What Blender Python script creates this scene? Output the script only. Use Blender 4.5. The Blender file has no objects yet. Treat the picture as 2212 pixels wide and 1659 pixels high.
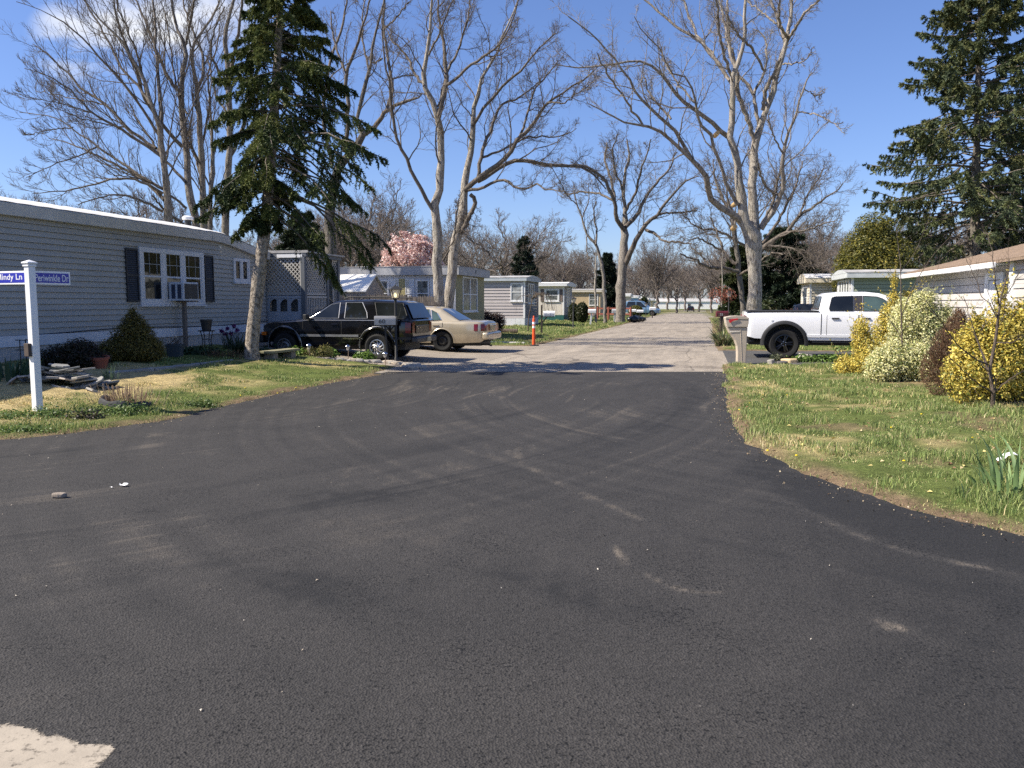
import bpy, math, random
import numpy as np
from mathutils import Vector, Matrix
R = np.random.default_rng(11)
random.seed(5)
SC = bpy.context.scene
C = SC.collection
# ---------------------------------------------------------------- camera model and plan frame
EYE, FPX = 1.6, 1769.6                      # eye height, focal length for a 2212 px wide picture
PIT = math.atan((829.5 - 654) / FPX)
AL = math.radians(12.9); SA, CA = math.sin(AL), math.cos(AL)
CP, SP = math.cos(PIT), math.sin(PIT)

def ray(u, v):
    x = (u - 1106) / FPX; y = (829.5 - v) / FPX
    return (x, CP + y * SP, -SP + y * CP)

def at(u, v, Y):
    d = ray(u, v); k = Y / d[1]
    return Vector((d[0] * k, Y, EYE + d[2] * k))

def road(s, t, z=0.0):                      # along / across the street
    return Vector((s * SA + t * CA, s * CA - t * SA, z))

def ss(x):
    x = np.clip(x, 0, 1); return x * x * (3 - 2 * x)

def terrain(x, y):
    s = x * SA + y * CA; t = x * CA - y * SA
    z = 0.42 * ss((-t - 7.0) / 6.0) * (1 - 0.7 * ss((s - 24) / 8)) * ss((s - 6.8) / 5)
    z = z + 0.10 * ss((t - 2.0) / 8)
    return z - 0.7 * ss((s - 90) / 120)

def gp(u, v):                               # where a sight line meets the ground
    d = ray(u, v); z = 0.0
    for _ in range(12):
        k = (z - EYE) / d[2]
        z = 0.5 * z + 0.5 * float(terrain(d[0] * k, d[1] * k))
    k = (z - EYE) / d[2]
    return Vector((d[0] * k, d[1] * k, float(terrain(d[0] * k, d[1] * k))))

def gz(x, y): return float(terrain(x, y))

def vnoise(x, y, scale, seed=0):
    g = np.random.default_rng(seed).random((128, 128))
    fx = x / scale + 40.3; fy = y / scale + 17.7
    ix = np.floor(fx).astype(int); iy = np.floor(fy).astype(int)
    ax = fx - ix; ay = fy - iy
    ax = ax * ax * (3 - 2 * ax); ay = ay * ay * (3 - 2 * ay)
    i0, i1, j0, j1 = ix % 128, (ix + 1) % 128, iy % 128, (iy + 1) % 128
    return (g[i0, j0] * (1 - ax) + g[i1, j0] * ax) * (1 - ay) + (g[i0, j1] * (1 - ax) + g[i1, j1] * ax) * ay

# ---------------------------------------------------------------- materials
def _nt(name):
    m = bpy.data.materials.new(name); m.use_nodes = True
    nt = m.node_tree; b = nt.nodes['Principled BSDF']
    return m, nt, b

def link(nt, a, b): nt.links.new(a, b)

def ramp(nt, fac, stops):
    r = nt.nodes.new('ShaderNodeValToRGB'); el = r.color_ramp.elements
    while len(el) < len(stops): el.new(0.5)
    for e, (p, c) in zip(el, stops):
        e.position = p; e.color = (*c, 1) if len(c) == 3 else c
    link(nt, fac, r.inputs[0]); return r.outputs[0]

def noise(nt, scale, detail=4, rough=0.6, dist=0, vec=None, w=None):
    n = nt.nodes.new('ShaderNodeTexNoise'); n.inputs['Scale'].default_value = scale
    n.inputs['Detail'].default_value = detail; n.inputs['Roughness'].default_value = rough
    n.inputs['Distortion'].default_value = dist
    if vec is None:
        tc = nt.nodes.new('ShaderNodeTexCoord'); vec = tc.outputs['Object']
    link(nt, vec, n.inputs['Vector']); return n.outputs['Fac']

def mapping(nt, scale=(1, 1, 1), out='Object'):
    tc = nt.nodes.new('ShaderNodeTexCoord'); mp = nt.nodes.new('ShaderNodeMapping')
    mp.inputs['Scale'].default_value = scale; link(nt, tc.outputs[out], mp.inputs['Vector'])
    return mp.outputs['Vector']

def mixc(nt, fac, a, b, mode='MIX'):
    m = nt.nodes.new('ShaderNodeMix'); m.data_type = 'RGBA'; m.blend_type = mode
    def put(sock, v):
        if isinstance(v, (tuple, list)): sock.default_value = (*v[:3], 1)
        elif isinstance(v, (int, float)): sock.default_value = v
        else: link(nt, v, sock)
    put(m.inputs[0], fac); put(m.inputs[6], a); put(m.inputs[7], b)
    return m.outputs[2]

def bump(nt, b, height, strength, dist=0.02):
    n = nt.nodes.new('ShaderNodeBump'); n.inputs['Strength'].default_value = strength
    n.inputs['Distance'].default_value = dist
    link(nt, height, n.inputs['Height']); link(nt, n.outputs[0], b.inputs['Normal'])

MATS = {}
def pbr(name, col, rough=0.6, metal=0.0, var=0.15, scale=4.0, bs=0.0, bscale=60, spec=0.5, coat=0.0, stretch=(1, 1, 1), col2=None):
    if name in MATS: return MATS[name]
    m, nt, b = _nt(name)
    vec = mapping(nt, stretch)
    n = noise(nt, scale, 6, 0.65, 0, vec)
    lo = tuple(c * (1 - var) for c in col); hi = col2 or tuple(min(1, c * (1 + var)) for c in col)
    link(nt, ramp(nt, n, [(0.3, lo), (0.7, hi)]), b.inputs['Base Color'])
    b.inputs['Roughness'].default_value = rough; b.inputs['Metallic'].default_value = metal
    b.inputs['Specular IOR Level'].default_value = spec
    b.inputs['Coat Weight'].default_value = coat; b.inputs['Coat Roughness'].default_value = 0.05
    if bs: bump(nt, b, noise(nt, bscale, 3, 0.6, 0, vec), bs, 0.01)
    MATS[name] = m; return m

def leafmat(name, rough=0.55, trans=0.35, spec=0.3):
    if name in MATS: return MATS[name]
    m, nt, b = _nt(name)
    a = nt.nodes.new('ShaderNodeAttribute'); a.attribute_name = 'Col'
    link(nt, a.outputs['Color'], b.inputs['Base Color'])
    b.inputs['Roughness'].default_value = rough; b.inputs['Specular IOR Level'].default_value = spec
    t = nt.nodes.new('ShaderNodeBsdfTranslucent'); link(nt, a.outputs['Color'], t.inputs[0])
    mx = nt.nodes.new('ShaderNodeMixShader'); mx.inputs[0].default_value = trans
    link(nt, b.outputs[0], mx.inputs[1]); link(nt, t.outputs[0], mx.inputs[2])
    link(nt, mx.outputs[0], nt.nodes['Material Output'].inputs[0])
    MATS[name] = m; return m

def barkmat(name, dark, light, lichen=0.25, scale=5, st=0.22):
    m, nt, b = _nt(name)
    v = mapping(nt, (1, 1, st))
    n1 = noise(nt, scale * 3.2, 6, 0.7, 0.6, v)
    n2 = noise(nt, 1.3, 3, 0.6)
    base = ramp(nt, n1, [(0.36, dark), (0.55, light)])
    li = ramp(nt, n2, [(0.5, (0, 0, 0)), (0.68, (lichen,) * 3)])
    link(nt, mixc(nt, li, base, (0.30, 0.30, 0.22)), b.inputs['Base Color'])
    b.inputs['Roughness'].default_value = 0.9; b.inputs['Specular IOR Level'].default_value = 0.2
    bump(nt, b, n1, 1.0, 0.06)
    return m

def glassmat(name, col=(0.012, 0.014, 0.016), rough=0.04, var=0.4, scale=1.5):
    m, nt, b = _nt(name)
    n = noise(nt, scale, 3, 0.5, 0.4)
    link(nt, ramp(nt, n, [(0.35, tuple(c * (1 - var) for c in col)), (0.65, tuple(c * (1 + var) for c in col))]), b.inputs['Base Color'])
    b.inputs['Roughness'].default_value = rough; b.inputs['Specular IOR Level'].default_value = 0.6
    bump(nt, b, noise(nt, 2.2, 2, 0.5), 0.05, 0.05)
    return m

# ---------------------------------------------------------------- mesh helpers
def smoothmesh(me, on=True):
    me.polygons.foreach_set('use_smooth', np.full(len(me.polygons), on))

def addobj(name, me, parent=None):
    o = bpy.data.objects.new(name, me); C.objects.link(o)
    if parent is not None: o.parent = parent
    return o

def npobj(name, verts, faces, mat, parent=None, col=None, smooth=False):
    """verts (N,3), faces (M,k) numpy arrays -> ONE mesh object"""
    verts = np.asarray(verts, np.float32); faces = np.asarray(faces, np.int32)
    me = bpy.data.meshes.new(name)
    k = faces.shape[1]; M = len(faces)
    me.vertices.add(len(verts)); me.vertices.foreach_set('co', verts.ravel())
    me.loops.add(M * k); me.loops.foreach_set('vertex_index', faces.ravel())
    me.polygons.add(M); me.polygons.foreach_set('loop_start', np.arange(0, M * k, k, dtype=np.int32))
    me.update(calc_edges=True)
    if col is not None:
        ca = me.color_attributes.new('Col', 'FLOAT_COLOR', 'POINT')
        c4 = np.ones((len(verts), 4), np.float32); c4[:, :3] = col
        ca.data.foreach_set('color', c4.ravel())
    if smooth: smoothmesh(me)
    for mm in (mat if isinstance(mat, (list, tuple)) else [mat]): me.materials.append(mm)
    return addobj(name, me, parent)

class MB:
    def __init__(s): s.v = []; s.f = []; s.m = []; s.k = 0
    def mat(s, i): s.k = i; return s
    def add(s, vs, fs):
        b = len(s.v); s.v += [tuple(v) for v in vs]
        for f in fs: s.f.append([b + i for i in f]); s.m.append(s.k)
        return s
    def box(s, x0, x1, y0, y1, z0, z1):
        vs = [(x, y, z) for z in (z0, z1) for y in (y0, y1) for x in (x0, x1)]
        return s.add(vs, [(0, 2, 3, 1), (4, 5, 7, 6), (0, 1, 5, 4), (2, 6, 7, 3), (0, 4, 6, 2), (1, 3, 7, 5)])
    def cbox(s, c, h, M=None):
        vs = [Vector((x * h[0], y * h[1], z * h[2])) for z in (-1, 1) for y in (-1, 1) for x in (-1, 1)]
        if M is not None: vs = [M @ v for v in vs]
        vs = [v + Vector(c) for v in vs]
        return s.add(vs, [(0, 2, 3, 1), (4, 5, 7, 6), (0, 1, 5, 4), (2, 6, 7, 3), (0, 4, 6, 2), (1, 3, 7, 5)])
    def bar(s, p, q, w, h=None, up=(0, 0, 1)):
        p = Vector(p); q = Vector(q); d = (q - p).normalized(); h = h or w
        a = d.cross(Vector(up))
        if a.length < 1e-3: a = d.cross(Vector((1, 0, 0)))
        a.normalize(); b = a.cross(d)
        vs = [e + a * i * w / 2 + b * j * h / 2 for e in (p, q) for j in (-1, 1) for i in (-1, 1)]
        return s.add(vs, [(0, 2, 3, 1), (4, 5, 7, 6), (0, 1, 5, 4), (2, 6, 7, 3), (0, 4, 6, 2), (1, 3, 7, 5)])
    def tube(s, pts, rad, n=10, cap=True):
        pts = [Vector(p) for p in pts]
        if not isinstance(rad, (list, tuple)): rad = [rad] * len(pts)
        b = len(s.v); up = None
        for i, p in enumerate(pts):
            d = (pts[min(i + 1, len(pts) - 1)] - pts[max(i - 1, 0)]).normalized()
            if up is None:
                up = Vector((0, 0, 1)) if abs(d.z) < 0.9 else Vector((1, 0, 0))
            a = d.cross(up).normalized(); c = a.cross(d)
            for j in range(n):
                t = 2 * math.pi * j / n
                s.v.append(tuple(p + (a * math.cos(t) + c * math.sin(t)) * rad[i]))
        for i in range(len(pts) - 1):
            for j in range(n):
                s.f.append([b + i * n + j, b + i * n + (j + 1) % n, b + (i + 1) * n + (j + 1) % n, b + (i + 1) * n + j]); s.m.append(s.k)
        if cap:
            s.f.append([b + j for j in range(n)][::-1]); s.m.append(s.k)
            e = b + (len(pts) - 1) * n; s.f.append([e + j for j in range(n)]); s.m.append(s.k)
        return s
    def lathe(s, prof, n=20, M=None):
        """prof [(r,z)] round the local z axis"""
        b = len(s.v)
        for r, z in prof:
            for j in range(n):
                t = 2 * math.pi * j / n; v = Vector((r * math.cos(t), r * math.sin(t), z))
                s.v.append(tuple(M @ v if M is not None else v))
        for i in range(len(prof) - 1):
            for j in range(n):
                s.f.append([b + i * n + j, b + i * n + (j + 1) % n, b + (i + 1) * n + (j + 1) % n, b + (i + 1) * n + j]); s.m.append(s.k)
        return s
    def prism(s, poly, a, b, ax='y'):
        """extrude a 2-D outline; ax='y': outline in x,z"""
        def P(p, t): return (p[0], t, p[1]) if ax == 'y' else ((t, p[0], p[1]) if ax == 'x' else (p[0], p[1], t))
        n = len(poly); vs = [P(p, a) for p in poly] + [P(p, b) for p in poly]
        fs = [list(range(n)), list(range(2 * n - 1, n - 1, -1))]
        fs += [(i, i + n, (i + 1) % n + n, (i + 1) % n) for i in range(n)]
        return s.add(vs, fs)
    def grid(s, P):
        """P[i][j] points -> quads"""
        b = len(s.v); nj = len(P[0])
        for row in P: s.v += [tuple(p) for p in row]
        for i in range(len(P) - 1):
            for j in range(nj - 1):
                s.f.append([b + i * nj + j, b + (i + 1) * nj + j, b + (i + 1) * nj + j + 1, b + i * nj + j + 1]); s.m.append(s.k)
        return s
    def lap(s, p0, p1, z0, z1, course=0.12, dep=0.016):
        """horizontal lap siding, outward = right of p0->p1"""
        p0 = Vector((*p0, 0)); p1 = Vector((*p1, 0)); d = (p1 - p0).normalized(); n = Vector((d.y, -d.x, 0)); p0 = p0 - n * .0; 
        k = max(1, round((z1 - z0) / course)); c = (z1 - z0) / k
        for i in range(k):
            a, b2 = z0 + i * c, z0 + (i + 1) * c - (min(.08 * c, .016) if i < k - 1 else 0); Z = Vector((0, 0, 1))
            s.add([p0 - n * .012 + Z * a, p1 - n * .012 + Z * a, p1 + n * dep + Z * a, p0 + n * dep + Z * a, p1 + n * dep * .9 + Z * (a + .012), p0 + n * dep * .9 + Z * (a + .012), p1 - n * .011 + Z * b2, p0 - n * .011 + Z * b2],
                  [(0, 3, 2, 1), (3, 5, 4, 2), (5, 7, 6, 4)])
        return s
    def vboard(s, p0, p1, z0, z1, pitch=0.2, dep=0.012, gap=0.02):
        p0 = Vector((*p0, 0)); p1 = Vector((*p1, 0)); L = (p1 - p0).length; d = (p1 - p0) / L; n = Vector((d.y, -d.x, 0))
        k = max(1, round(L / pitch)); w = L / k; prof = []
        for i in range(k):
            prof += [(i * w, 0), (i * w + gap * .5, 0), (i * w + gap, dep), ((i + 1) * w, dep)]
        prof += [(L, 0)]
        Z = Vector((0, 0, 1))
        s.grid([[p0 + d * a + n * o + Z * z for z in (z0, z1)] for a, o in prof])
        return s
    def build(s, name, mats, parent=None, smooth=False, bevel=0, seg=2, auto=None):
        me = bpy.data.meshes.new(name); me.from_pydata(s.v, [], s.f)
        for mm in (mats if isinstance(mats, (list, tuple)) else [mats]): me.materials.append(mm)
        me.polygons.foreach_set('material_index', np.array(s.m, np.int32))
        me.update()
        import bmesh
        bm = bmesh.new(); bm.from_mesh(me); bmesh.ops.recalc_face_normals(bm, faces=bm.faces); bm.to_mesh(me); bm.free()
        if smooth or auto: smoothmesh(me)
        if auto: me.set_sharp_from_angle(angle=math.radians(auto))
        o = addobj(name, me, parent)
        if bevel:
            b = o.modifiers.new('edge', 'BEVEL'); b.width = bevel; b.segments = seg; b.limit_method = 'ANGLE'; b.angle_limit = math.radians(35)
        return o

def T(name, label, cat, loc=(0, 0, 0), rz=0.0, group=None):
    o = bpy.data.objects.new(name, None); C.objects.link(o); o.empty_display_size = 0.2
    o.location = loc; o.rotation_euler = (0, 0, rz)
    o['label'] = label; o['category'] = cat
    if group: o['group'] = group
    return o

def tag(o, label, cat, group=None):
    o['label'] = label; o['category'] = cat
    if group: o['group'] = group
    return o

def dup(o, loc=None, rz=None, sc=None, label=None, parent=None, group=None):
    c = o.copy(); C.objects.link(c)
    if parent is not None: c.parent = parent
    for ch in list(o.children): dup(ch, parent=c)
    if loc is not None: c.location = loc
    if rz is not None: c.rotation_euler = (c.rotation_euler[0], c.rotation_euler[1], rz)
    if sc is not None: c.scale = (sc, sc, sc) if isinstance(sc, (int, float)) else sc
    if label: c['label'] = label
    if group: c['group'] = group
    return c

def text(name, body, mat, M, parent, w=None, h=None, depth=0.001):
    cu = bpy.data.curves.new(name, 'FONT'); cu.body = body; cu.extrude = depth; cu.align_x = 'CENTER'; cu.align_y = 'CENTER'
    cu.offset = 0.008
    t = bpy.data.objects.new(name + '_src', cu); C.objects.link(t)
    dg = bpy.context.evaluated_depsgraph_get(); dg.update()
    me = bpy.data.meshes.new_from_object(t.evaluated_get(dg))
    bpy.data.objects.remove(t); bpy.data.curves.remove(cu)
    co = np.empty(len(me.vertices) * 3, np.float32); me.vertices.foreach_get('co', co); co = co.reshape(-1, 3)
    mn, mx = co.min(0), co.max(0); co -= (mn + mx) / 2
    if w: co[:, 0] *= w / (mx[0] - mn[0])
    if h: co[:, 1] *= h / (mx[1] - mn[1])
    me.vertices.foreach_set('co', co.ravel()); me.transform(M); me.update()
    me.materials.clear(); me.materials.append(mat); me.name = name
    return addobj(name, me, parent)

# ---------------------------------------------------------------- branching
def norm(a): return a / np.maximum(np.linalg.norm(a, axis=-1, keepdims=True), 1e-9)

def tubes(P, Rd, n):
    """P (N,K,3), Rd (N,K) -> verts, quads"""
    N, K, _ = P.shape
    t = np.empty_like(P); t[:, 1:-1] = P[:, 2:] - P[:, :-2]; t[:, 0] = P[:, 1] - P[:, 0]; t[:, -1] = P[:, -1] - P[:, -2]
    t = norm(t); mean = norm(t.mean(1))
    ref = np.where(np.abs(mean[:, 2:3]) < 0.8, np.array([[0, 0, 1.]]), np.array([[1., 0.2, 0]]))[:, None, :]
    u = norm(np.cross(t, ref)); v = np.cross(t, u)
    a = np.arange(n) * 2 * np.pi / n
    V = P[:, :, None, :] + Rd[:, :, None, None] * (u[:, :, None, :] * np.cos(a)[None, None, :, None] + v[:, :, None, :] * np.sin(a)[None, None, :, None])
    idx = np.arange(N * K * n).reshape(N, K, n)
    j2 = np.roll(np.arange(n), -1)
    q = np.stack([idx[:, :-1, :], idx[:, :-1][:, :, j2], idx[:, 1:][:, :, j2], idx[:, 1:, :]], -1)
    return V.reshape(-1, 3), q.reshape(-1, 4)

def grow(P, Rd, nch, tmin, ang, lf, rf, K, wig, up, rmin=0.004, tpow=1.0, lcap=9):
    N, KP, _ = P.shape
    seg = np.linalg.norm(np.diff(P, axis=1), axis=2); Lp = seg.sum(1)
    t = tmin + (1 - tmin) * ((np.arange(nch)[None, :] + R.random((N, nch))) / nch) ** tpow
    f = t * (KP - 1); i = np.minimum(f.astype(int), KP - 2); fr = (f - i)[..., None]
    rows = np.arange(N)[:, None]
    p0 = P[rows, i] * (1 - fr) + P[rows, i + 1] * fr
    tg = norm(P[rows, i + 1] - P[rows, i])
    r0 = Rd[rows, i] * (1 - fr[..., 0]) + Rd[rows, i + 1] * fr[..., 0]
    pr = R.normal(size=(N, nch, 3)); pr = norm(pr - (pr * tg).sum(-1, keepdims=True) * tg)
    pr[..., 2] += up * 0.6; pr = norm(pr)
    a = np.radians(ang) * (0.6 + 0.8 * R.random((N, nch, 1)))
    d = norm(np.cos(a) * tg + np.sin(a) * pr)
    L = np.minimum(Lp, lcap)[:, None] * lf * (1.15 - 0.75 * t) * (0.5 + 0.9 * R.random((N, nch)))
    r = np.maximum(np.minimum(r0 * 0.75, L * 0.02 + 0.003) * rf, rmin)
    M = N * nch
    p0 = p0.reshape(M, 3); d = d.reshape(M, 3); L = L.reshape(M); r = r.reshape(M)
    Q = np.empty((M, K, 3)); Q[:, 0] = p0
    for k in range(1, K):
        Q[:, k] = Q[:, k - 1] + d * (L / (K - 1))[:, None]
        d = norm(d + R.normal(size=(M, 3)) * wig + np.array([0, 0, up * 0.35]))
    taper = np.linspace(1, 0.35, K)[None, :]
    return Q, r[:, None] * taper

def resample(pts, K):
    pts = np.asarray(pts, float)
    # Catmull-Rom through the traced points
    n = len(pts); out = []
    ext = np.vstack([2 * pts[0] - pts[1], pts, 2 * pts[-1] - pts[-2]])
    for i in range(n - 1):
        p0, p1, p2, p3 = ext[i:i + 4]
        for t in np.linspace(0, 1, 8, endpoint=False):
            out.append(0.5 * ((2 * p1) + (p2 - p0) * t + (2 * p0 - 5 * p1 + 4 * p2 - p3) * t * t + (3 * p1 - p0 - 3 * p2 + p3) * t ** 3))
    out.append(pts[-1]); out = np.array(out)
    d = np.r_[0, np.cumsum(np.linalg.norm(np.diff(out[:, :3], axis=0), axis=1))]
    x = np.linspace(0, d[-1], K)
    return np.stack([np.interp(x, d, out[:, c]) for c in range(out.shape[1])], 1)

def bare_tree(name, label, mat, tmat, stems, limbs, levels, group=None, jit=0.02):
    """stems/limbs: lists of (x,y,z,r) polylines in world space. levels: list of grow kwargs"""
    base = Vector(stems[0][0][:3])
    o = T(name, label, 'tree', base, 0, group)
    b = np.array(base)
    def prep(lst, K):
        A = np.stack([resample(l, K) for l in lst]); A[:, :, :3] -= b
        A[:, 1:-1, :3] += R.normal(size=A[:, 1:-1, :3].shape) * jit
        return A[:, :, :3], np.maximum(A[:, :, 3], 0.006)
    Ps, Rs = prep(stems, 26)
    Rs = Rs * (1 + 0.06 * R.normal(size=Rs.shape))
    V, Q = tubes(Ps, Rs, 12); npobj('trunk', V, Q, tmat, o, smooth=True)
    allv, allq, off = [], [], 0
    def push(P, Rd, n):
        nonlocal off
        V, Q = tubes(P, Rd, n); allv.append(V); allq.append(Q + off); off += len(V)
    gen = []
    if limbs:
        Pl, Rl = prep(limbs, 18); push(Pl, Rl, 7); gen.append((Pl, Rl))
    pk = (Ps[:, 8:], Rs[:, 8:])
    cur = None
    for li, kw in enumerate(levels):
        kw = dict(kw); n = kw.pop('sides', 4); srcs = []
        if li == 0:
            res = [grow(*g, **kw) for g in gen] + [grow(pk[0], pk[1], **kw)]
            K = kw['K']; P = np.concatenate([r[0] for r in res]); Q = np.concatenate([r[1] for r in res])
        else:
            P, Q = grow(cur[0], cur[1], **kw)
        push(P, Q, n); cur = (P, Q)
    npobj('crown', np.concatenate(allv), np.concatenate(allq), mat, o, smooth=True)
    return o

# ---------------------------------------------------------------- leaves
def leaf_quads(c, nrm, size, asp=0.55, cols=None, fold=0.15):
    """rhombic leaves: c (N,3) centre, nrm (N,3), size (N,)"""
    N = len(c)
    a = R.normal(size=(N, 3)); u = norm(a - (a * nrm).sum(1, keepdims=True) * nrm); v = np.cross(nrm, u)
    s = size[:, None]
    V = np.stack([c - u * s, c + v * s * asp + nrm * s * fold, c + u * s, c - v * s * asp + nrm * s * fold], 1).reshape(-1, 3)
    F = np.arange(4 * N).reshape(N, 4)
    return V, F, (np.repeat(cols, 4, 0) if cols is not None else None)

def blob_points(blobs, n, shell=0.55):
    """points in a union of ellipsoids (cx,cy,cz,rx,ry,rz), weighted to the outside"""
    b = np.array(blobs, float); w = (b[:, 3] * b[:, 4] * b[:, 5]) ** 0.67; w /= w.sum()
    k = R.choice(len(b), n, p=w); d = norm(R.normal(size=(n, 3)))
    r = 1 - shell * R.random(n) ** 1.7
    p = b[k, :3] + d * b[k, 3:] * r[:, None]
    return p, norm(d / b[k, 3:])

def pick(cols, n, jit=0.12, p=None):
    cols = np.array(cols, float); k = R.choice(len(cols), n, p=p)
    return np.clip(cols[k] * (1 + jit * R.normal(size=(n, 1))), 0.002, 1)
# ================================================================ camera, sun, sky
cam = bpy.data.cameras.new('camera'); cam.sensor_width = 36; cam.lens = 36 * FPX / 2212; cam.clip_end = 3000; cam.clip_start = 0.05
co = bpy.data.objects.new('camera', cam); C.objects.link(co); co.location = (0, 0, EYE); co.rotation_euler = (math.pi / 2 - PIT, 0, 0)
SC.camera = co
SUNV = Vector((-0.985, -0.17, 0)).normalized(); ELE = math.radians(45.5)
sd = Vector((SUNV.x * math.cos(ELE), SUNV.y * math.cos(ELE), math.sin(ELE)))
sl = bpy.data.lights.new('sun', 'SUN'); sl.energy = 4.6; sl.angle = math.radians(0.53); sl.color = (1.0, 0.92, 0.79)
so = bpy.data.objects.new('sun', sl); C.objects.link(so); so.rotation_euler = sd.to_track_quat('Z', 'Y').to_euler(); so.location = (-30, -5, 40)
W = bpy.data.worlds.new('World'); SC.world = W; W.use_nodes = True
nt = W.node_tree; bg = nt.nodes['Background']; bg.inputs['Strength'].default_value = 0.07
sky = nt.nodes.new('ShaderNodeTexSky'); sky.sky_type = 'NISHITA'; sky.sun_disc = False
sky.sun_elevation = ELE; sky.sun_rotation = math.atan2(sd.x, sd.y); sky.altitude = 0; sky.air_density = 1.0; sky.dust_density = 0.5; sky.ozone_density = 3.0
tc = nt.nodes.new('ShaderNodeTexCoord')
def wn(scale, rot, sc, det=5, dist=0.4):
    mp = nt.nodes.new('ShaderNodeMapping'); mp.inputs['Rotation'].default_value = rot; mp.inputs['Scale'].default_value = sc
    nt.links.new(tc.outputs['Generated'], mp.inputs['Vector'])
    n = nt.nodes.new('ShaderNodeTexNoise'); n.inputs['Scale'].default_value = scale; n.inputs['Detail'].default_value = det; n.inputs['Distortion'].default_value = dist
    nt.links.new(mp.outputs[0], n.inputs['Vector']); return n.outputs['Fac']
def mth(op, a, b=None, clamp=False):
    m = nt.nodes.new('ShaderNodeMath'); m.operation = op; m.use_clamp = clamp
    for i, v in enumerate((a, b)):
        if v is None: continue
        if isinstance(v, (int, float)): m.inputs[i].default_value = v
        else: nt.links.new(v, m.inputs[i])
    return m.outputs[0]
def toward(vec, lo, hi):
    dn = nt.nodes.new('ShaderNodeVectorMath'); dn.operation = 'DOT_PRODUCT'; dn.inputs[1].default_value = vec
    nt.links.new(tc.outputs['Generated'], dn.inputs[0])
    mr = nt.nodes.new('ShaderNodeMapRange'); mr.interpolation_type = 'SMOOTHSTEP'; mr.inputs[1].default_value = lo; mr.inputs[2].default_value = hi
    nt.links.new(dn.outputs['Value'], mr.inputs[0]); return mr.outputs[0]
cl = wn(5.0, (0.2, 0.5, 0.35), (1.0, 1.2, 3.2))
mask = None
for u_, v_, a_ in ((150, 92, .042), (260, 66, .05), (370, 38, .055), (480, 5, .06)):
    t_ = toward(Vector(ray(u_, v_)).normalized(), math.cos(a_), math.cos(a_ * .15)); mask = t_ if mask is None else mth('MAXIMUM', mask, t_)
amt = mth('MULTIPLY', mth('MULTIPLY', mth('SUBTRACT', cl, 0.40), 5.0, True), mask, True)
mx = nt.nodes.new('ShaderNodeMix'); mx.data_type = 'RGBA'; mx.inputs[7].default_value = (7.6, 7.7, 7.9, 1)
tint = nt.nodes.new('ShaderNodeMix'); tint.data_type = 'RGBA'; tint.blend_type = 'MULTIPLY'; tint.inputs[0].default_value = 1; tint.inputs[7].default_value = (.84, .91, 1.2, 1)
nt.links.new(sky.outputs[0], tint.inputs[6])
nt.links.new(amt, mx.inputs[0]); nt.links.new(tint.outputs[2], mx.inputs[6]); nt.links.new(mx.outputs[2], bg.inputs['Color'])
vs = SC.view_settings; vs.view_transform = 'Standard'; vs.look = 'None'; vs.exposure = 1.0; vs.gamma = 1.0
SC.cycles.use_denoising = False; SC.cycles.use_adaptive_sampling = False; SC.cycles.sample_clamp_indirect = 6.0; SC.cycles.max_bounces = 6; SC.cycles.transparent_max_bounces = 8
try: SC.cycles.denoiser = 'OPENIMAGEDENOISE'; SC.cycles.denoising_input_passes = 'RGB_ALBEDO_NORMAL'; SC.cycles.denoising_prefilter = 'ACCURATE'
except Exception: pass

# ================================================================ ground, roads
def P2(*uv): return [tuple(gp(u, v)[:2]) for u, v in uv]
RIGHT_EDGE = P2((1560, 803), (1562, 850), (1572, 900), (1588, 940), (1640, 982), (1720, 1018), (1830, 1062), (2000, 1115), (2212, 1160), (2500, 1215))
LEFT_EDGE = P2((0, 952), (150, 938), (360, 910), (480, 880), (600, 852), (740, 824), (872, 803))
POLYS = [
    RIGHT_EDGE + [(16, 5.5), (16, -6), (-20, -6), (-20, 8.9), (-9, 9.3)] + LEFT_EDGE,
    [tuple(road(s, t)[:2]) for s, t in ((17.2, -7.2), (17.2, 0.55), (40, 0.6), (60, 0.8), (320, 0.8), (320, -5.6), (60, -5.5), (40, -5.8), (29, -6.0), (22, -7.5))],
    P2((690, 775), (800, 786), (905, 795)) + [tuple(road(s, t)[:2]) for s, t in ((17.2, -5.5), (29.6, -5.5), (29.8, -13.5), (20.5, -13.5))],
    [tuple(road(s, t)[:2]) for s, t in ((22.0, 0.2), (22.3, 16), (28.2, 16), (28.4, 0.2))],
]
def sdist(x, y, poly):
    P = np.array(poly); Q = np.roll(P, -1, 0); d = np.full(x.shape, 1e9); ins = np.zeros(x.shape, bool)
    for (ax, ay), (bx, by) in zip(P, Q):
        ex, ey = bx - ax, by - ay; L = ex * ex + ey * ey + 1e-12
        t = np.clip(((x - ax) * ex + (y - ay) * ey) / L, 0, 1)
        d = np.minimum(d, np.hypot(x - ax - t * ex, y - ay - t * ey))
        c = (ay > y) != (by > y)
        with np.errstate(divide='ignore', invalid='ignore'):
            ins ^= c & (x < (bx - ax) * (y - ay) / (by - ay + 1e-20) + ax)
    return np.where(ins, -d, d)
def paved(x, y):
    d = np.full(x.shape, 1e9)
    for p in POLYS: d = np.minimum(d, sdist(x, y, p))
    return d + 0.10 * (vnoise(x, y, 0.35, 3) - 0.5) + 0.07 * (vnoise(x, y, 0.12, 4) - 0.5)

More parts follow.
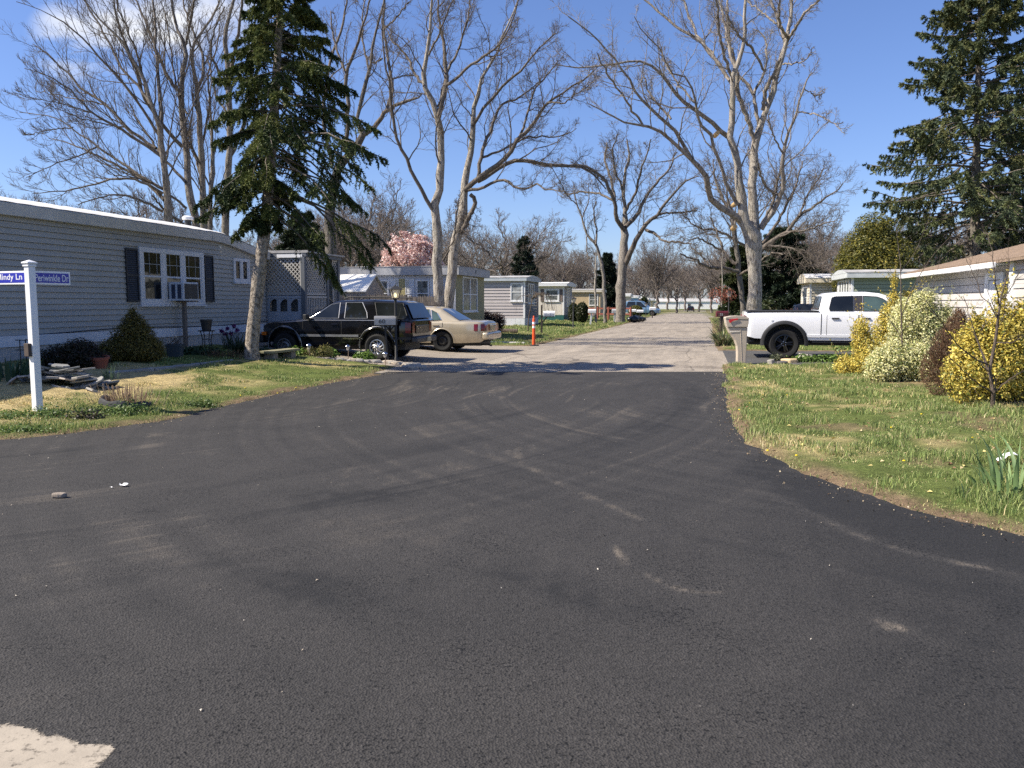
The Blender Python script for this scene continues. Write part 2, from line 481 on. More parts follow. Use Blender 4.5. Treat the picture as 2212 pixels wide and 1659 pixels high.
def lawn_cols(x, y, d):
    """green / straw / dirt mix of the lawns, the same field for soil and blades"""
    s = x * SA + y * CA; t = x * CA - y * SA
    n1 = vnoise(x, y, 1.7, 21); n2 = vnoise(x, y, 0.55, 22); n3 = vnoise(x, y, 0.2, 23)
    n = 0.5 * n1 + 0.32 * n2 + 0.18 * n3
    left = (t < -6) & (s < 24)
    straw = np.where(left, ss((n - 0.29) / 0.28) * ss((d - 0.15) / 1.0) * (0.35 + 0.75 * ss((d - 0.3) / 2.2)), ss((n - 0.49) / 0.22) * 0.68)
    straw = np.where((s > 26), straw * 0.45, straw)
    dirt = ss((0.42 - d) / 0.35) * (0.45 + 0.9 * vnoise(x, y, 0.6, 25)) + np.where(left, 0, ss((vnoise(x, y, 1.1, 26) - 0.70) / 0.12) * 0.6)
    return np.clip(straw, 0, 1), np.clip(dirt, 0, 1)

xs = np.r_[-600, -400, -250, -160, -110, -80, -60, -45, -36, -30, -26, -22, np.arange(-20, -15, 0.5), np.arange(-15, 14.01, 0.11), np.arange(14.5, 22, 0.5), 25, 30, 38, 50, 70, 100, 140, 200, 300, 450, 600]
ys = np.r_[-60, -20, -8, -4, np.arange(-2, 3, 0.5), np.arange(3, 31, 0.11), np.arange(31, 60, 0.4), np.arange(60, 130, 1.2), np.arange(130, 330, 6), 360, 420, 500, 650, 900]
GX, GY = np.meshgrid(xs, ys, indexing='xy'); X = GX.ravel(); Y = GY.ravel()
D = paved(X, Y)
base = terrain(X, Y)
near = (Y < 40) & (np.abs(X) < 25)
bumps = 0.035 * (vnoise(X, Y, 0.5, 31) - 0.4) + 0.03 * (vnoise(X, Y, 0.16, 32) - 0.5)
Z = base + np.where(D > 0, 0.035 * ss(D / 0.25) + bumps * ss(D / 0.3) * near, -0.10 * ss(-D / 0.25))
straw, dirt = lawn_cols(X, Y, D)
gcol = np.array([0.105, 0.135, 0.040])[None] * (0.8 + 0.5 * vnoise(X, Y, 0.3, 41)[:, None])
gcol = gcol * (1 - straw[:, None]) + straw[:, None] * np.array([[0.44, 0.355, 0.185]]) * (0.75 + 0.5 * vnoise(X, Y, 0.15, 42)[:, None])
gcol = gcol * (1 - dirt[:, None]) + dirt[:, None] * np.array([[0.20, 0.145, 0.095]]) * (0.6 + 0.8 * vnoise(X, Y, 0.1, 43)[:, None])
nx, ny = len(xs), len(ys)
I = np.arange(nx * ny).reshape(ny, nx)
F = np.stack([I[:-1, :-1], I[:-1, 1:], I[1:, 1:], I[1:, :-1]], -1).reshape(-1, 4)
m, nt_, b = _nt('lawn_soil')
a = nt_.nodes.new('ShaderNodeAttribute'); a.attribute_name = 'Col'
n = noise(nt_, 14, 6, 0.75); n2 = noise(nt_, 70, 3, 0.7)
c1 = mixc(nt_, 1.0, a.outputs['Color'], ramp(nt_, n, [(0.3, (0.55, 0.55, 0.55)), (0.7, (1.4, 1.35, 1.25))]), 'MULTIPLY')
c1 = mixc(nt_, 1.0, c1, ramp(nt_, n2, [(0.3, (0.6, 0.6, 0.6)), (0.7, (1.35, 1.35, 1.35))]), 'MULTIPLY')
link(nt_, c1, b.inputs['Base Color']); b.inputs['Roughness'].default_value = 0.95; b.inputs['Specular IOR Level'].default_value = 0.1
bump(nt_, b, n2, 0.8, 0.03)
g = npobj('ground', np.stack([X, Y, Z], 1), F, m, None, gcol, smooth=True); g['kind'] = 'structure'

# ---- new asphalt: tracked-in dust and scuffs are traced from where they lie on the road
STREAKS = [  # (pixel polyline, width m, strength, tone)
    ([(1133, 990), (1150, 1010), (1200, 1040), (1240, 1060), (1300, 1090), (1400, 1135), (1460, 1165)], 0.10, 0.55, 0),
    ([(1125, 950), (1118, 975), (1128, 1000), (1160, 1022)], 0.10, 0.4, 0),
    ([(1525, 900), (1520, 880), (1545, 860), (1556, 845)], 0.08, 0.7, 0),
    ([(1600, 1035), (1660, 1070), (1740, 1105), (1840, 1150), (1960, 1190), (2060, 1212), (2212, 1245)], 0.10, 0.6, 0),
    ([(2010, 1210), (2070, 1218), (2140, 1232), (2212, 1248)], 0.05, 0.7, 0),
    ([(1870, 1330), (1920, 1350), (1975, 1372), (2020, 1390)], 0.08, 1.0, 0),
    ([(1620, 1175), (1570, 1162), (1540, 1160)], 0.05, 0.6, 0),
    ([(960, 880), (1000, 862), (1060, 845), (1110, 830), (1160, 812)], 0.16, 0.45, 0),
    ([(1180, 870), (1230, 845), (1290, 822)], 0.14, 0.35, 0),
    ([(900, 860), (980, 835), (1060, 815)], 0.25, 0.35, 0),
    ([(1460, 845), (1440, 880), (1430, 915)], 0.22, 0.35, 0),
    ([(1290, 905), (1330, 888), (1400, 872), (1450, 850)], 0.12, 0.35, 0),
    ([(290, 945), (340, 940), (400, 944)], 0.20, 0.55, 0),
    ([(640, 1060), (760, 1075), (900, 1068)], 0.35, -0.6, 0),
    ([(1030, 1220), (1150, 1250), (1300, 1300), (1430, 1320)], 0.25, -0.45, 0),
    ([(420, 1230), (600, 1250), (820, 1330)], 0.4, -0.5, 0),
    ([(1000, 1075), (1020, 1000), (1010, 930)], 0.3, 0.2, 0),
    ([(745, 1180), (720, 1080), (760, 1000)], 0.3, 0.22, 0),
    ([(960, 880), (985, 888), (1000, 878)], 0.12, 0.5, 0),
    ([(1700, 1180), (1800, 1235), (1960, 1290), (2212, 1370)], 0.14, 0.3, 0),
    ([(1325, 1180), (1345, 1205), (1352, 1220)], 0.015, 1.2, 1),
    ([(1385, 1233), (1430, 1262), (1490, 1278), (1560, 1281)], 0.012, 1.1, 1),
    ([(1020, 985), (960, 1040), (880, 1120)], 0.5, 0.22, 0),
    ([(1500, 830), (1470, 880), (1380, 930), (1300, 985)], 0.4, -0.35, 0),
    ([(1620, 1000), (1700, 1045), (1830, 1095), (2000, 1150), (2212, 1200)], 0.35, -0.55, 0),
]
ax_ = np.arange(-13, 12.01, 0.04); ay_ = np.arange(2.0, 19.01, 0.04)
AX, AY = np.meshgrid(ax_, ay_); A1 = AX.ravel(); A2 = AY.ravel()
dust = 0.08 * (vnoise(A1 + A2 * .3, A2 * 1.6, 1.4, 51) - 0.5) + 0.08 * (vnoise(A1, A2, 0.12, 52) - 0.5)
rr = np.hypot(A1 + 6.5, A2 - 24) ; rr2 = np.hypot(A1 - 9, A2 - 17)
dust = dust + 0.14 * (vnoise(rr * 2.2, np.arctan2(A2 - 24, A1 + 6.5) * 2, 1, 53) - 0.5) + 0.14 * (vnoise(rr2 * 2.6, np.arctan2(A2 - 17, A1 - 9) * 1.5, 1, 54) - 0.5)
def sweep(cx, cy, k, seed, amp, lo=.0):
    global dust
    r_ = np.hypot(A1 - cx, A2 - cy); th = np.arctan2(A2 - cy, A1 - cx)
    n_ = vnoise(r_ * k, th * 1.1, 1, seed) * .6 + vnoise(r_ * k * 2.7, th * 1.6, 1, seed + 1) * .4
    dust = dust + amp * np.sign(n_ - .5) * np.abs(n_ - .5) ** .8 * (.25 + 1.3 * ss((vnoise(A1, A2, 2.2, seed + 2) - .3) / .4))
sweep(-10, 16, 9.0, 153, .22); sweep(8.5, 14, 9.5, 157, .24); sweep(14, 2, 9, 161, .10); sweep(-9, -4, 9.0, 165, .08)
def scuffs(cx, cy, k, seed, amp, r0, r1, thr=.86):
    global dust
    r_ = np.hypot(A1 - cx, A2 - cy); th = np.arctan2(A2 - cy, A1 - cx)
    n_ = vnoise(r_ * k + .6 * vnoise(r_, th * 3, 1.2, seed + 5), th * 1.3, 1, seed); rid = 1 - np.abs(2 * n_ - 1)
    m_ = ss((vnoise(A1, A2, 1.6, seed + 2) - .42) / .3) * ss((r_ - r0) / 1.5) * ss((r1 - r_) / 3) * (.4 + 1.2 * vnoise(r_ * 3, th * 9, 1, seed + 3))
    dust = dust + amp * ss((rid - thr) / (1 - thr)) * m_
scuffs(-10, 16, 3.4, 253, .30, 5, 15, .90); scuffs(8.5, 14, 3.6, 263, .30, 3.5, 13, .90); scuffs(8.5, 14, 6.2, 273, .28, 3.5, 12, .9); scuffs(-10, 16, 6.0, 283, .28, 5, 15, .9); scuffs(20, 30, 3.4, 293, .16, 10, 30, .9); scuffs(-10, 16, 2.2, 303, -.35, 5, 15); scuffs(8.5, 14, 2.4, 313, -.35, 3.5, 13)
BUNDLE = []
for px, w, st, tone in STREAKS:
    if w < .05 or st < 0: BUNDLE.append((px, w, st, 0, 0, 1)); continue
    BUNDLE.append((px, w, st * .35, 0, 0, 1))
    for _ in range(int(3 + w * 22)):
        a_ = random.uniform(0, .5); BUNDLE.append((px, .022, st * random.uniform(.25, .8), random.gauss(0, w * .75), a_, a_ + random.uniform(.3, .6)))
for px, w, st, offs, ta, tb in BUNDLE:
    P = resample([(*gp(u, v)[:2], 0) for u, v in px], 24)
    dv = np.gradient(P[:, :2], axis=0); dv = dv / (np.linalg.norm(dv, axis=1, keepdims=True) + 1e-9); P[:, :2] += offs * np.stack([-dv[:, 1], dv[:, 0]], 1)
    lo = P[:, :2].min(0) - 1.5; hi = P[:, :2].max(0) + 1.5
    k = np.where((A1 > lo[0]) & (A1 < hi[0]) & (A2 > lo[1]) & (A2 < hi[1]))[0]
    q = np.full(len(k), 1e9); along = np.zeros(len(k))
    for i in range(len(P) - 1):
        ex, ey = P[i + 1, 0] - P[i, 0], P[i + 1, 1] - P[i, 1]; L = ex * ex + ey * ey + 1e-9
        t = np.clip(((A1[k] - P[i, 0]) * ex + (A2[k] - P[i, 1]) * ey) / L, 0, 1)
        dd = np.hypot(A1[k] - P[i, 0] - t * ex, A2[k] - P[i, 1] - t * ey)
        along = np.where(dd < q, (i + t) / (len(P) - 1), along); q = np.minimum(q, dd)
    w2 = max(w * .8, 0.024); along = (along - ta) / (tb - ta); off_ = (along < 0) | (along > 1); along = np.clip(along, 0, 1)
    dust[k] += st * (w / w2) ** .5 * np.exp(-(q / w2) ** 2) * (0.35 + 0.65 * np.sin(np.pi * np.clip(along, 0.03, 0.97))) * (0.2 + 1.6 * vnoise(A1[k], A2[k], 0.09, 55)) * 0.75 * ~off_
fresh = ss((A1 * CA - A2 * SA - 0.1) / 1.2) * ss((15 - A2) / 3)
dust = dust - 0.40 * fresh
nx2, ny2 = len(ax_), len(ay_); I = np.arange(nx2 * ny2).reshape(ny2, nx2)
F = np.stack([I[:-1, :-1], I[:-1, 1:], I[1:, 1:], I[1:, :-1]], -1).reshape(-1, 4)
A2w = A2 + np.where(A2 > 18.9, 0.06 * (vnoise(A1, A2, 0.4, 57) - 0.5), 0)
def asphalt(name, lo, mid, hi, attr, bs=0.8, agg=150):
    m, nt, b = _nt(name)
    if attr:
        a = nt.nodes.new('ShaderNodeAttribute'); a.attribute_name = 'Col'; f = a.outputs['Fac']
    else: f = noise(nt, 0.9, 6, 0.65, 1.2)
    v = nt.nodes.new('ShaderNodeTexVoronoi'); v.inputs['Scale'].default_value = agg
    tc = nt.nodes.new('ShaderNodeTexCoord'); link(nt, tc.outputs['Object'], v.inputs['Vector'])
    fine = noise(nt, agg * 0.45, 4, 0.75)
    c = ramp(nt, f, [(0.0, lo), (0.42, mid), (1.0, hi)])
    c = mixc(nt, 1.0, c, ramp(nt, v.outputs['Color'], [(0.0, (0.62,) * 3), (0.5, (0.95,) * 3), (0.93, (1.25,) * 3), (1.0, (2.4,) * 3)]), 'MULTIPLY')
    c = mixc(nt, 1.0, c, ramp(nt, fine, [(0.30, (0.55,) * 3), (0.5, (1,) * 3), (0.75, (1.22,) * 3)]), 'MULTIPLY')
    pn = noise(nt, agg * .62, 2, 0.5); pm = noise(nt, 1.6, 3, 0.6)
    pm2 = nt.nodes.new('ShaderNodeMath'); pm2.operation = 'MULTIPLY_ADD'; link(nt, pm, pm2.inputs[0]); pm2.inputs[1].default_value = .35; link(nt, pn, pm2.inputs[2])
    pit = ramp(nt, pm2.outputs[0], [(0.50, (0.18,) * 3), (0.57, (1,) * 3)])
    c = mixc(nt, 1.0, c, pit, 'MULTIPLY')
    link(nt, c, b.inputs['Base Color']); b.inputs['Roughness'].default_value = 0.82; b.inputs['Specular IOR Level'].default_value = 0.35
    mh = nt.nodes.new('ShaderNodeMath'); mh.operation = 'ADD'; link(nt, v.outputs['Distance'], mh.inputs[0]); link(nt, fine, mh.inputs[1])
    bump(nt, b, mh.outputs[0], bs, 0.008)
    return m, nt, b, c
m1, _, _, _ = asphalt('new_asphalt', (0.018, 0.0172, 0.0168), (0.0415, 0.0382, 0.0352), (0.150, 0.126, 0.099), True, 0.7, 95)
fac = np.clip(0.34 + dust * 0.62, 0.0, 1.0)
r1 = npobj('road', np.stack([A1, A2w, 0.004 + 0 * A1], 1), F, m1, None, np.repeat(fac[:, None], 3, 1), smooth=True); r1['kind'] = 'structure'
mb = MB(); mb.add([(-30, -30, 0.0), (30, -30, 0.0), (30, 2.02, 0.0), (-30, 2.02, 0.0)], [(0, 1, 2, 3)]).add([(-40, 2.02, -.002), (-12.98, 2.02, -.002), (-12.98, 12, -.002), (-40, 12, -.002)], [(0, 1, 2, 3)]).add([(11.98, 2.02, -.002), (40, 2.02, -.002), (40, 9, -.002), (11.98, 9, -.002)], [(0, 1, 2, 3)])
m1b, _, _, _ = asphalt('plain_asphalt', (0.026, 0.025, 0.0245), (0.045, 0.042, 0.039), (0.08, 0.073, 0.066), False, 0.8, 105)
o = mb.build('road', m1b); o['kind'] = 'structure'

# ---- old grey road, with cracks
m2, nt2, b2, c2 = asphalt('old_asphalt', (0.20, 0.174, 0.143), (0.298, 0.260, 0.216), (0.405, 0.355, 0.297), False, 0.5, 60)
v = nt2.nodes.new('ShaderNodeTexVoronoi'); v.feature = 'DISTANCE_TO_EDGE'; v.inputs['Scale'].default_value = 0.28
mp = mapping(nt2, (1, 0.35, 1)); dn = nt2.nodes.new('ShaderNodeTexNoise'); dn.inputs['Scale'].default_value = 1.2; dn.inputs['Detail'].default_value = 5
link(nt2, mp, dn.inputs['Vector']); ad = nt2.nodes.new('ShaderNodeVectorMath'); ad.operation = 'ADD'; link(nt2, mp, ad.inputs[0]); link(nt2, dn.outputs['Color'], ad.inputs[1])
link(nt2, ad.outputs[0], v.inputs['Vector'])
crk = ramp(nt2, v.outputs['Distance'], [(0.0, (0.50,) * 3), (0.004, (0.68,) * 3), (0.009, (1,) * 3)])
strk = ramp(nt2, noise(nt2, 2.0, 5, 0.7, 0, mapping(nt2, (1, 0.08, 1))), [(0.3, (0.74, 0.73, 0.72)), (0.65, (1.12, 1.1, 1.06))])
pat = ramp(nt2, noise(nt2, 0.45, 2, 0.5), [(0.60, (1, 1, 1)), (0.62, (0.72, 0.71, 0.70))])
link(nt2, mixc(nt2, 1, mixc(nt2, 1, mixc(nt2, 1, c2, crk, 'MULTIPLY'), strk, 'MULTIPLY'), pat, 'MULTIPLY'), b2.inputs['Base Color'])
sg = np.r_[np.arange(16, 60, 2), np.arange(60, 340, 5)]; tg = np.linspace(-8.5, 1.5, 6)
mb = MB(); mb.grid([[(t, s, -0.7 * float(ss((s - 90) / 120))) for t in tg] for s in sg])
o = mb.build('road', m2); o.rotation_euler = (0, 0, -AL); o['kind'] = 'structure'
# driveways
m3, _, _, _ = asphalt('drive_asphalt', (0.17, 0.145, 0.115), (0.27, 0.232, 0.188), (0.37, 0.32, 0.26), False, 0.6, 60)
mb = MB(); mb.grid([[(t, s, gz(*road(s, t)[:2]) + 0.003) for t in np.linspace(-14.5, -5.7, 24)] for s in np.linspace(17.5, 31, 20)])
o = mb.build('driveway', m3, None, True); o.rotation_euler = (0, 0, -AL); o['kind'] = 'structure'
m4, _, _, _ = asphalt('dark_drive_asphalt', (0.05, 0.05, 0.05), (0.078, 0.076, 0.074), (0.12, 0.115, 0.107), False, 0.6, 60)
mb = MB(); mb.grid([[(t, s, gz(*road(s, t)[:2]) + 0.004) for t in np.linspace(0.75, 16.5, 14)] for s in np.linspace(21.6, 29, 6)])
o = mb.build('driveway', m4, None, True); o.rotation_euler = (0, 0, -AL); o['kind'] = 'structure'
# driveway strip beyond (between H3 and H4) and worn white bar
m5 = pbr('worn_white_paint', (0.33, 0.285, 0.225), 0.85, 0, 0.12, 6, 0.15, 90)
nt5 = m5.node_tree; b5 = nt5.nodes['Principled BSDF']; prev = b5.inputs['Base Color'].links[0].from_socket
sp = ramp(nt5, noise(nt5, 22, 5, 0.7), [(0.54, (1, 1, 1)), (0.66, (0.30, 0.29, 0.28))])
link(nt5, mixc(nt5, 1, prev, sp, 'MULTIPLY'), b5.inputs['Base Color'])
at5 = nt5.nodes.new('ShaderNodeAttribute'); at5.attribute_name = 'Col'; ad5 = nt5.nodes.new('ShaderNodeMath'); ad5.operation = 'ADD'
link(nt5, at5.outputs['Fac'], ad5.inputs[0]); link(nt5, noise(nt5, 70, 5, .75), ad5.inputs[1])
al5 = ramp(nt5, ad5.outputs[0], [(.52, (0, 0, 0)), (.72, (1, 1, 1))]); link(nt5, al5, b5.inputs['Alpha'])
EDGE = [(-300, 1590), (-60, 1563), (40, 1566), (95, 1580), (150, 1595), (215, 1608), (262, 1612), (252, 1628), (225, 1650), (200, 1690), (175, 1740), (-300, 1760)]
ep = [tuple(gp(u, v)[:2]) for u, v in EDGE]
ex = np.arange(min(q[0] for q in ep) - .1, max(q[0] for q in ep) + .1, .014); ey = np.arange(min(q[1] for q in ep) - .1, max(q[1] for q in ep) + .1, .014)
EX, EY = np.meshgrid(ex, ey); ed = sdist(EX.ravel(), EY.ravel(), ep) + .03 * (vnoise(EX.ravel(), EY.ravel(), .09, 71) - .5) + .016 * (vnoise(EX.ravel(), EY.ravel(), .02, 72) - .5)
I = np.arange(EX.size).reshape(EX.shape); Fq = np.stack([I[:-1, :-1], I[:-1, 1:], I[1:, 1:], I[1:, :-1]], -1).reshape(-1, 4)
Fq = Fq[(ed[Fq] < 0).all(1)]; used = np.unique(Fq); rm = np.zeros(EX.size, int); rm[used] = np.arange(len(used))
o = npobj('road_marking', np.stack([EX.ravel()[used], EY.ravel()[used], np.full(len(used), .0062)], 1), rm[Fq], m5, None, np.repeat(np.clip(-ed[used] / .10, 0, 1)[:, None], 3, 1)); o['kind'] = 'structure'

# ================================================================ grass (blades nobody could count)
GRASS = leafmat('grass_blade', 0.6, 0.3, 0.25)
def grass(name, label, n, xr, yr, hgt, wid, keep, lean=0.5, tuftk=1.0, dead=0.0):
    x = R.uniform(*xr, n); y = yr[0] + (yr[1] - yr[0]) * R.random(n) ** 1.25
    d = paved(x, y); k = (d > 0.03) & keep(x, y)
    straw, dirt = lawn_cols(x, y, d)
    k &= R.random(n) > dirt * 0.85
    x, y, d, straw = x[k], y[k], d[k], straw[k]; n = len(x)
    tuft = vnoise(x, y, 0.42, 61) * 0.7 + vnoise(x, y, 0.16, 62) * 0.3
    tall = (0.55 + 1.5 * ss((tuft - 0.42) / 0.3) * tuftk) * (1 - 0.55 * straw)
    h = hgt * tall * (0.5 + 0.9 * R.random(n)); w = wid * (0.7 + 0.6 * R.random(n)) * (0.6 + 0.045 * y)
    a = R.uniform(0, 2 * np.pi, n); fx, fy = np.cos(a), np.sin(a)
    lz = lean * (0.3 + R.random(n)); b = R.uniform(0, 2 * np.pi, n); lx, ly = np.cos(b) * lz * h, np.sin(b) * lz * h
    z = terrain(x, y) + 0.02 * ss(d / .25)
    B0 = np.stack([x - fx * w, y - fy * w, z], 1); B1 = np.stack([x + fx * w, y + fy * w, z], 1)
    M0 = np.stack([x - fx * w * .8 + lx * .35, y - fy * w * .8 + ly * .35, z + h * .6], 1); M1 = np.stack([x + fx * w * .8 + lx * .35, y + fy * w * .8 + ly * .35, z + h * .6], 1)
    Tp = np.stack([x + lx, y + ly, z + h * (1 - 0.25 * lz)], 1)
    V = np.stack([B0, B1, M1, M0, Tp], 1).reshape(-1, 3); i = np.arange(n)[:, None] * 5
    F = np.concatenate([i + [0, 1, 2], i + [0, 2, 3], i + [3, 2, 4]], 0)
    gr = pick([(0.19, 0.25, 0.075), (0.245, 0.30, 0.095), (0.14, 0.205, 0.06), (0.31, 0.34, 0.13)], n, 0.18)
    st = pick([(0.66, 0.54, 0.29), (0.56, 0.45, 0.22), (0.74, 0.63, 0.37), (0.46, 0.42, 0.18)], n, 0.15)
    is_s = R.random(n) < straw * 0.85 + 0.06 + dead
    c = np.where(is_s[:, None], st, gr)
    o = npobj(name, V, F, GRASS, None, np.repeat(c, 5, 0)); o['kind'] = 'stuff'; o['label'] = label
    return o
def TT(x, y): return x * CA - y * SA
def SS_(x, y): return x * SA + y * CA
grass('grass', 'patchy green lawn with bare spots beside the new asphalt', 330000, (2.5, 13.5), (4.7, 21.5), 0.055, 0.0035, lambda x, y: (x < 0.72 * y + 0.8))
grass('grass', 'short dense turf of the right lawn', 330000, (2.5, 13.5), (4.7, 21.5), 0.032, 0.0045, lambda x, y: (x < 0.72 * y + 0.8), 0.9, 0.2)
grass('grass', 'flat dead thatch between the green blades of the right lawn', 110000, (2.5, 13.5), (4.7, 21.5), 0.045, 0.003, lambda x, y: (x < 0.72 * y + 0.8), 1.7, 0.0, 0.8)
grass('grass', 'straw coloured lawn in front of the long grey mobile home', 330000, (-12.5, -2.2), (9.0, 22.0), 0.034, 0.0042, lambda x, y: (TT(x, y) > -13.0))
grass('grass', 'green roadside lawns in front of the far mobile homes', 130000, (-4, 13), (28, 80), 0.07, 0.0045, lambda x, y: (TT(x, y) > -13.0) & (TT(x, y) < -5.6))
grass('grass', 'green verge along the right side of the old road', 50000, (5, 26), (27, 75), 0.08, 0.0045, lambda x, y: (TT(x, y) > 0.7) & (TT(x, y) < 7))
# ================================================================ mobile homes
WHITE = pbr('white_trim', (0.72, 0.72, 0.72), 0.5, 0, 0.07, 3, 0.05, 40)
GLASS = glassmat('window_glass')
BLIND = glassmat('blind_behind_glass', (0.30, 0.31, 0.31), 0.1, 0.35, 3.0)
CURT = glassmat('curtain_behind_glass', (0.16, 0.17, 0.16), 0.1, 0.6, 5.0)
ROOFW = pbr('white_roof_coating', (0.72, 0.71, 0.69), 0.6, 0, 0.12, 1.5, 0.2, 20)
ROOFG = pbr('weathered_roof_sheet', (0.36, 0.35, 0.34), 0.7, 0, 0.35, 2.0, 0.3, 20)
GREYS = pbr('grey_siding', (.37, .36, .335), 0.55, 0, 0.07, 1.2, 0.1, 50, stretch=(1, 1, 3))
SKIRT = pbr('dirty_skirting', (0.42, 0.40, 0.38), 0.7, 0, 0.25, 2.5, 0.1, 30, stretch=(1, 1, .3))
BLACKS = pbr('black_shutter_plastic', (0.018, 0.02, 0.026), 0.5, 0, 0.2, 10)
DARKSEAM = pbr('dark_gap', (0.01, 0.01, 0.01), 0.8)  # near-black colour stands in for shade in door gaps and wheel recesses

def posf(kind, sg=-1):
    if kind == 'front': return lambda a, o, z: (a, -o, z)
    return lambda a, o, z: (-sg * o, a, z)

def pbox(mb, pos, a0, a1, o0, o1, z0, z1):
    vs = [pos(a, o, z) for z in (z0, z1) for o in (o0, o1) for a in (a0, a1)]
    mb.add(vs, [(0, 2, 3, 1), (4, 5, 7, 6), (0, 1, 5, 4), (2, 6, 7, 3), (0, 4, 6, 2), (1, 3, 7, 5)])

def win(parent, pos, a0, a1, z0, z1, cols=1, rail=True, gm=None, fm=None, fw=0.06, name='window'):
    fm = fm or WHITE; gm = gm or GLASS; f = MB()
    for c in ((a0, a0 + fw, z0, z1), (a1 - fw, a1, z0, z1)): pbox(f, pos, c[0], c[1], 0.0, 0.055, c[2], c[3])
    for c in ((z0, z0 + fw * 1.2), (z1 - fw, z1)): pbox(f, pos, a0 + fw, a1 - fw, 0.0, 0.052, c[0], c[1])
    pbox(f, pos, a0 - .03, a1 + .03, 0.0, 0.085, z0 - .045, z0 - .002)
    w = (a1 - a0 - 2 * fw) / cols; panes = MB()
    for k in range(cols):
        b0 = a0 + fw + k * w; b1 = b0 + w
        if k: pbox(f, pos, b0 - fw * .5, b0 + fw * .5, 0.0, 0.05, z0 + fw * 1.2, z1 - fw)
        if rail: pbox(f, pos, b0 + fw * .5 * (k > 0), b1 - fw * .5 * (k < cols - 1), 0.0, 0.046, (z0 + z1) / 2 - .022, (z0 + z1) / 2 + .022)
        s = fw * .45
        for q in (b0, b1 - s): pbox(f, pos, q + fw * .5 * (k > 0) * (q == b0) - fw * .5 * (k < cols - 1) * (q != b0), q + s + fw * .5 * (k > 0) * (q == b0) - fw * .5 * (k < cols - 1) * (q != b0), 0.0, 0.04, z0 + fw * 1.2, z1 - fw)
    panes.add([pos(a0 + fw * .5, .022, z0 + fw * .5), pos(a1 - fw * .5, .022, z0 + fw * .5), pos(a1 - fw * .5, .024, z1 - fw * .5), pos(a0 + fw * .5, .024, z1 - fw * .5)], [(0, 1, 2, 3)])
    o = f.build(name, fm, parent, bevel=0.004, seg=1)
    panes.build('pane', gm, o)
    return o

def shutter(parent, pos, a0, a1, z0, z1, m, louv=True):
    f = MB()
    pbox(f, pos, a0, a0 + .03, 0.018, .05, z0, z1); pbox(f, pos, a1 - .03, a1, 0.018, .05, z0, z1)
    for z in (z0, (z0 + z1) / 2 - .03, z1 - .05): pbox(f, pos, a0 + .03, a1 - .03, 0.018, .048, z, z + .05)
    n = max(4, int((z1 - z0) / .05))
    for k in range(n):
        z = z0 + (z1 - z0) * (k + .15) / n
        f.add([pos(a0 + .03, .042, z), pos(a1 - .03, .042, z), pos(a1 - .03, .024, z + .045), pos(a0 + .03, .024, z + .045)], [(0, 1, 2, 3)])
    pbox(f, pos, a0 + .01, a1 - .01, 0.016, .02, z0 + .01, z1 - .01)
    return f.build('shutter', m, parent)

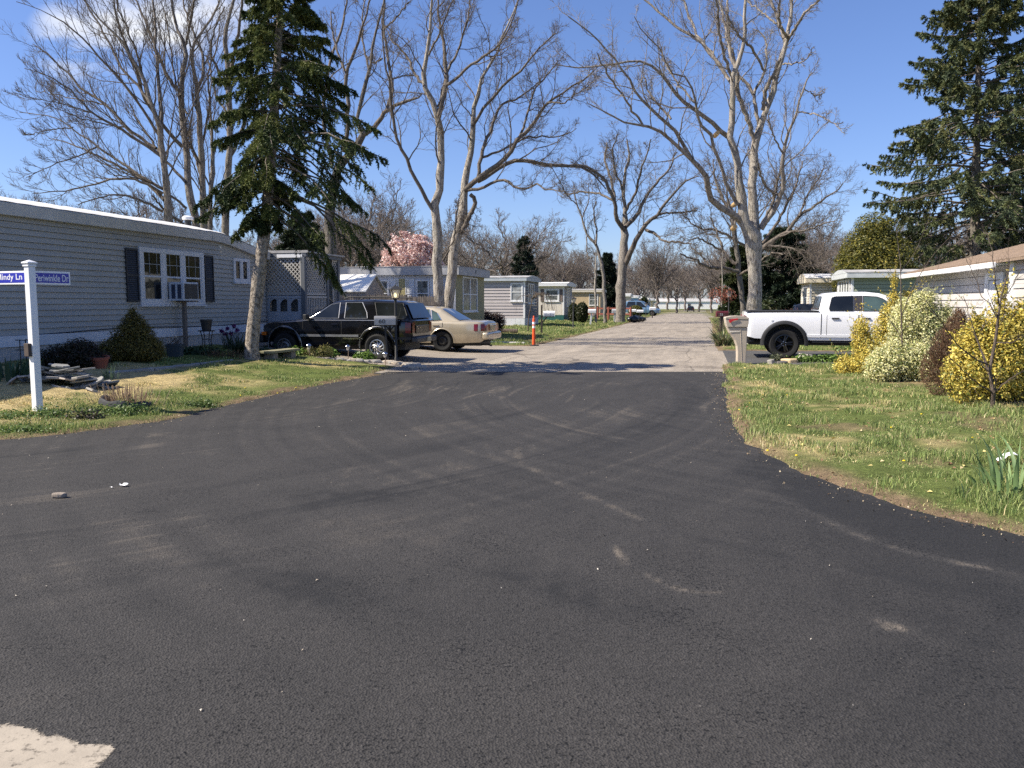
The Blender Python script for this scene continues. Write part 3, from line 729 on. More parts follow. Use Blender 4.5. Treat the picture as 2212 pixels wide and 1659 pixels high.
def home(label, s0, t0, L, Wd, sg, hs, hw, ht, wall, skirt, style='lap', course=.2, roof='flat', roofm=None, fasc=None, over=.12, corner=WHITE, rise=.28, endstyle=None, endm=None, cat='mobile home', name='mobile_home', parts=True, bowend=False):
    """road-end corner at (s0,t0); sg=-1 runs away to the left of the street, +1 to the right"""
    p = road(s0, t0); p.z = gz(p.x, p.y)
    o = T(name, label, cat, p, -AL)
    x0, x1 = (-L, 0.0) if sg < 0 else (0.0, L)
    def walls(mb, z0, z1, st, c, sides='fbed', dep=None):
        S = {'f': ((x0, 0), (x1, 0)), 'b': ((x1, Wd), (x0, Wd)), 'e': ((x1, 0), (x1, Wd)), 'd': ((x0, Wd), (x0, 0))}
        for k in sides:
            a, b = S[k]
            if st == 'lap': mb.lap(a, b, z0, z1, c)
            else: mb.vboard(a, b, z0, z1, c)
        return mb
    es = 'e' if sg < 0 else 'd'
    rest = 'fb' + ('d' if sg < 0 else 'e')
    m = MB(); walls(m, hs, hw, style, course, rest if endm else 'fbed')
    if endm: m.mat(1); walls(m, hs, hw, endstyle or style, course, es)
    m.build('wall', [wall, endm or wall], o)
    k = MB(); walls(k, -.6, hs - .002, 'v', .3); k.mat(1)
    k.build('skirting', [skirt, skirt], o)
    if corner:
        w = .09
        for xx, yy in ((x0, 0), (x1, 0), (x1, Wd), (x0, Wd)):
            c = MB(); c.box(xx - (w if xx == x1 else -w) if False else (xx - w if xx == x1 else xx - .022), (xx + .022 if xx == x1 else xx + w), (yy - .022 if yy == 0 else yy - w), (yy + w if yy == 0 else yy + .022), hs, hw); c.build('corner_trim', corner, o)
    fm = fasc or WHITE; f = MB(); e = over
    f.box(x0 - e, x1 + e, -e - .02, -e, hw - .03, ht); f.box(x0 - e, x1 + e, Wd + e, Wd + e + .02, hw - .03, ht)
    n = 9
    def rz(y): return ht + rise * (1 - (2 * (y / Wd) - 1) ** 2) if roof == 'bow' else (ht + rise * (1 - abs(2 * y / Wd - 1)) if roof == 'gable' else ht + .02 * math.sin(math.pi * min(1, max(0, y / Wd))))
    ys = [-e] + [Wd * i / n for i in range(n + 1)] + [Wd + e]
    for xx, dx in ((x0 - e - .02, .02), (x1 + e, .02)):
        poly = [(-e, hw - .03), (Wd + e, hw - .03)] + [(y, rz(min(max(y, 0), Wd))) for y in reversed(ys)]
        f.prism(poly, xx, xx + dx, 'x')
    f.build('fascia', fm, o, bevel=.006, seg=1)
    r = MB(); rows = []
    for i in range(25):
        xx = x0 - e - .03 + (L + 2 * e + .06) * i / 24
        rows.append([(xx, y, rz(min(max(y, 0), Wd)) + .012 + random.uniform(-.012, .012)) for y in [-e - .035] + ys + [Wd + e + .035]])
    r.grid(rows)
    lo = [[(rw[j][0], rw[j][1], ht - .02 if j in (0, len(rw) - 1) else ht - .02) for j in (0, len(rw) - 1)] for rw in rows]
    r.grid(lo)
    r.grid([[rw[0], (rw[0][0], rw[0][1], ht - .02)] for rw in rows]); r.grid([[rw[-1], (rw[-1][0], rw[-1][1], ht - .02)] for rw in rows])
    r.build('roof', roofm or ROOFG, o, auto=40)
    s = MB(); s.add([(x0 - e, -e, hw - .03), (x1 + e, -e, hw - .03), (x1 + e, Wd + e, hw - .03), (x0 - e, Wd + e, hw - .03)], [(0, 3, 2, 1)]); s.build('soffit', fm, o)
    return o, posf('front', sg), posf('end', sg)

# ---- the long grey home on the left corner (its long side runs along the street)
p = road(8.0, -13.1); BZ = 0.42; p.z = BZ
h1 = T('mobile_home', 'long grey lap sided mobile home with triple window and black shutters behind the street sign', 'mobile home', p, -AL)
e1 = posf('end', -1); LW = 15.1
m = MB(); m.lap((0, 0), (0, 12.75), .54, 2.88, .123); m.lap((0, 12.75), (0, LW), .54, 2.50, .123)
z0, z1, y0, y1 = 2.50, 2.88, 12.75, LW
m.add([(.008, y0, z0), (.008, y1, z0), (.008, y1, z0 + .02), (.008, (y0 + y1) / 2, z0 + .27), (.008, y0, z1)], [(0, 1, 2, 3, 4)])
m.lap((0, LW), (-4.2, LW), .54, 2.50, .123); m.lap((-4.2, 0), (0, 0), .54, 2.88, .123); m.box(-4.2, -.03, .03, LW - .03, .5, 2.45); m.box(-4.2, -.03, .03, 12.7, 2.4501, 2.9)
m.build('wall', GREYS, h1)
m = MB(); m.vboard((.0, 0), (.0, LW), -.5, .318, .2, .01); m.vboard((0, LW), (-4.2, LW), -.5, .318, .2, .01); m.build('skirting', SKIRT, h1)
m = MB(); m.box(.0, .05, 0, LW + .02, .32, .537); m.build('band_board', pbr('white_band', (0.62, 0.63, 0.66), 0.55, 0, 0.1, 2), h1, bevel=.006)
def h1top(y): return 3.10 - 0.36 * float(ss((y - 12.2) / 3.2))
yy = np.linspace(-.1, LW + .12, 60)
m = MB()
m.grid([[(.10, y, h1top(y) - .25), (.13, y, h1top(y) - .24), (.145, y, h1top(y) - .02), (.11, y, h1top(y))] for y in yy])
m.grid([[(.10, y, h1top(y) - .25), (.0, y, h1top(y) - .25)] for y in yy])
for k in range(7):
    y = .4 + k * 2.35; m.box(.128, .150, y, y + .03, h1top(y) - .24, h1top(y) - .02)
m.build('fascia', pbr('aged_white_fascia', (0.50, 0.49, 0.47), 0.5, 0, 0.14, 2.2, 0.1, 25), h1, auto=40)
m = MB(); m.grid([[(.13, y, h1top(y) + .004 + random.uniform(0, .012))] + [(x, y, h1top(y) + .03 + .30 * (1 - ((x + 2.1) / 2.2) ** 2) + random.uniform(-.01, .01)) for x in (0, -.5, -1, -1.6, -2.2, -2.8, -3.4, -4.2)] for y in yy])
m.build('roof', ROOFW, h1, auto=50)
w = win(h1, e1, 9.24, 11.85, 1.13, 2.51, 3, True, GLASS, pbr('window_vinyl', (0.6, 0.61, 0.64), 0.5, 0, 0.06, 4), .12)
mu = MB()
for a in (9.24 + .12 + .79 + .4 - .14, 9.24 + .12 + .79 + .4 + .14, 9.24 + .12 + 1.58 + .4 - .14, 9.24 + .12 + 1.58 + .4 + .14, 9.24 + .12 + .4 - .14, 9.24 + .12 + .4 + .14): pbox(mu, e1, a - .006, a + .006, .025, .029, 1.86, 2.38)
pbox(mu, e1, 9.40, 11.7, .0255, .030, 2.11, 2.125)
mu.build('muntin', pbr('muntin_grey', (.35, .36, .36), .5), w)
win(h1, e1, 13.3, 14.16, 1.77, 2.46, 2, False, GLASS, pbr('window_vinyl', (0.6,) * 3), .09)
shutter(h1, e1, 8.77, 9.19, 1.2, 2.46, BLACKS); shutter(h1, e1, 11.9, 12.3, 1.2, 2.46, BLACKS)
v = MB(); v.tube([(-.9, 12.6, 3.05), (-.9, 12.6, 3.50)], .09, 14); v.build('vent_pipe', pbr('black_pipe', (.02, .02, .02), .5), h1, auto=40)
v2 = MB(); v2.lathe([(0, 3.60), (.10, 3.59), (.15, 3.55), (.15, 3.49), (.10, 3.475), (0, 3.475)], 18, Matrix.Translation((-.9, 12.6, 0))); v2.build('vent_cap', WHITE, h1, auto=50)
cb = MB(); cb.tube([(.03, y, .56 + .03 * math.sin(y * .9) + (.02 * (y - 7) if y > 7 else 0) * .15) for y in np.linspace(0, LW, 30)], .012, 6); cb.build('cable', BLACKS, h1)

# ---- air conditioner propped on a post
ACW = pbr('air_conditioner_enamel', (.50, .54, .62), .45, 0, .1, 3)
a = T('air_conditioner', 'white window air conditioner with dark back grille propped on a wooden post', 'air conditioner', (road(18.65, -13.1) + Vector((0, 0, BZ))), -AL)
b = MB(); b.box(-.02, .44, -.32, .32, 1.23, 1.70); b.build('cabinet', ACW, a, bevel=.012)
b = MB()
for k in (0, 1): b.box(.10 + k * .17, .21 + k * .17, -.324, -.319, 1.28, 1.64)
b.build('side_vent', pbr('navy_vent', (.03, .04, .075), .6), a)
b = MB(); b.box(.438, .452, -.27, .27, 1.28, 1.655)
for k in range(13): b.box(.45, .456, -.26, .26, 1.295 + k * .027, 1.303 + k * .027)
b.build('back_grille', pbr('dark_coil', (.055, .05, .048), .6, 0, .4, 12), a)
b = MB(); b.box(-.02, .40, -.05, .36, 1.20, 1.228); b.build('support_board', pbr('old_board', (.16, .13, .11), .8), a)
b = MB(); b.box(.18, .27, -.045, .045, -.35, 1.199); b.build('support_post', pbr('old_board', (.16, .13, .11), .8, 0, .3, 12, stretch=(1, 1, .1)), a, bevel=.006)

# ---- lattice porch on the end of the grey home
LAT = pbr('grey_lattice_paint', (.44, .42, .39), .7, 0, .15, 6)
PCH = pbr('porch_grey_paint', (.11, .12, .135), .6, 0, .15, 4)
p = road(23.3, -11.9); p.z = 0.38
po = T('porch', 'grey porch with white lattice panels beside the black parked sport utility vehicle', 'porch', p, -AL)
def lattice(name, pos, a0, a1, z0, z1, parent, sp=.135, w=.042):
    f = MB(); L = a1 - a0; Hh = z1 - z0
    for sgn, o in ((1, .004), (-1, .012)):
        c = -Hh if sgn > 0 else 0
        while c < (L if sgn > 0 else L + Hh):
            pts = []
            # line a = a0 + c + sgn*(z-z0)
            q0, q1 = 0.0, Hh
            lo = (-c) / sgn; hi = (L - c) / sgn
            if lo > hi: lo, hi = hi, lo
            q0, q1 = max(q0, lo), min(q1, hi)
            if q1 - q0 > .03:
                h = w * .7
                A = [(a0 + c + sgn * q0 - h, z0 + q0), (a0 + c + sgn * q0 + h, z0 + q0), (a0 + c + sgn * q1 + h, z0 + q1), (a0 + c + sgn * q1 - h, z0 + q1)]
                A = [(min(max(x, a0), a1), z) for x, z in A]
                f.add([pos(x, o - .004, z) for x, z in A] + [pos(x, o + .004, z) for x, z in A], [(0, 1, 2, 3), (4, 7, 6, 5), (0, 4, 5, 1), (1, 5, 6, 2), (2, 6, 7, 3), (3, 7, 4, 0)])
            c += sp * 1.0
    for q in ((a0 - .02, a0 + .03, z0, z1), (a1 - .03, a1 + .02, z0, z1), (a0 + .03, a1 - .03, z1 - .05, z1), (a0 + .03, a1 - .03, z0, z0 + .05)):
        pbox(f, pos, q[0], q[1], .018, .034, q[2], q[3])
    return f.build(name, LAT, parent)
pf = lambda a, o, z: (a, -o, z); pe = lambda a, o, z: (o, a, z)
lattice('lattice_panel', pf, -1.30, -.09, 1.46, 2.62, po); lattice('lattice_panel', pe, .09, 1.45, 1.46, 2.62, po); lattice('lattice_panel', pe, 1.98, 2.38, 1.0, 2.62, po)
b = MB(); b.box(-1.4, -.08, 2.36, 2.40, .5, 2.62); b.box(-1.44, -1.40, .08, 2.32, .5, 2.62); b.build('back_wall', GREYS, po)
for x, y in ((0, 0), (0, 2.4), (0, 1.55), (-1.35, 0), (-1.35, 2.4)):
    b = MB(); b.box(x - .07, x + .07, y - .07, y + .07, -.5, 2.62); b.build('post', PCH, po, bevel=.008)
b = MB(); b.box(-1.4, .12, -.05, 2.5, 2.62, 2.74); b.build('beam', PCH, po, bevel=.01)
b = MB(); b.box(-.85, .0, -.075, -.052, 2.60, 2.70); b.build('trim_board', WHITE, po)
b = MB(); b.grid([[(x, y, 2.76 + .02 * (2.5 - y) + random.uniform(-.01, .01)) for y in np.linspace(-.06, 2.6, 6)] for x in np.linspace(-1.4, .2, 8)]); b.grid([[(x, -.06, 2.74 + dz) for dz in (0, .08)] for x in np.linspace(-1.4, .2, 8)]); b.grid([[(.2, y, 2.74 + dz) for dz in (0, .05)] for y in np.linspace(-.06, 2.6, 6)]); b.build('roof', ROOFG, po)
b = MB(); b.box(-2.6, .0, .0, 2.4, .45, .55); b.box(-2.6, -.03, .02, .05, -.5, .45); b.box(-.03, .0, .02, 2.4, -.5, .45); b.box(-1.25, -.1, .25, .28, .55, 1.5); b.build('deck_and_shade_board', PCH, po)  # last box: dark board added as the interior shade behind the gate openings
b = MB(); b.box(.0, .05, .08, 1.48, 1.37, 1.43); b.box(.0, .05, .08, 1.48, .62, .68)
for k in range(12): b.box(.005, .04, .13 + k * .115, .17 + k * .115, .68, 1.37)
b.build('railing', LAT, po)
b = MB(); b.box(-1.3, -.08, -.04, .0, .5, .6); b.box(-1.3, -.08, -.04, .0, 1.36, 1.44)
for k in range(4): b.box(-1.28 + k * .36, -1.17 + k * .36, -.03, .0, .6, 1.36)
for k in range(3): b.prism([(-1.17 + k * .36, 1.36), (-1.17 + k * .36, 1.2), (-1.08 + k * .36, 1.3), (-.99 + k * .36, 1.34), (-.9 + k * .36, 1.3), (-.81 + k * .36, 1.2), (-.81 + k * .36, 1.36)], -.028, -.002)
b.box(-1.28, -.10, -.028, -.004, .6, .95)
b.build('gate_panel', pbr('pale_porch_panel', (.36, .38, .42), .6, 0, .1, 5), po)

# ---- stockade fence across the back of the driveway
FEN = pbr('weathered_fence_wood', (.115, .095, .08), .9, 0, .45, 9, .4, 40, stretch=(1, 1, .12), col2=(.20, .17, .145))
p = road(29.95, -9.75); p.z = gz(p.x, p.y)
fo = T('picket_fence', 'weathered brown stockade fence across the back of the driveway', 'fence', p, -AL)
def pickets(name, x0, x1, h, parent, pw=.075, gap=.012, wob=.02):
    f = MB(); x = x0
    while x < x1 - pw * .5:
        t = h + random.uniform(-wob, wob); a = random.uniform(-.004, .004)
        f.prism([(x, -.5), (x + pw, -.5), (x + pw + a, t - .07), (x + pw * .5 + a, t), (x + a, t - .07)], -.012 + a, .008 + a); x += pw + gap
    for z in (.4, h - .35): f.box(x0, x1, .02, .06, z, z + .08)
    return f.build(name, FEN, parent)
pickets('pickets', -4.15, -2.9, 1.84, fo, .075, .03); pickets('pickets', -2.8, -1.33, 1.86, fo, .08, .008); pickets('gate', -1.28, -.04, 1.80, fo, .08, .010)
for x in (-4.2, -2.85, -1.31, 0.03):
    b = MB(); b.box(x - .055, x + .055, -.03, .08, -.5, 1.83 if x < 0 else 1.72); b.build('post', FEN, fo, bevel=.008)
b = MB(); b.box(-1.25, -.04, -.05, -.015, 1.42, 1.55); b.build('gate_rail', FEN, fo)

# ---- white shed behind the fence
p = road(30.35, -12.9); p.z = gz(p.x, p.y)
sh = T('shed', 'white roofed storage shed with tan gable behind the stockade fence', 'shed', p, -AL)
TAN = pbr('tan_shed_panel', (.40, .33, .28), .7, 0, .1, 4)
b = MB(); b.box(-3.2, 0, 0, 2.0, -.4, 1.90); b.prism([(0, 1.90), (2.0, 1.90), (1.0, 2.50)], -3.2, -.001, 'x'); b.build('wall', TAN, sh)
b = MB()
for (ya, za), (yb, zb) in (((-.12, 1.86), (1.0, 2.54)), ((1.0, 2.54), (2.12, 1.86))):
    b.add([(x, y, z + d) for d in (0, .05) for x in (-3.3, .10) for y, z in ((ya, za), (yb, zb))], [(0, 2, 3, 1), (4, 5, 7, 6), (0, 1, 5, 4), (2, 6, 7, 3), (0, 4, 6, 2), (1, 3, 7, 5)])
b.build('roof', pbr('white_shed_roof', (.80, .77, .70), .5, 0, .05, 1.0), sh)
b = MB(); b.box(.002, .03, .62, 1.38, .1, 1.75); b.build('door', pbr('tan_shed_door', (.34, .28, .24), .7, 0, .1, 4), sh)

# ---- second home: white front, tan road end
OL = pbr('olive_tan_board', (.30, .27, .15), .7, 0, .12, 3, stretch=(1, 1, .3)); LIL = pbr('pale_lilac_board', (.55, .55, .58), .6, 0, .12, 3)
h2, f2, e2 = home('tan and white mobile home with flat grey fascia behind the bare twin trunk tree', 33.0, -9.97, 14, 4.6, -1, .62, 2.72, 3.05, LIL, pbr('white_skirting', (.66, .66, .66), .6, 0, .1, 3), 'v', .25, 'flat', ROOFG, pbr('grey_fascia', (.36, .36, .37), .6, 0, .15, 2), .22, None, endm=OL, endstyle='v')
win(h2, e2, .95, 3.3, 1.15, 2.66, 2, True, CURT)
for a in (-1.75, -3.55): win(h2, f2, a, a + .62, 1.35, 2.5, 1, True, CURT)
win(h2, f2, -5.9, -5.2, 1.7, 2.5, 1, True, CURT)
for a in (-2.2, -1.1, -4.0, -2.9): shutter(h2, f2, a, a + .40, 1.3, 2.55, WHITE)
for a in (-2.65, -5.0):
    b = MB(); pbox(b, f2, a, a + .62, .014, .03, .7, 2.55)
    for k in range(5): pbox(b, f2, a + k * .124, a + k * .124 + .012, .03, .034, .7, 2.55)
    b.build('panel', pbr('yellow_board', (.42, .36, .17), .7, 0, .1, 3), h2)
b = MB(); b.prism([(2.2, 2.98), (2.24, 2.98), (2.3, 2.84), (2.36, 2.98), (2.4, 2.98), (2.31, 2.80), (2.29, 2.80)], .243, .25, 'x'); b.build('letter', BLACKS, h2)

GRB = pbr('greige_siding', (.40, .36, .35), .6, 0, .06, 2); DRK = pbr('shade_toned_siding', (.16, .16, .165), .6, 0, .1, 3)  # road end siding is a darker tone, its shade put into the colour
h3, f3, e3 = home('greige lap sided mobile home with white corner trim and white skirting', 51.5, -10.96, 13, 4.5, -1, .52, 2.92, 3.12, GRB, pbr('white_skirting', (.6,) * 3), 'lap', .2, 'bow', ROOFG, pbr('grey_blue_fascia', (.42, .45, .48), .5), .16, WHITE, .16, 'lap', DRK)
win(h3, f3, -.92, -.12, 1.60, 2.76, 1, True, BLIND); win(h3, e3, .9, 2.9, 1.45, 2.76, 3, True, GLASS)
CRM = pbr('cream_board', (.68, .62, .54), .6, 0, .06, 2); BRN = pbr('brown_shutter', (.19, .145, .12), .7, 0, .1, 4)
h4, f4, e4 = home('cream board mobile home with brown shutters and dark green skirting', 67.2, -11.0, 12, 4.2, -1, .5, 2.9, 3.1, CRM, pbr('green_skirting', (.015, .10, .09), .6), 'v', .2, 'bow', ROOFW, WHITE, .3, WHITE, .14, 'v', pbr('shaded_grey_board', (.3, .29, .28), .6))  # cream road end turned grey: the shade on it is in the colour
win(h4, f4, -1.62, -.38, 1.62, 2.62, 1, True, CURT, None, .1); shutter(h4, f4, -1.95, -1.66, 1.62, 2.62, BRN); shutter(h4, f4, -.34, -.1, 1.62, 2.62, BRN)
win(h4, e4, 1.2, 3.2, 1.2, 2.75, 2, True, CURT)
hT, fT, eT = home('tan vertical board mobile home behind the clipped round shrubs', 95, -11.3, 13, 4.2, -1, .45, 2.75, 3.0, pbr('tan_board', (.52, .40, .25), .6, 0, .08, 2), pbr('tan_board', (.5,) * 3), 'v', .25, 'bow', ROOFG, pbr('cream_fascia', (.6, .55, .46), .6), .2, None, .12)
win(hT, fT, -1.3, -.25, 1.2, 2.5, 1, True, CURT)
FARHOMES = [(112, -11.2, 'white lap sided mobile home beside the big roadside oak trunk', (.70, .72, .74), 'lap'), (133, -11.2, 'cream and brown mobile home just past the white one', (.62, .55, .47), 'v'),
      (151, -11.2, 'small light blue mobile home down the street', (.27, .47, .78), 'v'), (167, -11.2, 'red and white mobile home down the street', (.42, .13, .07), 'v'),
      (184, -11.4, 'grey and white mobile home with silver roof far down the street', (.5, .52, .5), 'lap'), (205, -11.5, 'pale yellow mobile home far down the street', (.62, .50, .30), 'v'), (226, -11.5, 'far white mobile home near the end of the street', (.7, .68, .62), 'lap')]
for s, t, lb, c, st in FARHOMES:
    hh, ff, ee = home(lb, s, t, 12, 4.2, -1, .4, 2.75, 3.05, pbr('home_paint_%d' % s, c, .6, 0, .06, 2), pbr('white_skirting', (.6,) * 3), st, .22, 'bow', ROOFW, WHITE, .25, None, .12)
    win(hh, ff, -1.4, -.5, 1.3, 2.4, 1, True, CURT); win(hh, ee, 1.2, 3.0, 1.2, 2.5, 2, True, GLASS)
    if 'red' in lb:
        b = MB(); b.prism([(-3.2, .4), (-.6, .4), (-.2, 2.2), (-2.6, 2.2)], -.045, -.02); b.build('panel', WHITE, hh)
# white building across the end of the street
p = road(300, -13); p.z = gz(p.x, p.y)
hw_, fw_, ew_ = home('long white house with grey roof across the far end of the street', 300, 6, 24, 9, -1, .1, 2.6, 2.75, pbr('white_stucco', (.74, .73, .71), .6, 0, .05, 1), pbr('white_stucco', (.7,) * 3), 'lap', .3, 'gable', ROOFG, WHITE, .3, None, 1.2, cat='house', name='house')
win(hw_, fw_, -10.5, -9.3, 1.0, 2.0); win(hw_, fw_, -6.4, -5.2, 1.0, 2.0)
hw2, _, _ = home('low pale grey roofed house beside the far end of the street', 285, -7, 20, 8, -1, .1, 2.6, 2.75, pbr('white_stucco', (.7,) * 3), pbr('white_stucco', (.7,) * 3), 'lap', .3, 'gable', pbr('pale_shingles', (.45, .42, .40), .8), WHITE, .3, None, 1.1, cat='house', name='house')

# ---- right side of the street
GRN = pbr('sage_green_siding', (.27, .30, .20), .6, 0, .06, 2)
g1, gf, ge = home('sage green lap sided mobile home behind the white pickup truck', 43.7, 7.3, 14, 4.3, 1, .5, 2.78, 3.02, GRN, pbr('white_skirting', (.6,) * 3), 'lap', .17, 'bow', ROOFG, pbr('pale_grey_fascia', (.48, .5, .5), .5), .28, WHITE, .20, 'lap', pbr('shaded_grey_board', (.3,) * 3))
win(g1, ge, .5, 3.7, .9, 2.7, 4, False, CURT)
g2, gf2, ge2 = home('cream lap sided mobile home with rounded roof end past the green one', 51.5, 6.3, 13, 4.2, 1, .5, 2.75, 3.0, pbr('cream_siding', (.66, .58, .44), .6, 0, .05, 2), pbr('white_skirting', (.6,) * 3), 'lap', .16, 'bow', ROOFW, pbr('cream_siding', (.6,) * 3), .25, WHITE, .3)
win(g2, ge2, 1.0, 3.2, 1.2, 2.5, 2, True, CURT)
g3, gf3, ge3 = home('small blue metal mobile home with white curved roof', 70, 6.9, 11, 4.0, 1, .4, 2.45, 2.68, pbr('blue_metal_board', (.13, .22, .38), .5, 0, .08, 2), pbr('blue_metal_board', (.2,) * 3), 'v', .18, 'bow', ROOFW, WHITE, .5, WHITE, .22)
win(g3, ge3, .8, 3.2, .6, 2.3, 2, True, BLIND)
# white building with brown shingles, long side along the street
SHG = pbr('brown_shingles', (.23, .165, .115), .9, 0, .5, 5, .6, 40, stretch=(1, 3, 1)); WSD = pbr('white_aluminium_siding', (.50, .465, .43), .5, 0, .10, 2)
p = road(32.0, 7.5); p.z = gz(p.x, p.y) + .10
r1 = T('house', 'white sided house with brown shingle roof behind the yellow bushes', 'house', p, -AL)
m = MB(); m.lap((0, 0), (0, -9.2), -.4, 2.36, .215); m.lap((5, 0), (0, 0), -.4, 2.36, .215); m.box(.05, 5, -9.2, -.03, -.4, 2.36); m.build('wall', WSD, r1)
m = MB(); m.add([(-.42, .1, 2.40), (-.42, -15, 2.40), (5.2, -15, 3.86), (5.2, .1, 3.86), (-.42, .1, 2.46), (-.42, -15, 2.46), (5.2, -15, 3.92), (5.2, .1, 3.92)], [(0, 1, 2, 3), (4, 7, 6, 5), (0, 4, 5, 1), (1, 5, 6, 2), (2, 6, 7, 3), (3, 7, 4, 0)])
for k in range(26):
    x = -.4 + k * .215; z = 2.466 + (x + .42) * .2598
    m.add([(x, .11, z + .012), (x, -15, z + .012), (x + .21, -15, z + .058), (x + .21, .11, z + .058), (x, .11, z), (x, -15, z)], [(0, 1, 2, 3), (0, 4, 5, 1)])
m.build('roof', SHG, r1)
m = MB(); m.box(-.54, -.43, -9.5, .12, 2.28, 2.42); m.box(-.42, .0, -9.5, .1, 2.37, 2.395); m.build('gutter', WHITE, r1, bevel=.02)
q = lambda a, o, z: (-o, a, z)
m = MB(); pbox(m, q, -8.75, -7.85, .02, .05, -.3, 2.0); m.build('door', pbr('white_door', (.66, .66, .68), .4, 0, .03, 2), r1, bevel=.01)
m = MB(); pbox(m, q, -8.95, -8.76, .02, .09, -.3, 2.2); pbox(m, q, -7.84, -7.6, .02, .09, -.3, 2.2); pbox(m, q, -8.76, -7.84, .02, .09, 2.02, 2.2); m.build('door_frame', WHITE, r1, bevel=.01)
m = MB(); m.lap((-.15, -9.75), (-.15, -15), -.4, 2.42, .215); m.lap((3, -9.75), (-.15, -9.75), -.4, 2.42, .215); m.box(-.12, 5, -15, -9.78, -.4, 2.42); m.build('front_wing', WSD, r1)
m = MB(); m.box(-.20, .0, -9.95, -9.70, -.4, 2.42); m.build('corner_trim', WHITE, r1, bevel=.01)
# ================================================================ vehicles
TYRE = pbr('tyre_rubber', (.018, .018, .018), .85, 0, .2, 10, .2, 60, .3)
BLKP = pbr('black_plastic', (.022, .022, .023), .6, 0, .15, 8)
CHR = pbr('chrome', (.62, .63, .65), .18, 1.0, .05, 4)
STEEL = pbr('dull_steel', (.20, .20, .20), .45, .8, .2, 8)
ALLOY = pbr('alloy', (.55, .55, .56), .3, .9, .1, 8)
REDL = pbr('red_lens', (.16, .006, .01), .12, 0, .15, 10, 0, 60, .6)
AMB = pbr('amber_lens', (.55, .13, .01), .15, 0, .1, 8)
CLR = pbr('clear_lens', (.55, .57, .58), .1, 0, .1, 10, 0, 60, .8)
CGL = glassmat('car_glass', (.012, .014, .015), .03)
CGL2 = glassmat('car_glass_green', (.055, .085, .08), .03)

def profile(xs, pts):
    p = np.array(pts); return np.interp(xs, p[:, 0], p[:, 1])

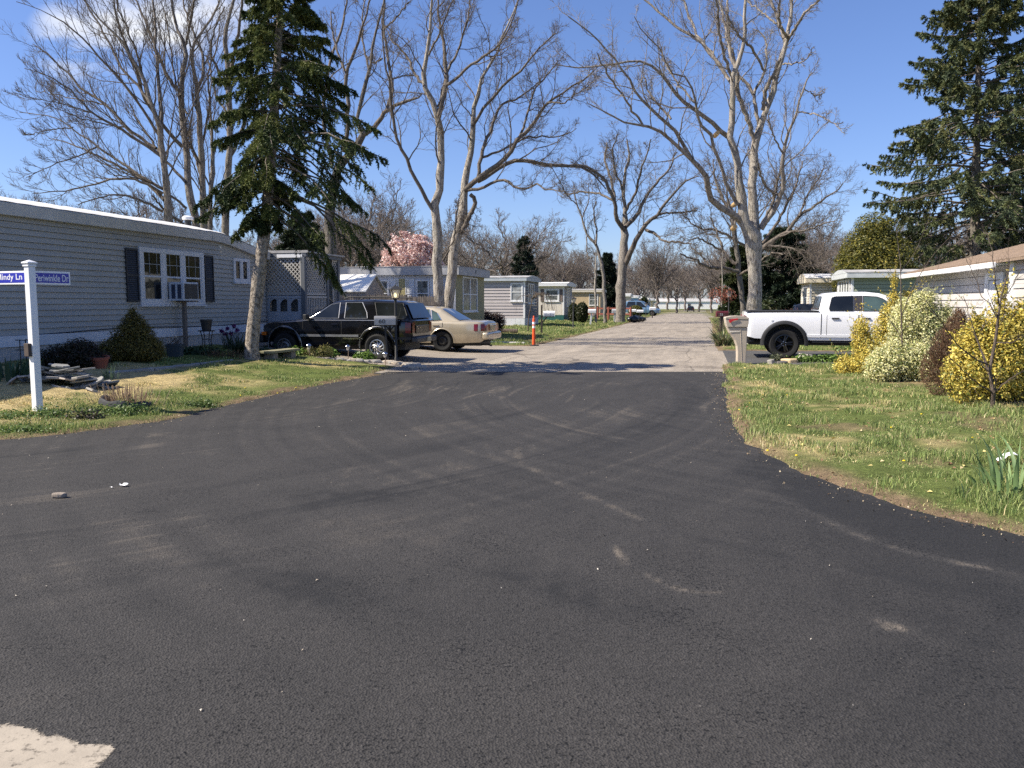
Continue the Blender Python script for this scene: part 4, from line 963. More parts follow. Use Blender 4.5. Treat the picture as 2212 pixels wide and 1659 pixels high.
class Car:
    """lofted body: x forward from the rear axle, y left, z up"""
    def __init__(s, spec): s.__dict__.update(spec)
    def wx(s, x): return np.interp(x, *np.array(s.width).T)
    def ztop(s, x): return np.interp(x, *np.array(s.top).T)
    def side(s, x, z):
        f = (z - s.sill) / (s.beltz - s.sill)
        return s.wx(x) * (1 - s.bulge * (f - .55) ** 2 * 1.0)
    def zbot(s, x):
        z = np.interp(x, *np.array(s.bottom).T)
        for ax in s.axles:
            d = np.clip(s.ar ** 2 - (x - ax) ** 2, 0, None)
            z = np.where(d > 0, np.maximum(z, s.az + np.sqrt(d)), z)
        return z
    def body(s, name, mat, parent):
        e = [s.x0, s.x1]
        xs = [np.linspace(s.x0, s.x1, 60)]
        for ax in s.axles:
            th = np.linspace(0, np.pi, 19); xs.append(ax + s.ar * np.cos(th) * .999); xs.append(np.array([ax - s.ar - .004, ax + s.ar + .004]))
        xs = np.unique(np.round(np.concatenate(xs), 4)); xs = xs[(xs >= s.x0) & (xs <= s.x1)]
        zb = s.zbot(xs); zt = s.ztop(xs); rows = []
        for x, b, t in zip(xs, zb, zt):
            endf = min(1, (x - s.x0) / .16 + .05, (s.x1 - x) / .22 + .05); tuck = 1 - .10 * (1 - min(1, endf)) ** 2
            hs = []
            zs = b + (t - .05 - b) * np.linspace(0, 1, 9)
            for z in zs: hs.append((s.side(x, z) * tuck, z))
            w = s.side(x, t) * tuck
            hs += [(w - .012, t - .022), (w - .045, t - .004), (w * .8, t + .012), (w * .45, t + .026), (0, t + .032)]
            prof = [(-.92 * hs[0][0], b), ] + [(-y, z) for y, z in hs] + [(y, z) for y, z in reversed(hs[:-1])] + [(.92 * hs[0][0], b)]
            rows.append([(x, y, z) for y, z in prof])
        m = MB(); m.grid(rows)
        nb = len(rows[0])
        m.mat(1); m.grid([[r[0], r[-1]] for r in rows]); m.mat(0)
        for r in (rows[0], rows[-1]): m.add(r, [list(range(nb))])
        return m.build(name, [mat, BLKP], parent, auto=38)
    # greenhouse
    def gy(s, z): return s.gb + (s.gr - s.gb) * (z - s.beltz) / (s.roofz - s.beltz)
    def cabin(s, name, mat, parent):
        p = np.array(s.roof); xs = np.unique(np.round(np.concatenate([np.linspace(p[0, 0], p[-1, 0], 34), p[:, 0]]), 4)); zr = np.interp(xs, p[:, 0], p[:, 1])
        rows = []
        for x, z in zip(xs, zr):
            b = min(s.ztop(x) - .03, z - .002); hs = []
            zt = z - .05 if z - b > .12 else z - (z - b) * .4
            for f in np.linspace(0, 1, 5): hs.append((s.gy(b + (zt - b) * f), b + (zt - b) * f))
            w = s.gy(z); k = min(1, (z - b) / .2)
            hs += [(w - .015 * k, z - .018 * k), (w - .06 * k, z), (w * .5, z + .012 * k), (0, z + .018 * k)]
            prof = [(-y, q) for y, q in hs] + [(y, q) for y, q in reversed(hs[:-1])]
            rows.append([(x, y, q) for y, q in prof])
        m = MB(); m.grid(rows)
        return m.build(name, mat, parent, auto=35)
    def glass(s, name, poly, parent, mat, sgn, off=.006, trim=None):
        c = np.array(poly).mean(0)
        m = MB(); m.add([(x, sgn * (s.gy(z) + off), z) for x, z in poly], [list(range(len(poly)))])
        o = m.build(name, mat, parent)
        if trim:
            t = MB(); n = len(poly); P = [Vector((x, sgn * (s.gy(z) + off + .001), z)) for x, z in poly]
            for i in range(n): t.bar(P[i], P[(i + 1) % n], .016, .012, (0, 1, 0))
            t.build('window_trim', trim, o)
        return o
    def ends(s, name, xa, za, xb, zb, mat, parent, inset=.07, off=.024):
        """windscreen or back window between base (xa,za) and top (xb,zb)"""
        d = Vector((xb - xa, 0, zb - za)).normalized(); n = Vector((d.z, 0, -d.x))
        if (n.x > 0) != (xa > xb): n = -n
        rows = []
        for f in np.linspace(0, 1, 4):
            x = xa + (xb - xa) * f; z = za + (zb - za) * f; w = s.gy(z) - inset
            rows.append([Vector((x, w * k, z)) + n * (off + .0 * (1 - k * k)) + Vector((0, 0, .004 * (1 - k * k))) for k in np.linspace(-1, 1, 9)])
        m = MB(); m.grid(rows); return m.build(name, mat, parent, smooth=True)
    def door(s, xa, xb, parent, mat, sgn, zlo, off=.007, handle=None, hx=None, hz=None, hm=None):
        m = MB(); xs = np.linspace(xa, xb, 12); rows = []
        def zlow(x): return max(zlo, float(s.zbot(np.array([x - .03]))[0]) + .06, float(s.zbot(np.array([x + .03]))[0]) + .06)
        for x in xs:
            a = zlow(x); b = float(s.ztop(x)) - .05
            rows.append([(x, sgn * (s.side(x, z) + off), z) for z in np.linspace(a, b, 8)])
        m.grid(rows)
        br = [rows[0]] + [[r[k] for r in rows] for k in (0, -1)] + [rows[-1]]
        for e in br: m.grid([e, [(p[0], p[1] - sgn * .02, p[2]) for p in e]])
        m.mat(1)
        g = .009
        for x in (xa - g * .5, xb + g * .5):
            m.grid([[(x + dx, sgn * (s.side(x, z) + .003), z) for z in np.linspace(zlow(x), float(s.ztop(x)) - .04, 8)] for dx in (-g, g)])
        o = m.build('door', [mat, DARKSEAM], parent, auto=30)
        if hx is not None:
            h = MB(); y = s.side(hx, hz) + off
            h.cbox((hx, sgn * (y + .018), hz), (.10, .016, .020)); h.build('handle', hm or mat, o, bevel=.008)
        return o

def wheel(parent, x, y, r, w, kind, mat, rr=.6):
    sg = 1 if y > 0 else -1
    M = Matrix.Translation((x, y, r)) @ Matrix.Rotation(math.radians(-90 * sg), 4, 'X')   # local z points outwards
    m = MB(); R0 = r * rr
    m.lathe([(R0 - .01, -w / 2), (R0 + .02, -w / 2), (r - .05, -w / 2 - .008), (r - .012, -w / 2 + .03), (r, -w / 2 + .06), (r, w / 2 - .06), (r - .012, w / 2 - .03), (r - .05, w / 2 + .008), (R0 + .02, w / 2), (R0, w / 2 - .012), (R0 - .02, w / 2 - .05)], 40, M)
    nt_ = 44
    for k in range(nt_):
        a = 2 * math.pi * k / nt_; c = Vector((math.cos(a) * (r + .001), math.sin(a) * (r + .001), 0))
        m.cbox(M @ c, (.006, .010, w * .42), (M.to_3x3() @ Matrix.Rotation(a, 3, 'Z')))
    t = m.build('wheel', TYRE, parent, auto=40)
    d = MB(); zf = w / 2 - .045
    if kind == 'steel':
        d.lathe([(R0 + .008, w / 2 - .008), (R0 - .012, w / 2 - .004), (R0 - .03, zf - .03), (R0 * .78, zf - .035), (R0 * .62, zf), (R0 * .42, zf + .012), (R0 * .34, zf - .02), (0, zf - .022)], 32, M)
        d.mat(1)
        for k in range(8):
            a = 2 * math.pi * k / 8; d.lathe([(0, .0), (.028, .0)], 10, M @ Matrix.Translation((math.cos(a) * R0 * .70, math.sin(a) * R0 * .70, zf - .012)))
        for k in range(5):
            a = 2 * math.pi * k / 5; d.lathe([(.014, -.02), (.014, .012), (0, .014)], 8, M @ Matrix.Translation((math.cos(a) * R0 * .27, math.sin(a) * R0 * .27, zf - .02)))
    elif kind == 'swirl':
        d.lathe([(R0 + .008, w / 2 - .006), (R0 - .015, w / 2 - .004), (R0 - .03, zf - .03), (R0 - .03, -.02)], 36, M)
        d.mat(1); d.lathe([(R0 - .028, zf - .06), (0, zf - .06)], 30, M); d.mat(0)
        for k in range(10):
            a = 2 * math.pi * k / 10; pts = []
            for rr_, da, h in ((.28, 0, .02), (.5, .13, .015), (.75, .34, .005), (.93, .55, -.008)):
                pts.append(M @ Vector((math.cos(a + da) * R0 * rr_, math.sin(a + da) * R0 * rr_, zf + h - .015)))
            d.tube(pts, [.028, .024, .022, .026], 6)
        d.lathe([(R0 * .36, zf - .05), (R0 * .36, zf + .005), (R0 * .28, zf + .018), (R0 * .2, zf + .03), (0, zf + .034)], 24, M)
    else:
        d.lathe([(R0 + .01, w / 2 - .006), (R0 - .015, w / 2 - .003), (R0 - .03, zf - .04), (R0 - .03, -.04)], 36, M)
        d.mat(1); d.lathe([(R0 - .028, zf - .10), (0, zf - .10)], 30, M); d.mat(0)
        for k in range(5):
            a = 2 * math.pi * k / 5
            for da in (-.16, .16):
                p0 = M @ Vector((math.cos(a + da * .9) * R0 * .22, math.sin(a + da * .9) * R0 * .22, zf - .02)); p1 = M @ Vector((math.cos(a + da) * R0 * .93, math.sin(a + da) * R0 * .93, zf - .012))
                d.tube([p0, p0.lerp(p1, .5), p1], [.045, .036, .030], 8)
        d.lathe([(R0 * .30, zf - .06), (R0 * .28, zf + .01), (R0 * .14, zf + .02), (0, zf + .022)], 24, M)
        d.mat(2)
        for k in range(5):
            a = 2 * math.pi * (k + .5) / 5; d.lathe([(.013, -.01), (.013, .02), (0, .024)], 8, M @ Matrix.Translation((math.cos(a) * R0 * .24, math.sin(a) * R0 * .24, zf + .004)))
    d.build('rim', [mat, DARKSEAM, CHR], t, auto=40)
    return t

def flare(car, parent, ax, sgn, r0, r1, mat, out=.03, name='wheel_arch_trim', a0=-8, a1=188):
    m = MB(); rows = []
    for th in np.radians(np.linspace(a0, a1, 30)):
        row = []
        for rr_, o in ((r0, -.03), (r0, out), ((r0 + r1) / 2, out + .004), (r1, out * .4), (r1, -.03)):
            x = ax + rr_ * math.cos(th); z = car.az + rr_ * math.sin(th)
            row.append((x, sgn * (car.side(x, max(z, car.sill)) + o), z))
        rows.append(row)
    m.grid(rows); return m.build(name, mat, parent, auto=40)

def strip(car, parent, xa, xb, z, h, mat, sgn, name='side_moulding', out=.014):
    m = MB(); xs = np.linspace(xa, xb, 12)
    m.grid([[(x, sgn * (car.side(x, z + dz) + o), z + dz) for dz, o in ((-h, -.005), (-h, out), (h, out), (h, -.005))] for x in xs])
    return m.build(name, mat, parent, auto=40)

# ---------------- black sport utility vehicle
BPNT = pbr('black_car_paint', (.006, .006, .0075), .12, 0, .3, 2.0, 0, 60, .5, .7)
uv = gp(818, 779)
suv = T('sport_utility_vehicle', 'black four door sport utility vehicle parked on the left driveway', 'car', (uv.x + .15, uv.y + .85, uv.z), math.pi - AL)
cs = Car(dict(x0=-.97, x1=3.46, sill=.40, beltz=1.09, roofz=1.62, bulge=.13, axles=(0, 2.72), ar=.46, az=.40, gb=.845, gr=.665,
    width=[(-.97, .80), (-.7, .865), (0, .875), (2.4, .875), (3.1, .85), (3.46, .76)],
    top=[(-.97, 1.06), (-.9, 1.09), (2.1, 1.10), (2.5, 1.06), (3.2, 1.0), (3.38, .95), (3.46, .86)],
    bottom=[(-.97, .50), (-.5, .46), (.4, .40), (2.3, .40), (3.0, .46), (3.46, .52)],
    roof=[(-1.03, 1.06), (-.98, 1.10), (-.74, 1.53), (-.62, 1.58), (.2, 1.62), (1.1, 1.60), (1.32, 1.56), (2.10, 1.085)]))
cs.body('body', BPNT, suv); cs.cabin('cabin', BPNT, suv)
TRM = pbr('worn_silver_trim', (.42, .42, .43), .35, .7, .2, 8)
for sg in (1, -1):
    cs.glass('window', [(1.90, 1.13), (1.83, 1.17), (1.36, 1.50), (1.10, 1.545), (1.10, 1.13)], suv, CGL, sg, trim=TRM)
    cs.glass('window', [(.93, 1.13), (.93, 1.55), (.46, 1.555), (.30, 1.28), (.27, 1.13)], suv, CGL, sg, trim=TRM)
    cs.glass('window', [(.10, 1.55), (-.02, 1.12), (-.82, 1.12), (-.84, 1.2), (-.70, 1.53)], suv, CGL, sg, trim=BLKP)
    cs.door(1.04, 2.14, suv, BPNT, sg, .47, hx=1.20, hz=.96); cs.door(.16, 1.00, suv, BPNT, sg, .47, hx=.30, hz=.96)
    strip(cs, suv, .52, 2.24, .66, .032, TRM, sg); strip(cs, suv, -.45, -.95, .60, .032, BLKP, sg); strip(cs, suv, -.9, 2.12, 1.075, .008, TRM, sg, 'belt_trim', .010)
    strip(cs, suv, .40, .98, .585, .020, CHR, sg, 'step_trim')
    for ax in (0, 2.72): flare(cs, suv, ax, sg, .46, .505, TRM if ax < 0 else BPNT, .018); flare(cs, suv, ax, sg, .505, .52, TRM, .006, 'arch_moulding')
    m = MB(); m.cbox((1.98, sg * .98, 1.16), (.055, .10, .075)); m.bar((1.98, sg * .86, 1.11), (1.98, sg * .93, 1.13), .05); m.build('mirror', BLKP, suv, bevel=.03, seg=3)
    m = MB(); m.grid([[(x, sg * (cs.side(x, z) + .009), z) for z in np.linspace(.74, 1.02, 5)] for x in (-.95, -.88, -.80)]); m.grid([[(-.985, sg * y, z) for z in np.linspace(.74, 1.02, 5)] for y in (.60, .70, .80)]); m.build('taillight', REDL, suv)
    m = MB(); m.cbox((3.42, sg * .66, .78), (.05, .17, .085)); m.build('headlight', CLR, suv, bevel=.03)
    m = MB(); m.cbox((3.34, sg * .80, .70), (.07, .05, .05)); m.build('turn_signal', AMB, suv, bevel=.015)
    m = MB(); m.tube([(-.5, sg * .56, 1.66), (-.42, sg * .56, 1.685), (.9, sg * .56, 1.70), (1.05, sg * .56, 1.655)], .016, 8); m.build('roof_rail', BLKP, suv)
    for x, k in ((0, 'swirl'), (2.72, 'steel')): wheel(suv, x, sg * .76, .36, .24, k, ALLOY if k == 'swirl' else STEEL, .56)
cs.ends('rear_window', -.985, 1.12, -.77, 1.52, CGL, suv, .06); cs.ends('windscreen', 2.02, 1.13, 1.36, 1.53, CGL, suv, .09)
m = MB(); m.box(-1.13, -.955, -.84, .84, .48, .64); m.build('rear_bumper', pbr('dark_grey_bumper', (.035, .035, .037), .5, 0, .2, 4), suv, bevel=.05, seg=3)
m = MB(); m.box(3.40, 3.62, -.82, .82, .44, .68); m.build('front_bumper', BLKP, suv, bevel=.06, seg=3)
m = MB(); m.box(-1.144, -1.131, -.30, .02, .50, .62); m.build('license_plate', pbr('plate', (.45, .36, .2), .5), suv)
m = MB(); m.box(-1.0, -.976, -.52, .52, .72, .94); m.build('tailgate', pbr('scuffed_bronze_panel', (.10, .075, .05), .3, .2, .6, 4), suv, bevel=.01)
m = MB(); m.bar((.2, -.56, 1.68), (.2, .56, 1.68), .04, .02); m.build('roof_bar', BLKP, suv); m = MB(); m.bar((.75, -.56, 1.69), (.75, .56, 1.69), .04, .02); m.build('roof_bar', BLKP, suv)
m = MB(); m.box(-.7, 3.1, -.60, .60, .28, .55); m.box(-.45, .45, -.601, .601, .56, .84); m.box(2.27, 3.17, -.601, .601, .56, .84); m.build('chassis', BLKP, suv)

# ---------------- gold sedan
GPNT = pbr('gold_car_paint', (.52, .445, .32), .28, .45, .04, 2.0, 0, 60, .5, .6)
gu = gp(952, 760)
sed = T('sedan', 'pale gold four door sedan parked behind the black sport utility vehicle', 'car', (gu.x + .25, gu.y + .95, gz(gu.x, gu.y + .9)), math.pi - AL)
cg = Car(dict(x0=-1.42, x1=3.92, sill=.30, beltz=.94, roofz=1.43, bulge=.22, axles=(0, 2.91), ar=.385, az=.335, gb=.80, gr=.60,
    width=[(-1.42, .78), (-1.25, .91), (-.8, .975), (0, .985), (3.0, .985), (3.6, .93), (3.92, .78)],
    top=[(-1.42, .80), (-1.36, .92), (-1.2, .955), (-.5, .965), (2.2, .95), (2.6, .92), (3.5, .83), (3.85, .74), (3.92, .62)],
    bottom=[(-1.42, .42), (-1.25, .30), (-.6, .27), (3.4, .27), (3.92, .34)],
    roof=[(-.62, .945), (-.5, .99), (.12, 1.36), (.35, 1.415), (.9, 1.44), (1.5, 1.42), (1.75, 1.375), (2.48, .935)]))
cg.body('body', GPNT, sed); cg.cabin('cabin', GPNT, sed)
for sg in (1, -1):
    cg.glass('window', [(2.12, .985), (1.68, 1.30), (1.02, 1.355), (1.02, .985)], sed, CGL2, sg, trim=CHR)
    cg.glass('window', [(.94, .985), (.94, 1.355), (.50, 1.335), (.42, .985)], sed, CGL2, sg, trim=CHR)
    cg.glass('window', [(.37, .99), (.44, 1.325), (.22, 1.22), (.06, 1.0)], sed, CGL2, sg, trim=CHR)
    cg.door(.98, 2.20, sed, GPNT, sg, .36, hx=1.14, hz=.84, hm=GPNT); cg.door(-.02, .94, sed, GPNT, sg, .36, hx=.20, hz=.84, hm=GPNT)
    strip(cg, sed, .45, 2.5, .55, .022, GPNT, sg)
    m = MB(); m.grid([[(x, sg * (cg.side(x, z) * (1 if x > -1.25 else .985) + .008), z) for z in np.linspace(.66, .88, 5)] for x in (-1.38, -1.28, -1.16, -1.06)]); m.grid([[(-1.435 - .01 * (y < .5), sg * y, z) for z in np.linspace(.66, .86, 4)] for y in (.38, .55, .70, .80)]); m.build('taillight', REDL, sed)
    m = MB(); m.cbox((3.85, sg * .62, .64), (.05, .2, .07)); m.build('headlight', CLR, sed, bevel=.02)
    m = MB(); m.cbox((2.05, sg * .97, 1.03), (.06, .09, .06)); m.build('mirror', GPNT, sed, bevel=.03, seg=3)
    for x in (0, 2.91): wheel(sed, x, sg * .82, .335, .215, 'steel', pbr('black_steel_wheel', (.03, .03, .03), .5, .4, .2, 8), .62)
    flare(cg, sed, 0, sg, .385, .415, GPNT, .008); flare(cg, sed, 2.91, sg, .385, .415, GPNT, .008)
cg.ends('rear_window', -.50, .985, .10, 1.335, CGL, sed, .09, .02); cg.ends('windscreen', 2.36, .985, 1.76, 1.35, CGL, sed, .09, .02)
m = MB(); m.box(-1.53, -1.30, -.90, .90, .38, .62); m.build('rear_bumper', GPNT, sed, bevel=.08, seg=4)
m = MB(); m.box(3.8, 4.02, -.88, .88, .34, .56); m.build('front_bumper', GPNT, sed, bevel=.08, seg=4)
m = MB(); m.box(-1.455, -1.437, -.34, .34, .66, .80); m.build('license_plate', pbr('plate', (.45, .36, .2), .5), sed)
m = MB(); m.bar((-1.44, -.62, .875), (-1.44, .62, .875), .02, .03); m.build('boot_trim', CHR, sed)
m = MB(); m.box(-1.2, 3.6, -.65, .65, .18, .36); m.box(-.37, .37, -.66, .66, .361, .70); m.box(2.54, 3.28, -.66, .66, .361, .70); m.tube([(-1.0, .5, .22), (-1.45, .55, .22), (-1.55, .6, .19)], .03, 8); m.build('chassis', BLKP, sed)

# ---------------- white pickup
WPNT = pbr('white_car_paint', (.80, .80, .81), .22, 0, .02, 2.0, 0, 60, .5, .6)
pu = gp(1700, 775)
trk = T('pickup_truck', 'white pickup truck with black wheels and flares on the right driveway', 'pickup truck', (pu.x + .12, pu.y + .95, 0.0), -AL)
ct = Car(dict(x0=-1.10, x1=4.52, sill=.52, beltz=1.30, roofz=1.90, bulge=.10, axles=(0, 3.57), ar=.56, az=.44, gb=.90, gr=.72,
    width=[(-1.10, .94), (-1.0, .965), (0, .98), (3.9, .98), (4.3, .93), (4.52, .82)],
    top=[(-1.10, 1.32), (-1.0, 1.335), (.95, 1.335), (1.0, 1.31), (3.2, 1.30), (3.5, 1.27), (4.3, 1.20), (4.46, 1.12), (4.52, 1.0)],
    bottom=[(-1.10, .66), (-.8, .58), (.6, .54), (3.0, .54), (4.2, .56), (4.52, .62)],
    roof=[(.90, 1.30), (.93, 1.36), (1.03, 1.80), (1.13, 1.86), (1.5, 1.895), (2.2, 1.90), (2.55, 1.86), (2.75, 1.79), (3.40, 1.285)]))
ct.body('body', WPNT, trk); ct.cabin('cabin', WPNT, trk)
m = MB(); m.box(-1.0, .88, -.80, .80, 1.364, 1.378); m.build('bed_liner', BLKP, trk)
for sg in (1, -1):
    m = MB(); m.bar((-1.08, sg * .90, 1.355), (.92, sg * .90, 1.355), .10, .04); m.build('bed_rail', BLKP, trk, bevel=.01)
    ct.glass('window', [(1.22, 1.37), (1.20, 1.44), (1.27, 1.74), (1.36, 1.775), (1.84, 1.79), (1.84, 1.37)], trk, CGL, sg, trim=BLKP)
    ct.glass('window', [(2.10, 1.37), (2.10, 1.79), (2.46, 1.77), (2.62, 1.71), (2.98, 1.44), (3.0, 1.37)], trk, CGL2, sg, trim=BLKP)
    ct.glass('pillar', [(1.86, 1.37), (1.86, 1.795), (2.08, 1.80), (2.08, 1.37)], trk, pbr('brown_black_pillar', (.05, .045, .043), .3), sg)
    ct.door(1.14, 1.96, trk, WPNT, sg, .62, hx=1.36, hz=1.16, hm=BLKP); ct.door(1.99, 3.14, trk, WPNT, sg, .62, hx=2.18, hz=1.16, hm=BLKP)
    m = MB(); m.grid([[(.985 + dx, sg * (ct.side(.98, z) + .004), z) for z in np.linspace(.6, 1.30, 8)] for dx in (-.010, .010)]); m.build('body_gap', DARKSEAM, trk)
    strip(ct, trk, .60, 3.0, .66, .035, WPNT, sg, 'rocker_panel', .02)
    for ax in (0, 3.57): flare(ct, trk, ax, sg, .555, .655, BLKP, .045, 'wheel_flare', -6, 186)
    for x in (0, 3.57): wheel(trk, x, sg * .82, .43, .28, 'spoke', pbr('gloss_black_wheel', (.008, .008, .008), .15, .3, .2, 8, 0, 60, .6), .60)
    m = MB(); m.cbox((-1.10, sg * .90, 1.08), (.03, .06, .16)); m.build('taillight', REDL, trk, bevel=.012)
    m = MB(); m.cbox((4.44, sg * .72, .98), (.06, .16, .11)); m.build('headlight', CLR, trk, bevel=.03)
    m = MB(); m.cbox((3.02, sg * 1.10, 1.42), (.07, .11, .13)); m.build('mirror', BLKP, trk, bevel=.03, seg=3)
    m = MB(); m.box(.75, 3.0, *sorted((sg * .70, sg * .93)), .46, .525); m.build('running_board', BLKP, trk, bevel=.015)
ct.ends('rear_window', .935, 1.40, 1.03, 1.78, CGL, trk, .12, .02); ct.ends('windscreen', 3.30, 1.33, 2.74, 1.78, CGL, trk, .09, .02)
m = MB(); m.box(-1.28, -1.06, -.92, .92, .60, .83); m.build('rear_bumper', BLKP, trk, bevel=.04, seg=3)
m = MB(); m.box(4.42, 4.66, -.92, .92, .56, .80); m.build('front_bumper', WPNT, trk, bevel=.05, seg=3)
m = MB(); m.box(-.95, 4.3, -.60, .60, .38, .62); m.box(-.55, .55, -.62, .62, .621, .98); m.box(3.02, 4.12, -.62, .62, .621, .98); m.tube([(-.6, -.55, .52), (-.85, -.8, .50), (-1.1, -.86, .47)], .045, 10); m.build('chassis', BLKP, trk)
m = MB(); m.lathe([(0, 0), (.03, 0), (.03, .012), (0, .014)], 12, Matrix.Translation((-.35, -ct.side(-.35, 1.1) - .002, 1.1)) @ Matrix.Rotation(math.radians(90), 4, 'X')); m.build('fuel_cap', WPNT, trk)

# ---------------- far vehicles
def far_car(label, s, t, col, name='parked_car', rz=0.0, glassm=None, tall=0.0):
    p = road(s, t); p.z = gz(p.x, p.y)
    o = T(name, label, 'car', p, math.pi / 2 - AL + rz)
    pm = pbr('far_paint_%d' % int(s), col, .25, .2, .05, 2, 0, 60, .5, .5)
    c = Car(dict(x0=-.95, x1=3.45, sill=.35, beltz=.98, roofz=1.5 + tall, bulge=.2, axles=(0, 2.6), ar=.38, az=.33, gb=.80, gr=.62, width=[(-.95, .75), (-.7, .88), (3, .88), (3.45, .74)],
        top=[(-.95, .95), (-.8, 1.0), (2.1, 1.0), (3.2, .86), (3.45, .7)], bottom=[(-.95, .4), (3.45, .35)],
        roof=[(-.93, 1.0), (-.7, 1.40 + tall), (-.4, 1.48 + tall), (.9, 1.5 + tall), (1.2, 1.46 + tall), (2.2, .99)]))
    c.body('body', pm, o); c.cabin('cabin', pm, o)
    for sg in (1, -1):
        c.glass('window', [(1.9, 1.04), (1.15, 1.38 + tall), (.6, 1.42 + tall), (.6, 1.04)], o, CGL, sg); c.glass('window', [(.52, 1.04), (.52, 1.42 + tall), (-.45, 1.40 + tall), (-.68, 1.04)], o, CGL, sg)
        m = MB(); m.cbox((-.93, sg * .66, .82), (.04, .12, .10)); m.build('taillight', REDL, o)
        for x in (0, 2.6): wheel(o, x, sg * .76, .33, .2, 'steel', STEEL)
    c.ends('rear_window', -.90, 1.05, -.70, 1.36 + tall, CGL, o, .08); c.ends('windscreen', 2.1, 1.04, 1.3, 1.42 + tall, CGL, o, .08)
    m = MB(); m.box(-1.02, -.9, -.8, .8, .38, .58); m.build('rear_bumper', pm, o, bevel=.04)
    return o
far_car('light blue minivan parked behind the round shrubs beyond the red fence', 104, -8.3, (.13, .22, .33), 'parked_car', -math.pi / 2 * 1.08, None, .35)
far_car('small dark car on the far end of the street', 205, -2.3, (.015, .018, .025))
far_car('dark car parked behind the big white barked tree', 52, 6.2, (.02, .025, .04), 'parked_car', -math.pi / 2)
# ================================================================ street furniture and garden things
LEAF = leafmat('leaf', .5, .3, .35)
def leafy(name, label, cat, root, blobs, n, size, cols, p=None, stems=0, shell=.6, asp=.55, flat=.0, jit=.14, part='foliage', group=None, clumpk=6, minz=.02):
    o = T(name, label, cat, root, 0, group); q, nr = blob_points(blobs, n, shell)
    q = q + R.normal(size=q.shape) * .03
    keep = q[:, 2] > minz; q, nr = q[keep], nr[keep]
    clump = vnoise(q[:, 0] + q[:, 2] * .7, q[:, 1] + q[:, 2] * .5, size * clumpk, 91); k = R.random(len(q)) < .30 + 1.0 * clump; q, nr, clump = q[k], nr[k], clump[k]
    nn = norm(nr * .7 + R.normal(size=q.shape) * .55 + np.array([0, 0, .35 + flat]))
    V, F, c = leaf_quads(q, nn, size * (.6 + .8 * R.random(len(q))), asp, pick(cols, len(q), jit, p))
    npobj(part, V, F, LEAF, o, c)
    if stems:
        b = np.array(blobs, float); S = []; Rd = []
        for _ in range(stems):
            t = b[R.integers(len(b))]; e = t[:3] + norm(R.normal(size=3)) * t[3:] * (.5 + .45 * R.random()); s0 = np.array([R.normal() * .06, R.normal() * .06, -.05]) + np.array([t[0] * .5, t[1] * .5, 0])
            l = np.linspace(0, 1, 7)[:, None]; S.append(s0 * (1 - l) + e * l + np.array([0, 0, 1]) * (l * (1 - l)) * .25 + R.normal(size=(7, 3)) * .012); Rd.append(np.linspace(.014, .004, 7))
        V, F = tubes(np.array(S), np.array(Rd), 5); npobj('stems', V, F, STEM, o, smooth=True)
    return o
STEM = barkmat('shrub_stem', (.06, .045, .035), (.16, .125, .10), .1, 8)
def blades(name, label, cat, root, n, hgt, wid, spread, lean, cols, K=6, part='leaves', group=None, curve=1.0, cup=.2, h_var=.35):
    """strap leaves from one clump"""
    o = T(name, label, cat, root, 0, group) if label else None
    a = R.uniform(0, 6.283, n); r = spread * np.sqrt(R.random(n)); h = hgt * (1 - h_var + 2 * h_var * R.random(n)); ln = lean * (.25 + R.random(n))
    P0 = np.stack([r * np.cos(a), r * np.sin(a), np.full(n, -.02)], 1); out = np.stack([np.cos(a), np.sin(a)], 1); tw = R.uniform(-.9, .9, n) + a + 1.57
    sv = np.stack([np.cos(tw), np.sin(tw), np.zeros(n)], 1); V = []; w = wid * (.7 + .6 * R.random(n))
    for k in range(K):
        t = k / (K - 1); th = ln * (t ** (1 + curve * .5))
        c = P0 + np.stack([out[:, 0] * h * np.sin(th) * t, out[:, 1] * h * np.sin(th) * t, h * t * np.cos(th * .8)], 1)
        ww = w * (1 - t ** 3) * (.65 + .7 * t * (1 - t) * 2) + .0004
        V += [c - sv * ww[:, None], c + np.stack([out[:, 0], out[:, 1], np.zeros(n)], 1) * (ww * cup)[:, None], c + sv * ww[:, None]]
    V = np.stack(V, 1); i = np.arange(n)[:, None] * (3 * K); F = []
    for k in range(K - 1):
        b = 3 * k; F += [i + [b, b + 1, b + 4, b + 3], i + [b + 1, b + 2, b + 5, b + 4]]
    return o, V.reshape(-1, 3), np.concatenate(F), np.repeat(pick(cols, n, .12), 3 * K, 0)
def clump(name, label, cat, root, *a, **k):
    part = k.get('part', 'leaves'); o, V, F, c = blades(name, label, cat, root, *a, **k); npobj(part, V, F, LEAF, o, c, smooth=True); return o

# ---- street name post
VIN = pbr('white_vinyl', (.80, .80, .80), .35, 0, .03, 3)
p = gp(82, 893); SRZ = math.radians(-25)       # local +y runs along the long name blade
sgn_ = T('street_sign', 'white vinyl street name post with two blue name blades on the left corner', 'street sign', p, SRZ)
b = MB(); b.box(-.05, .05, -.05, .05, -.3, 2.03); b.build('post', VIN, sgn_, bevel=.006)
b = MB(); b.box(-.062, .062, -.062, .062, 2.03, 2.055); b.box(-.056, .056, -.056, .056, 2.0551, 2.07); b.box(-.072, .072, -.072, .072, 2.0701, 2.092); b.add([(-.07, -.07, 2.0921), (.07, -.07, 2.0921), (.07, .07, 2.0921), (-.07, .07, 2.0921), (0, 0, 2.125)], [(0, 1, 4), (1, 2, 4), (2, 3, 4), (3, 0, 4), (0, 3, 2, 1)]); b.build('post_cap', VIN, sgn_, bevel=.004, seg=1)
BLU = pbr('sign_blue', (.022, .028, .36), .35, 0, .04, 6); LET = pbr('sign_letters', (.78, .78, .80), .4, 0, .02, 6)
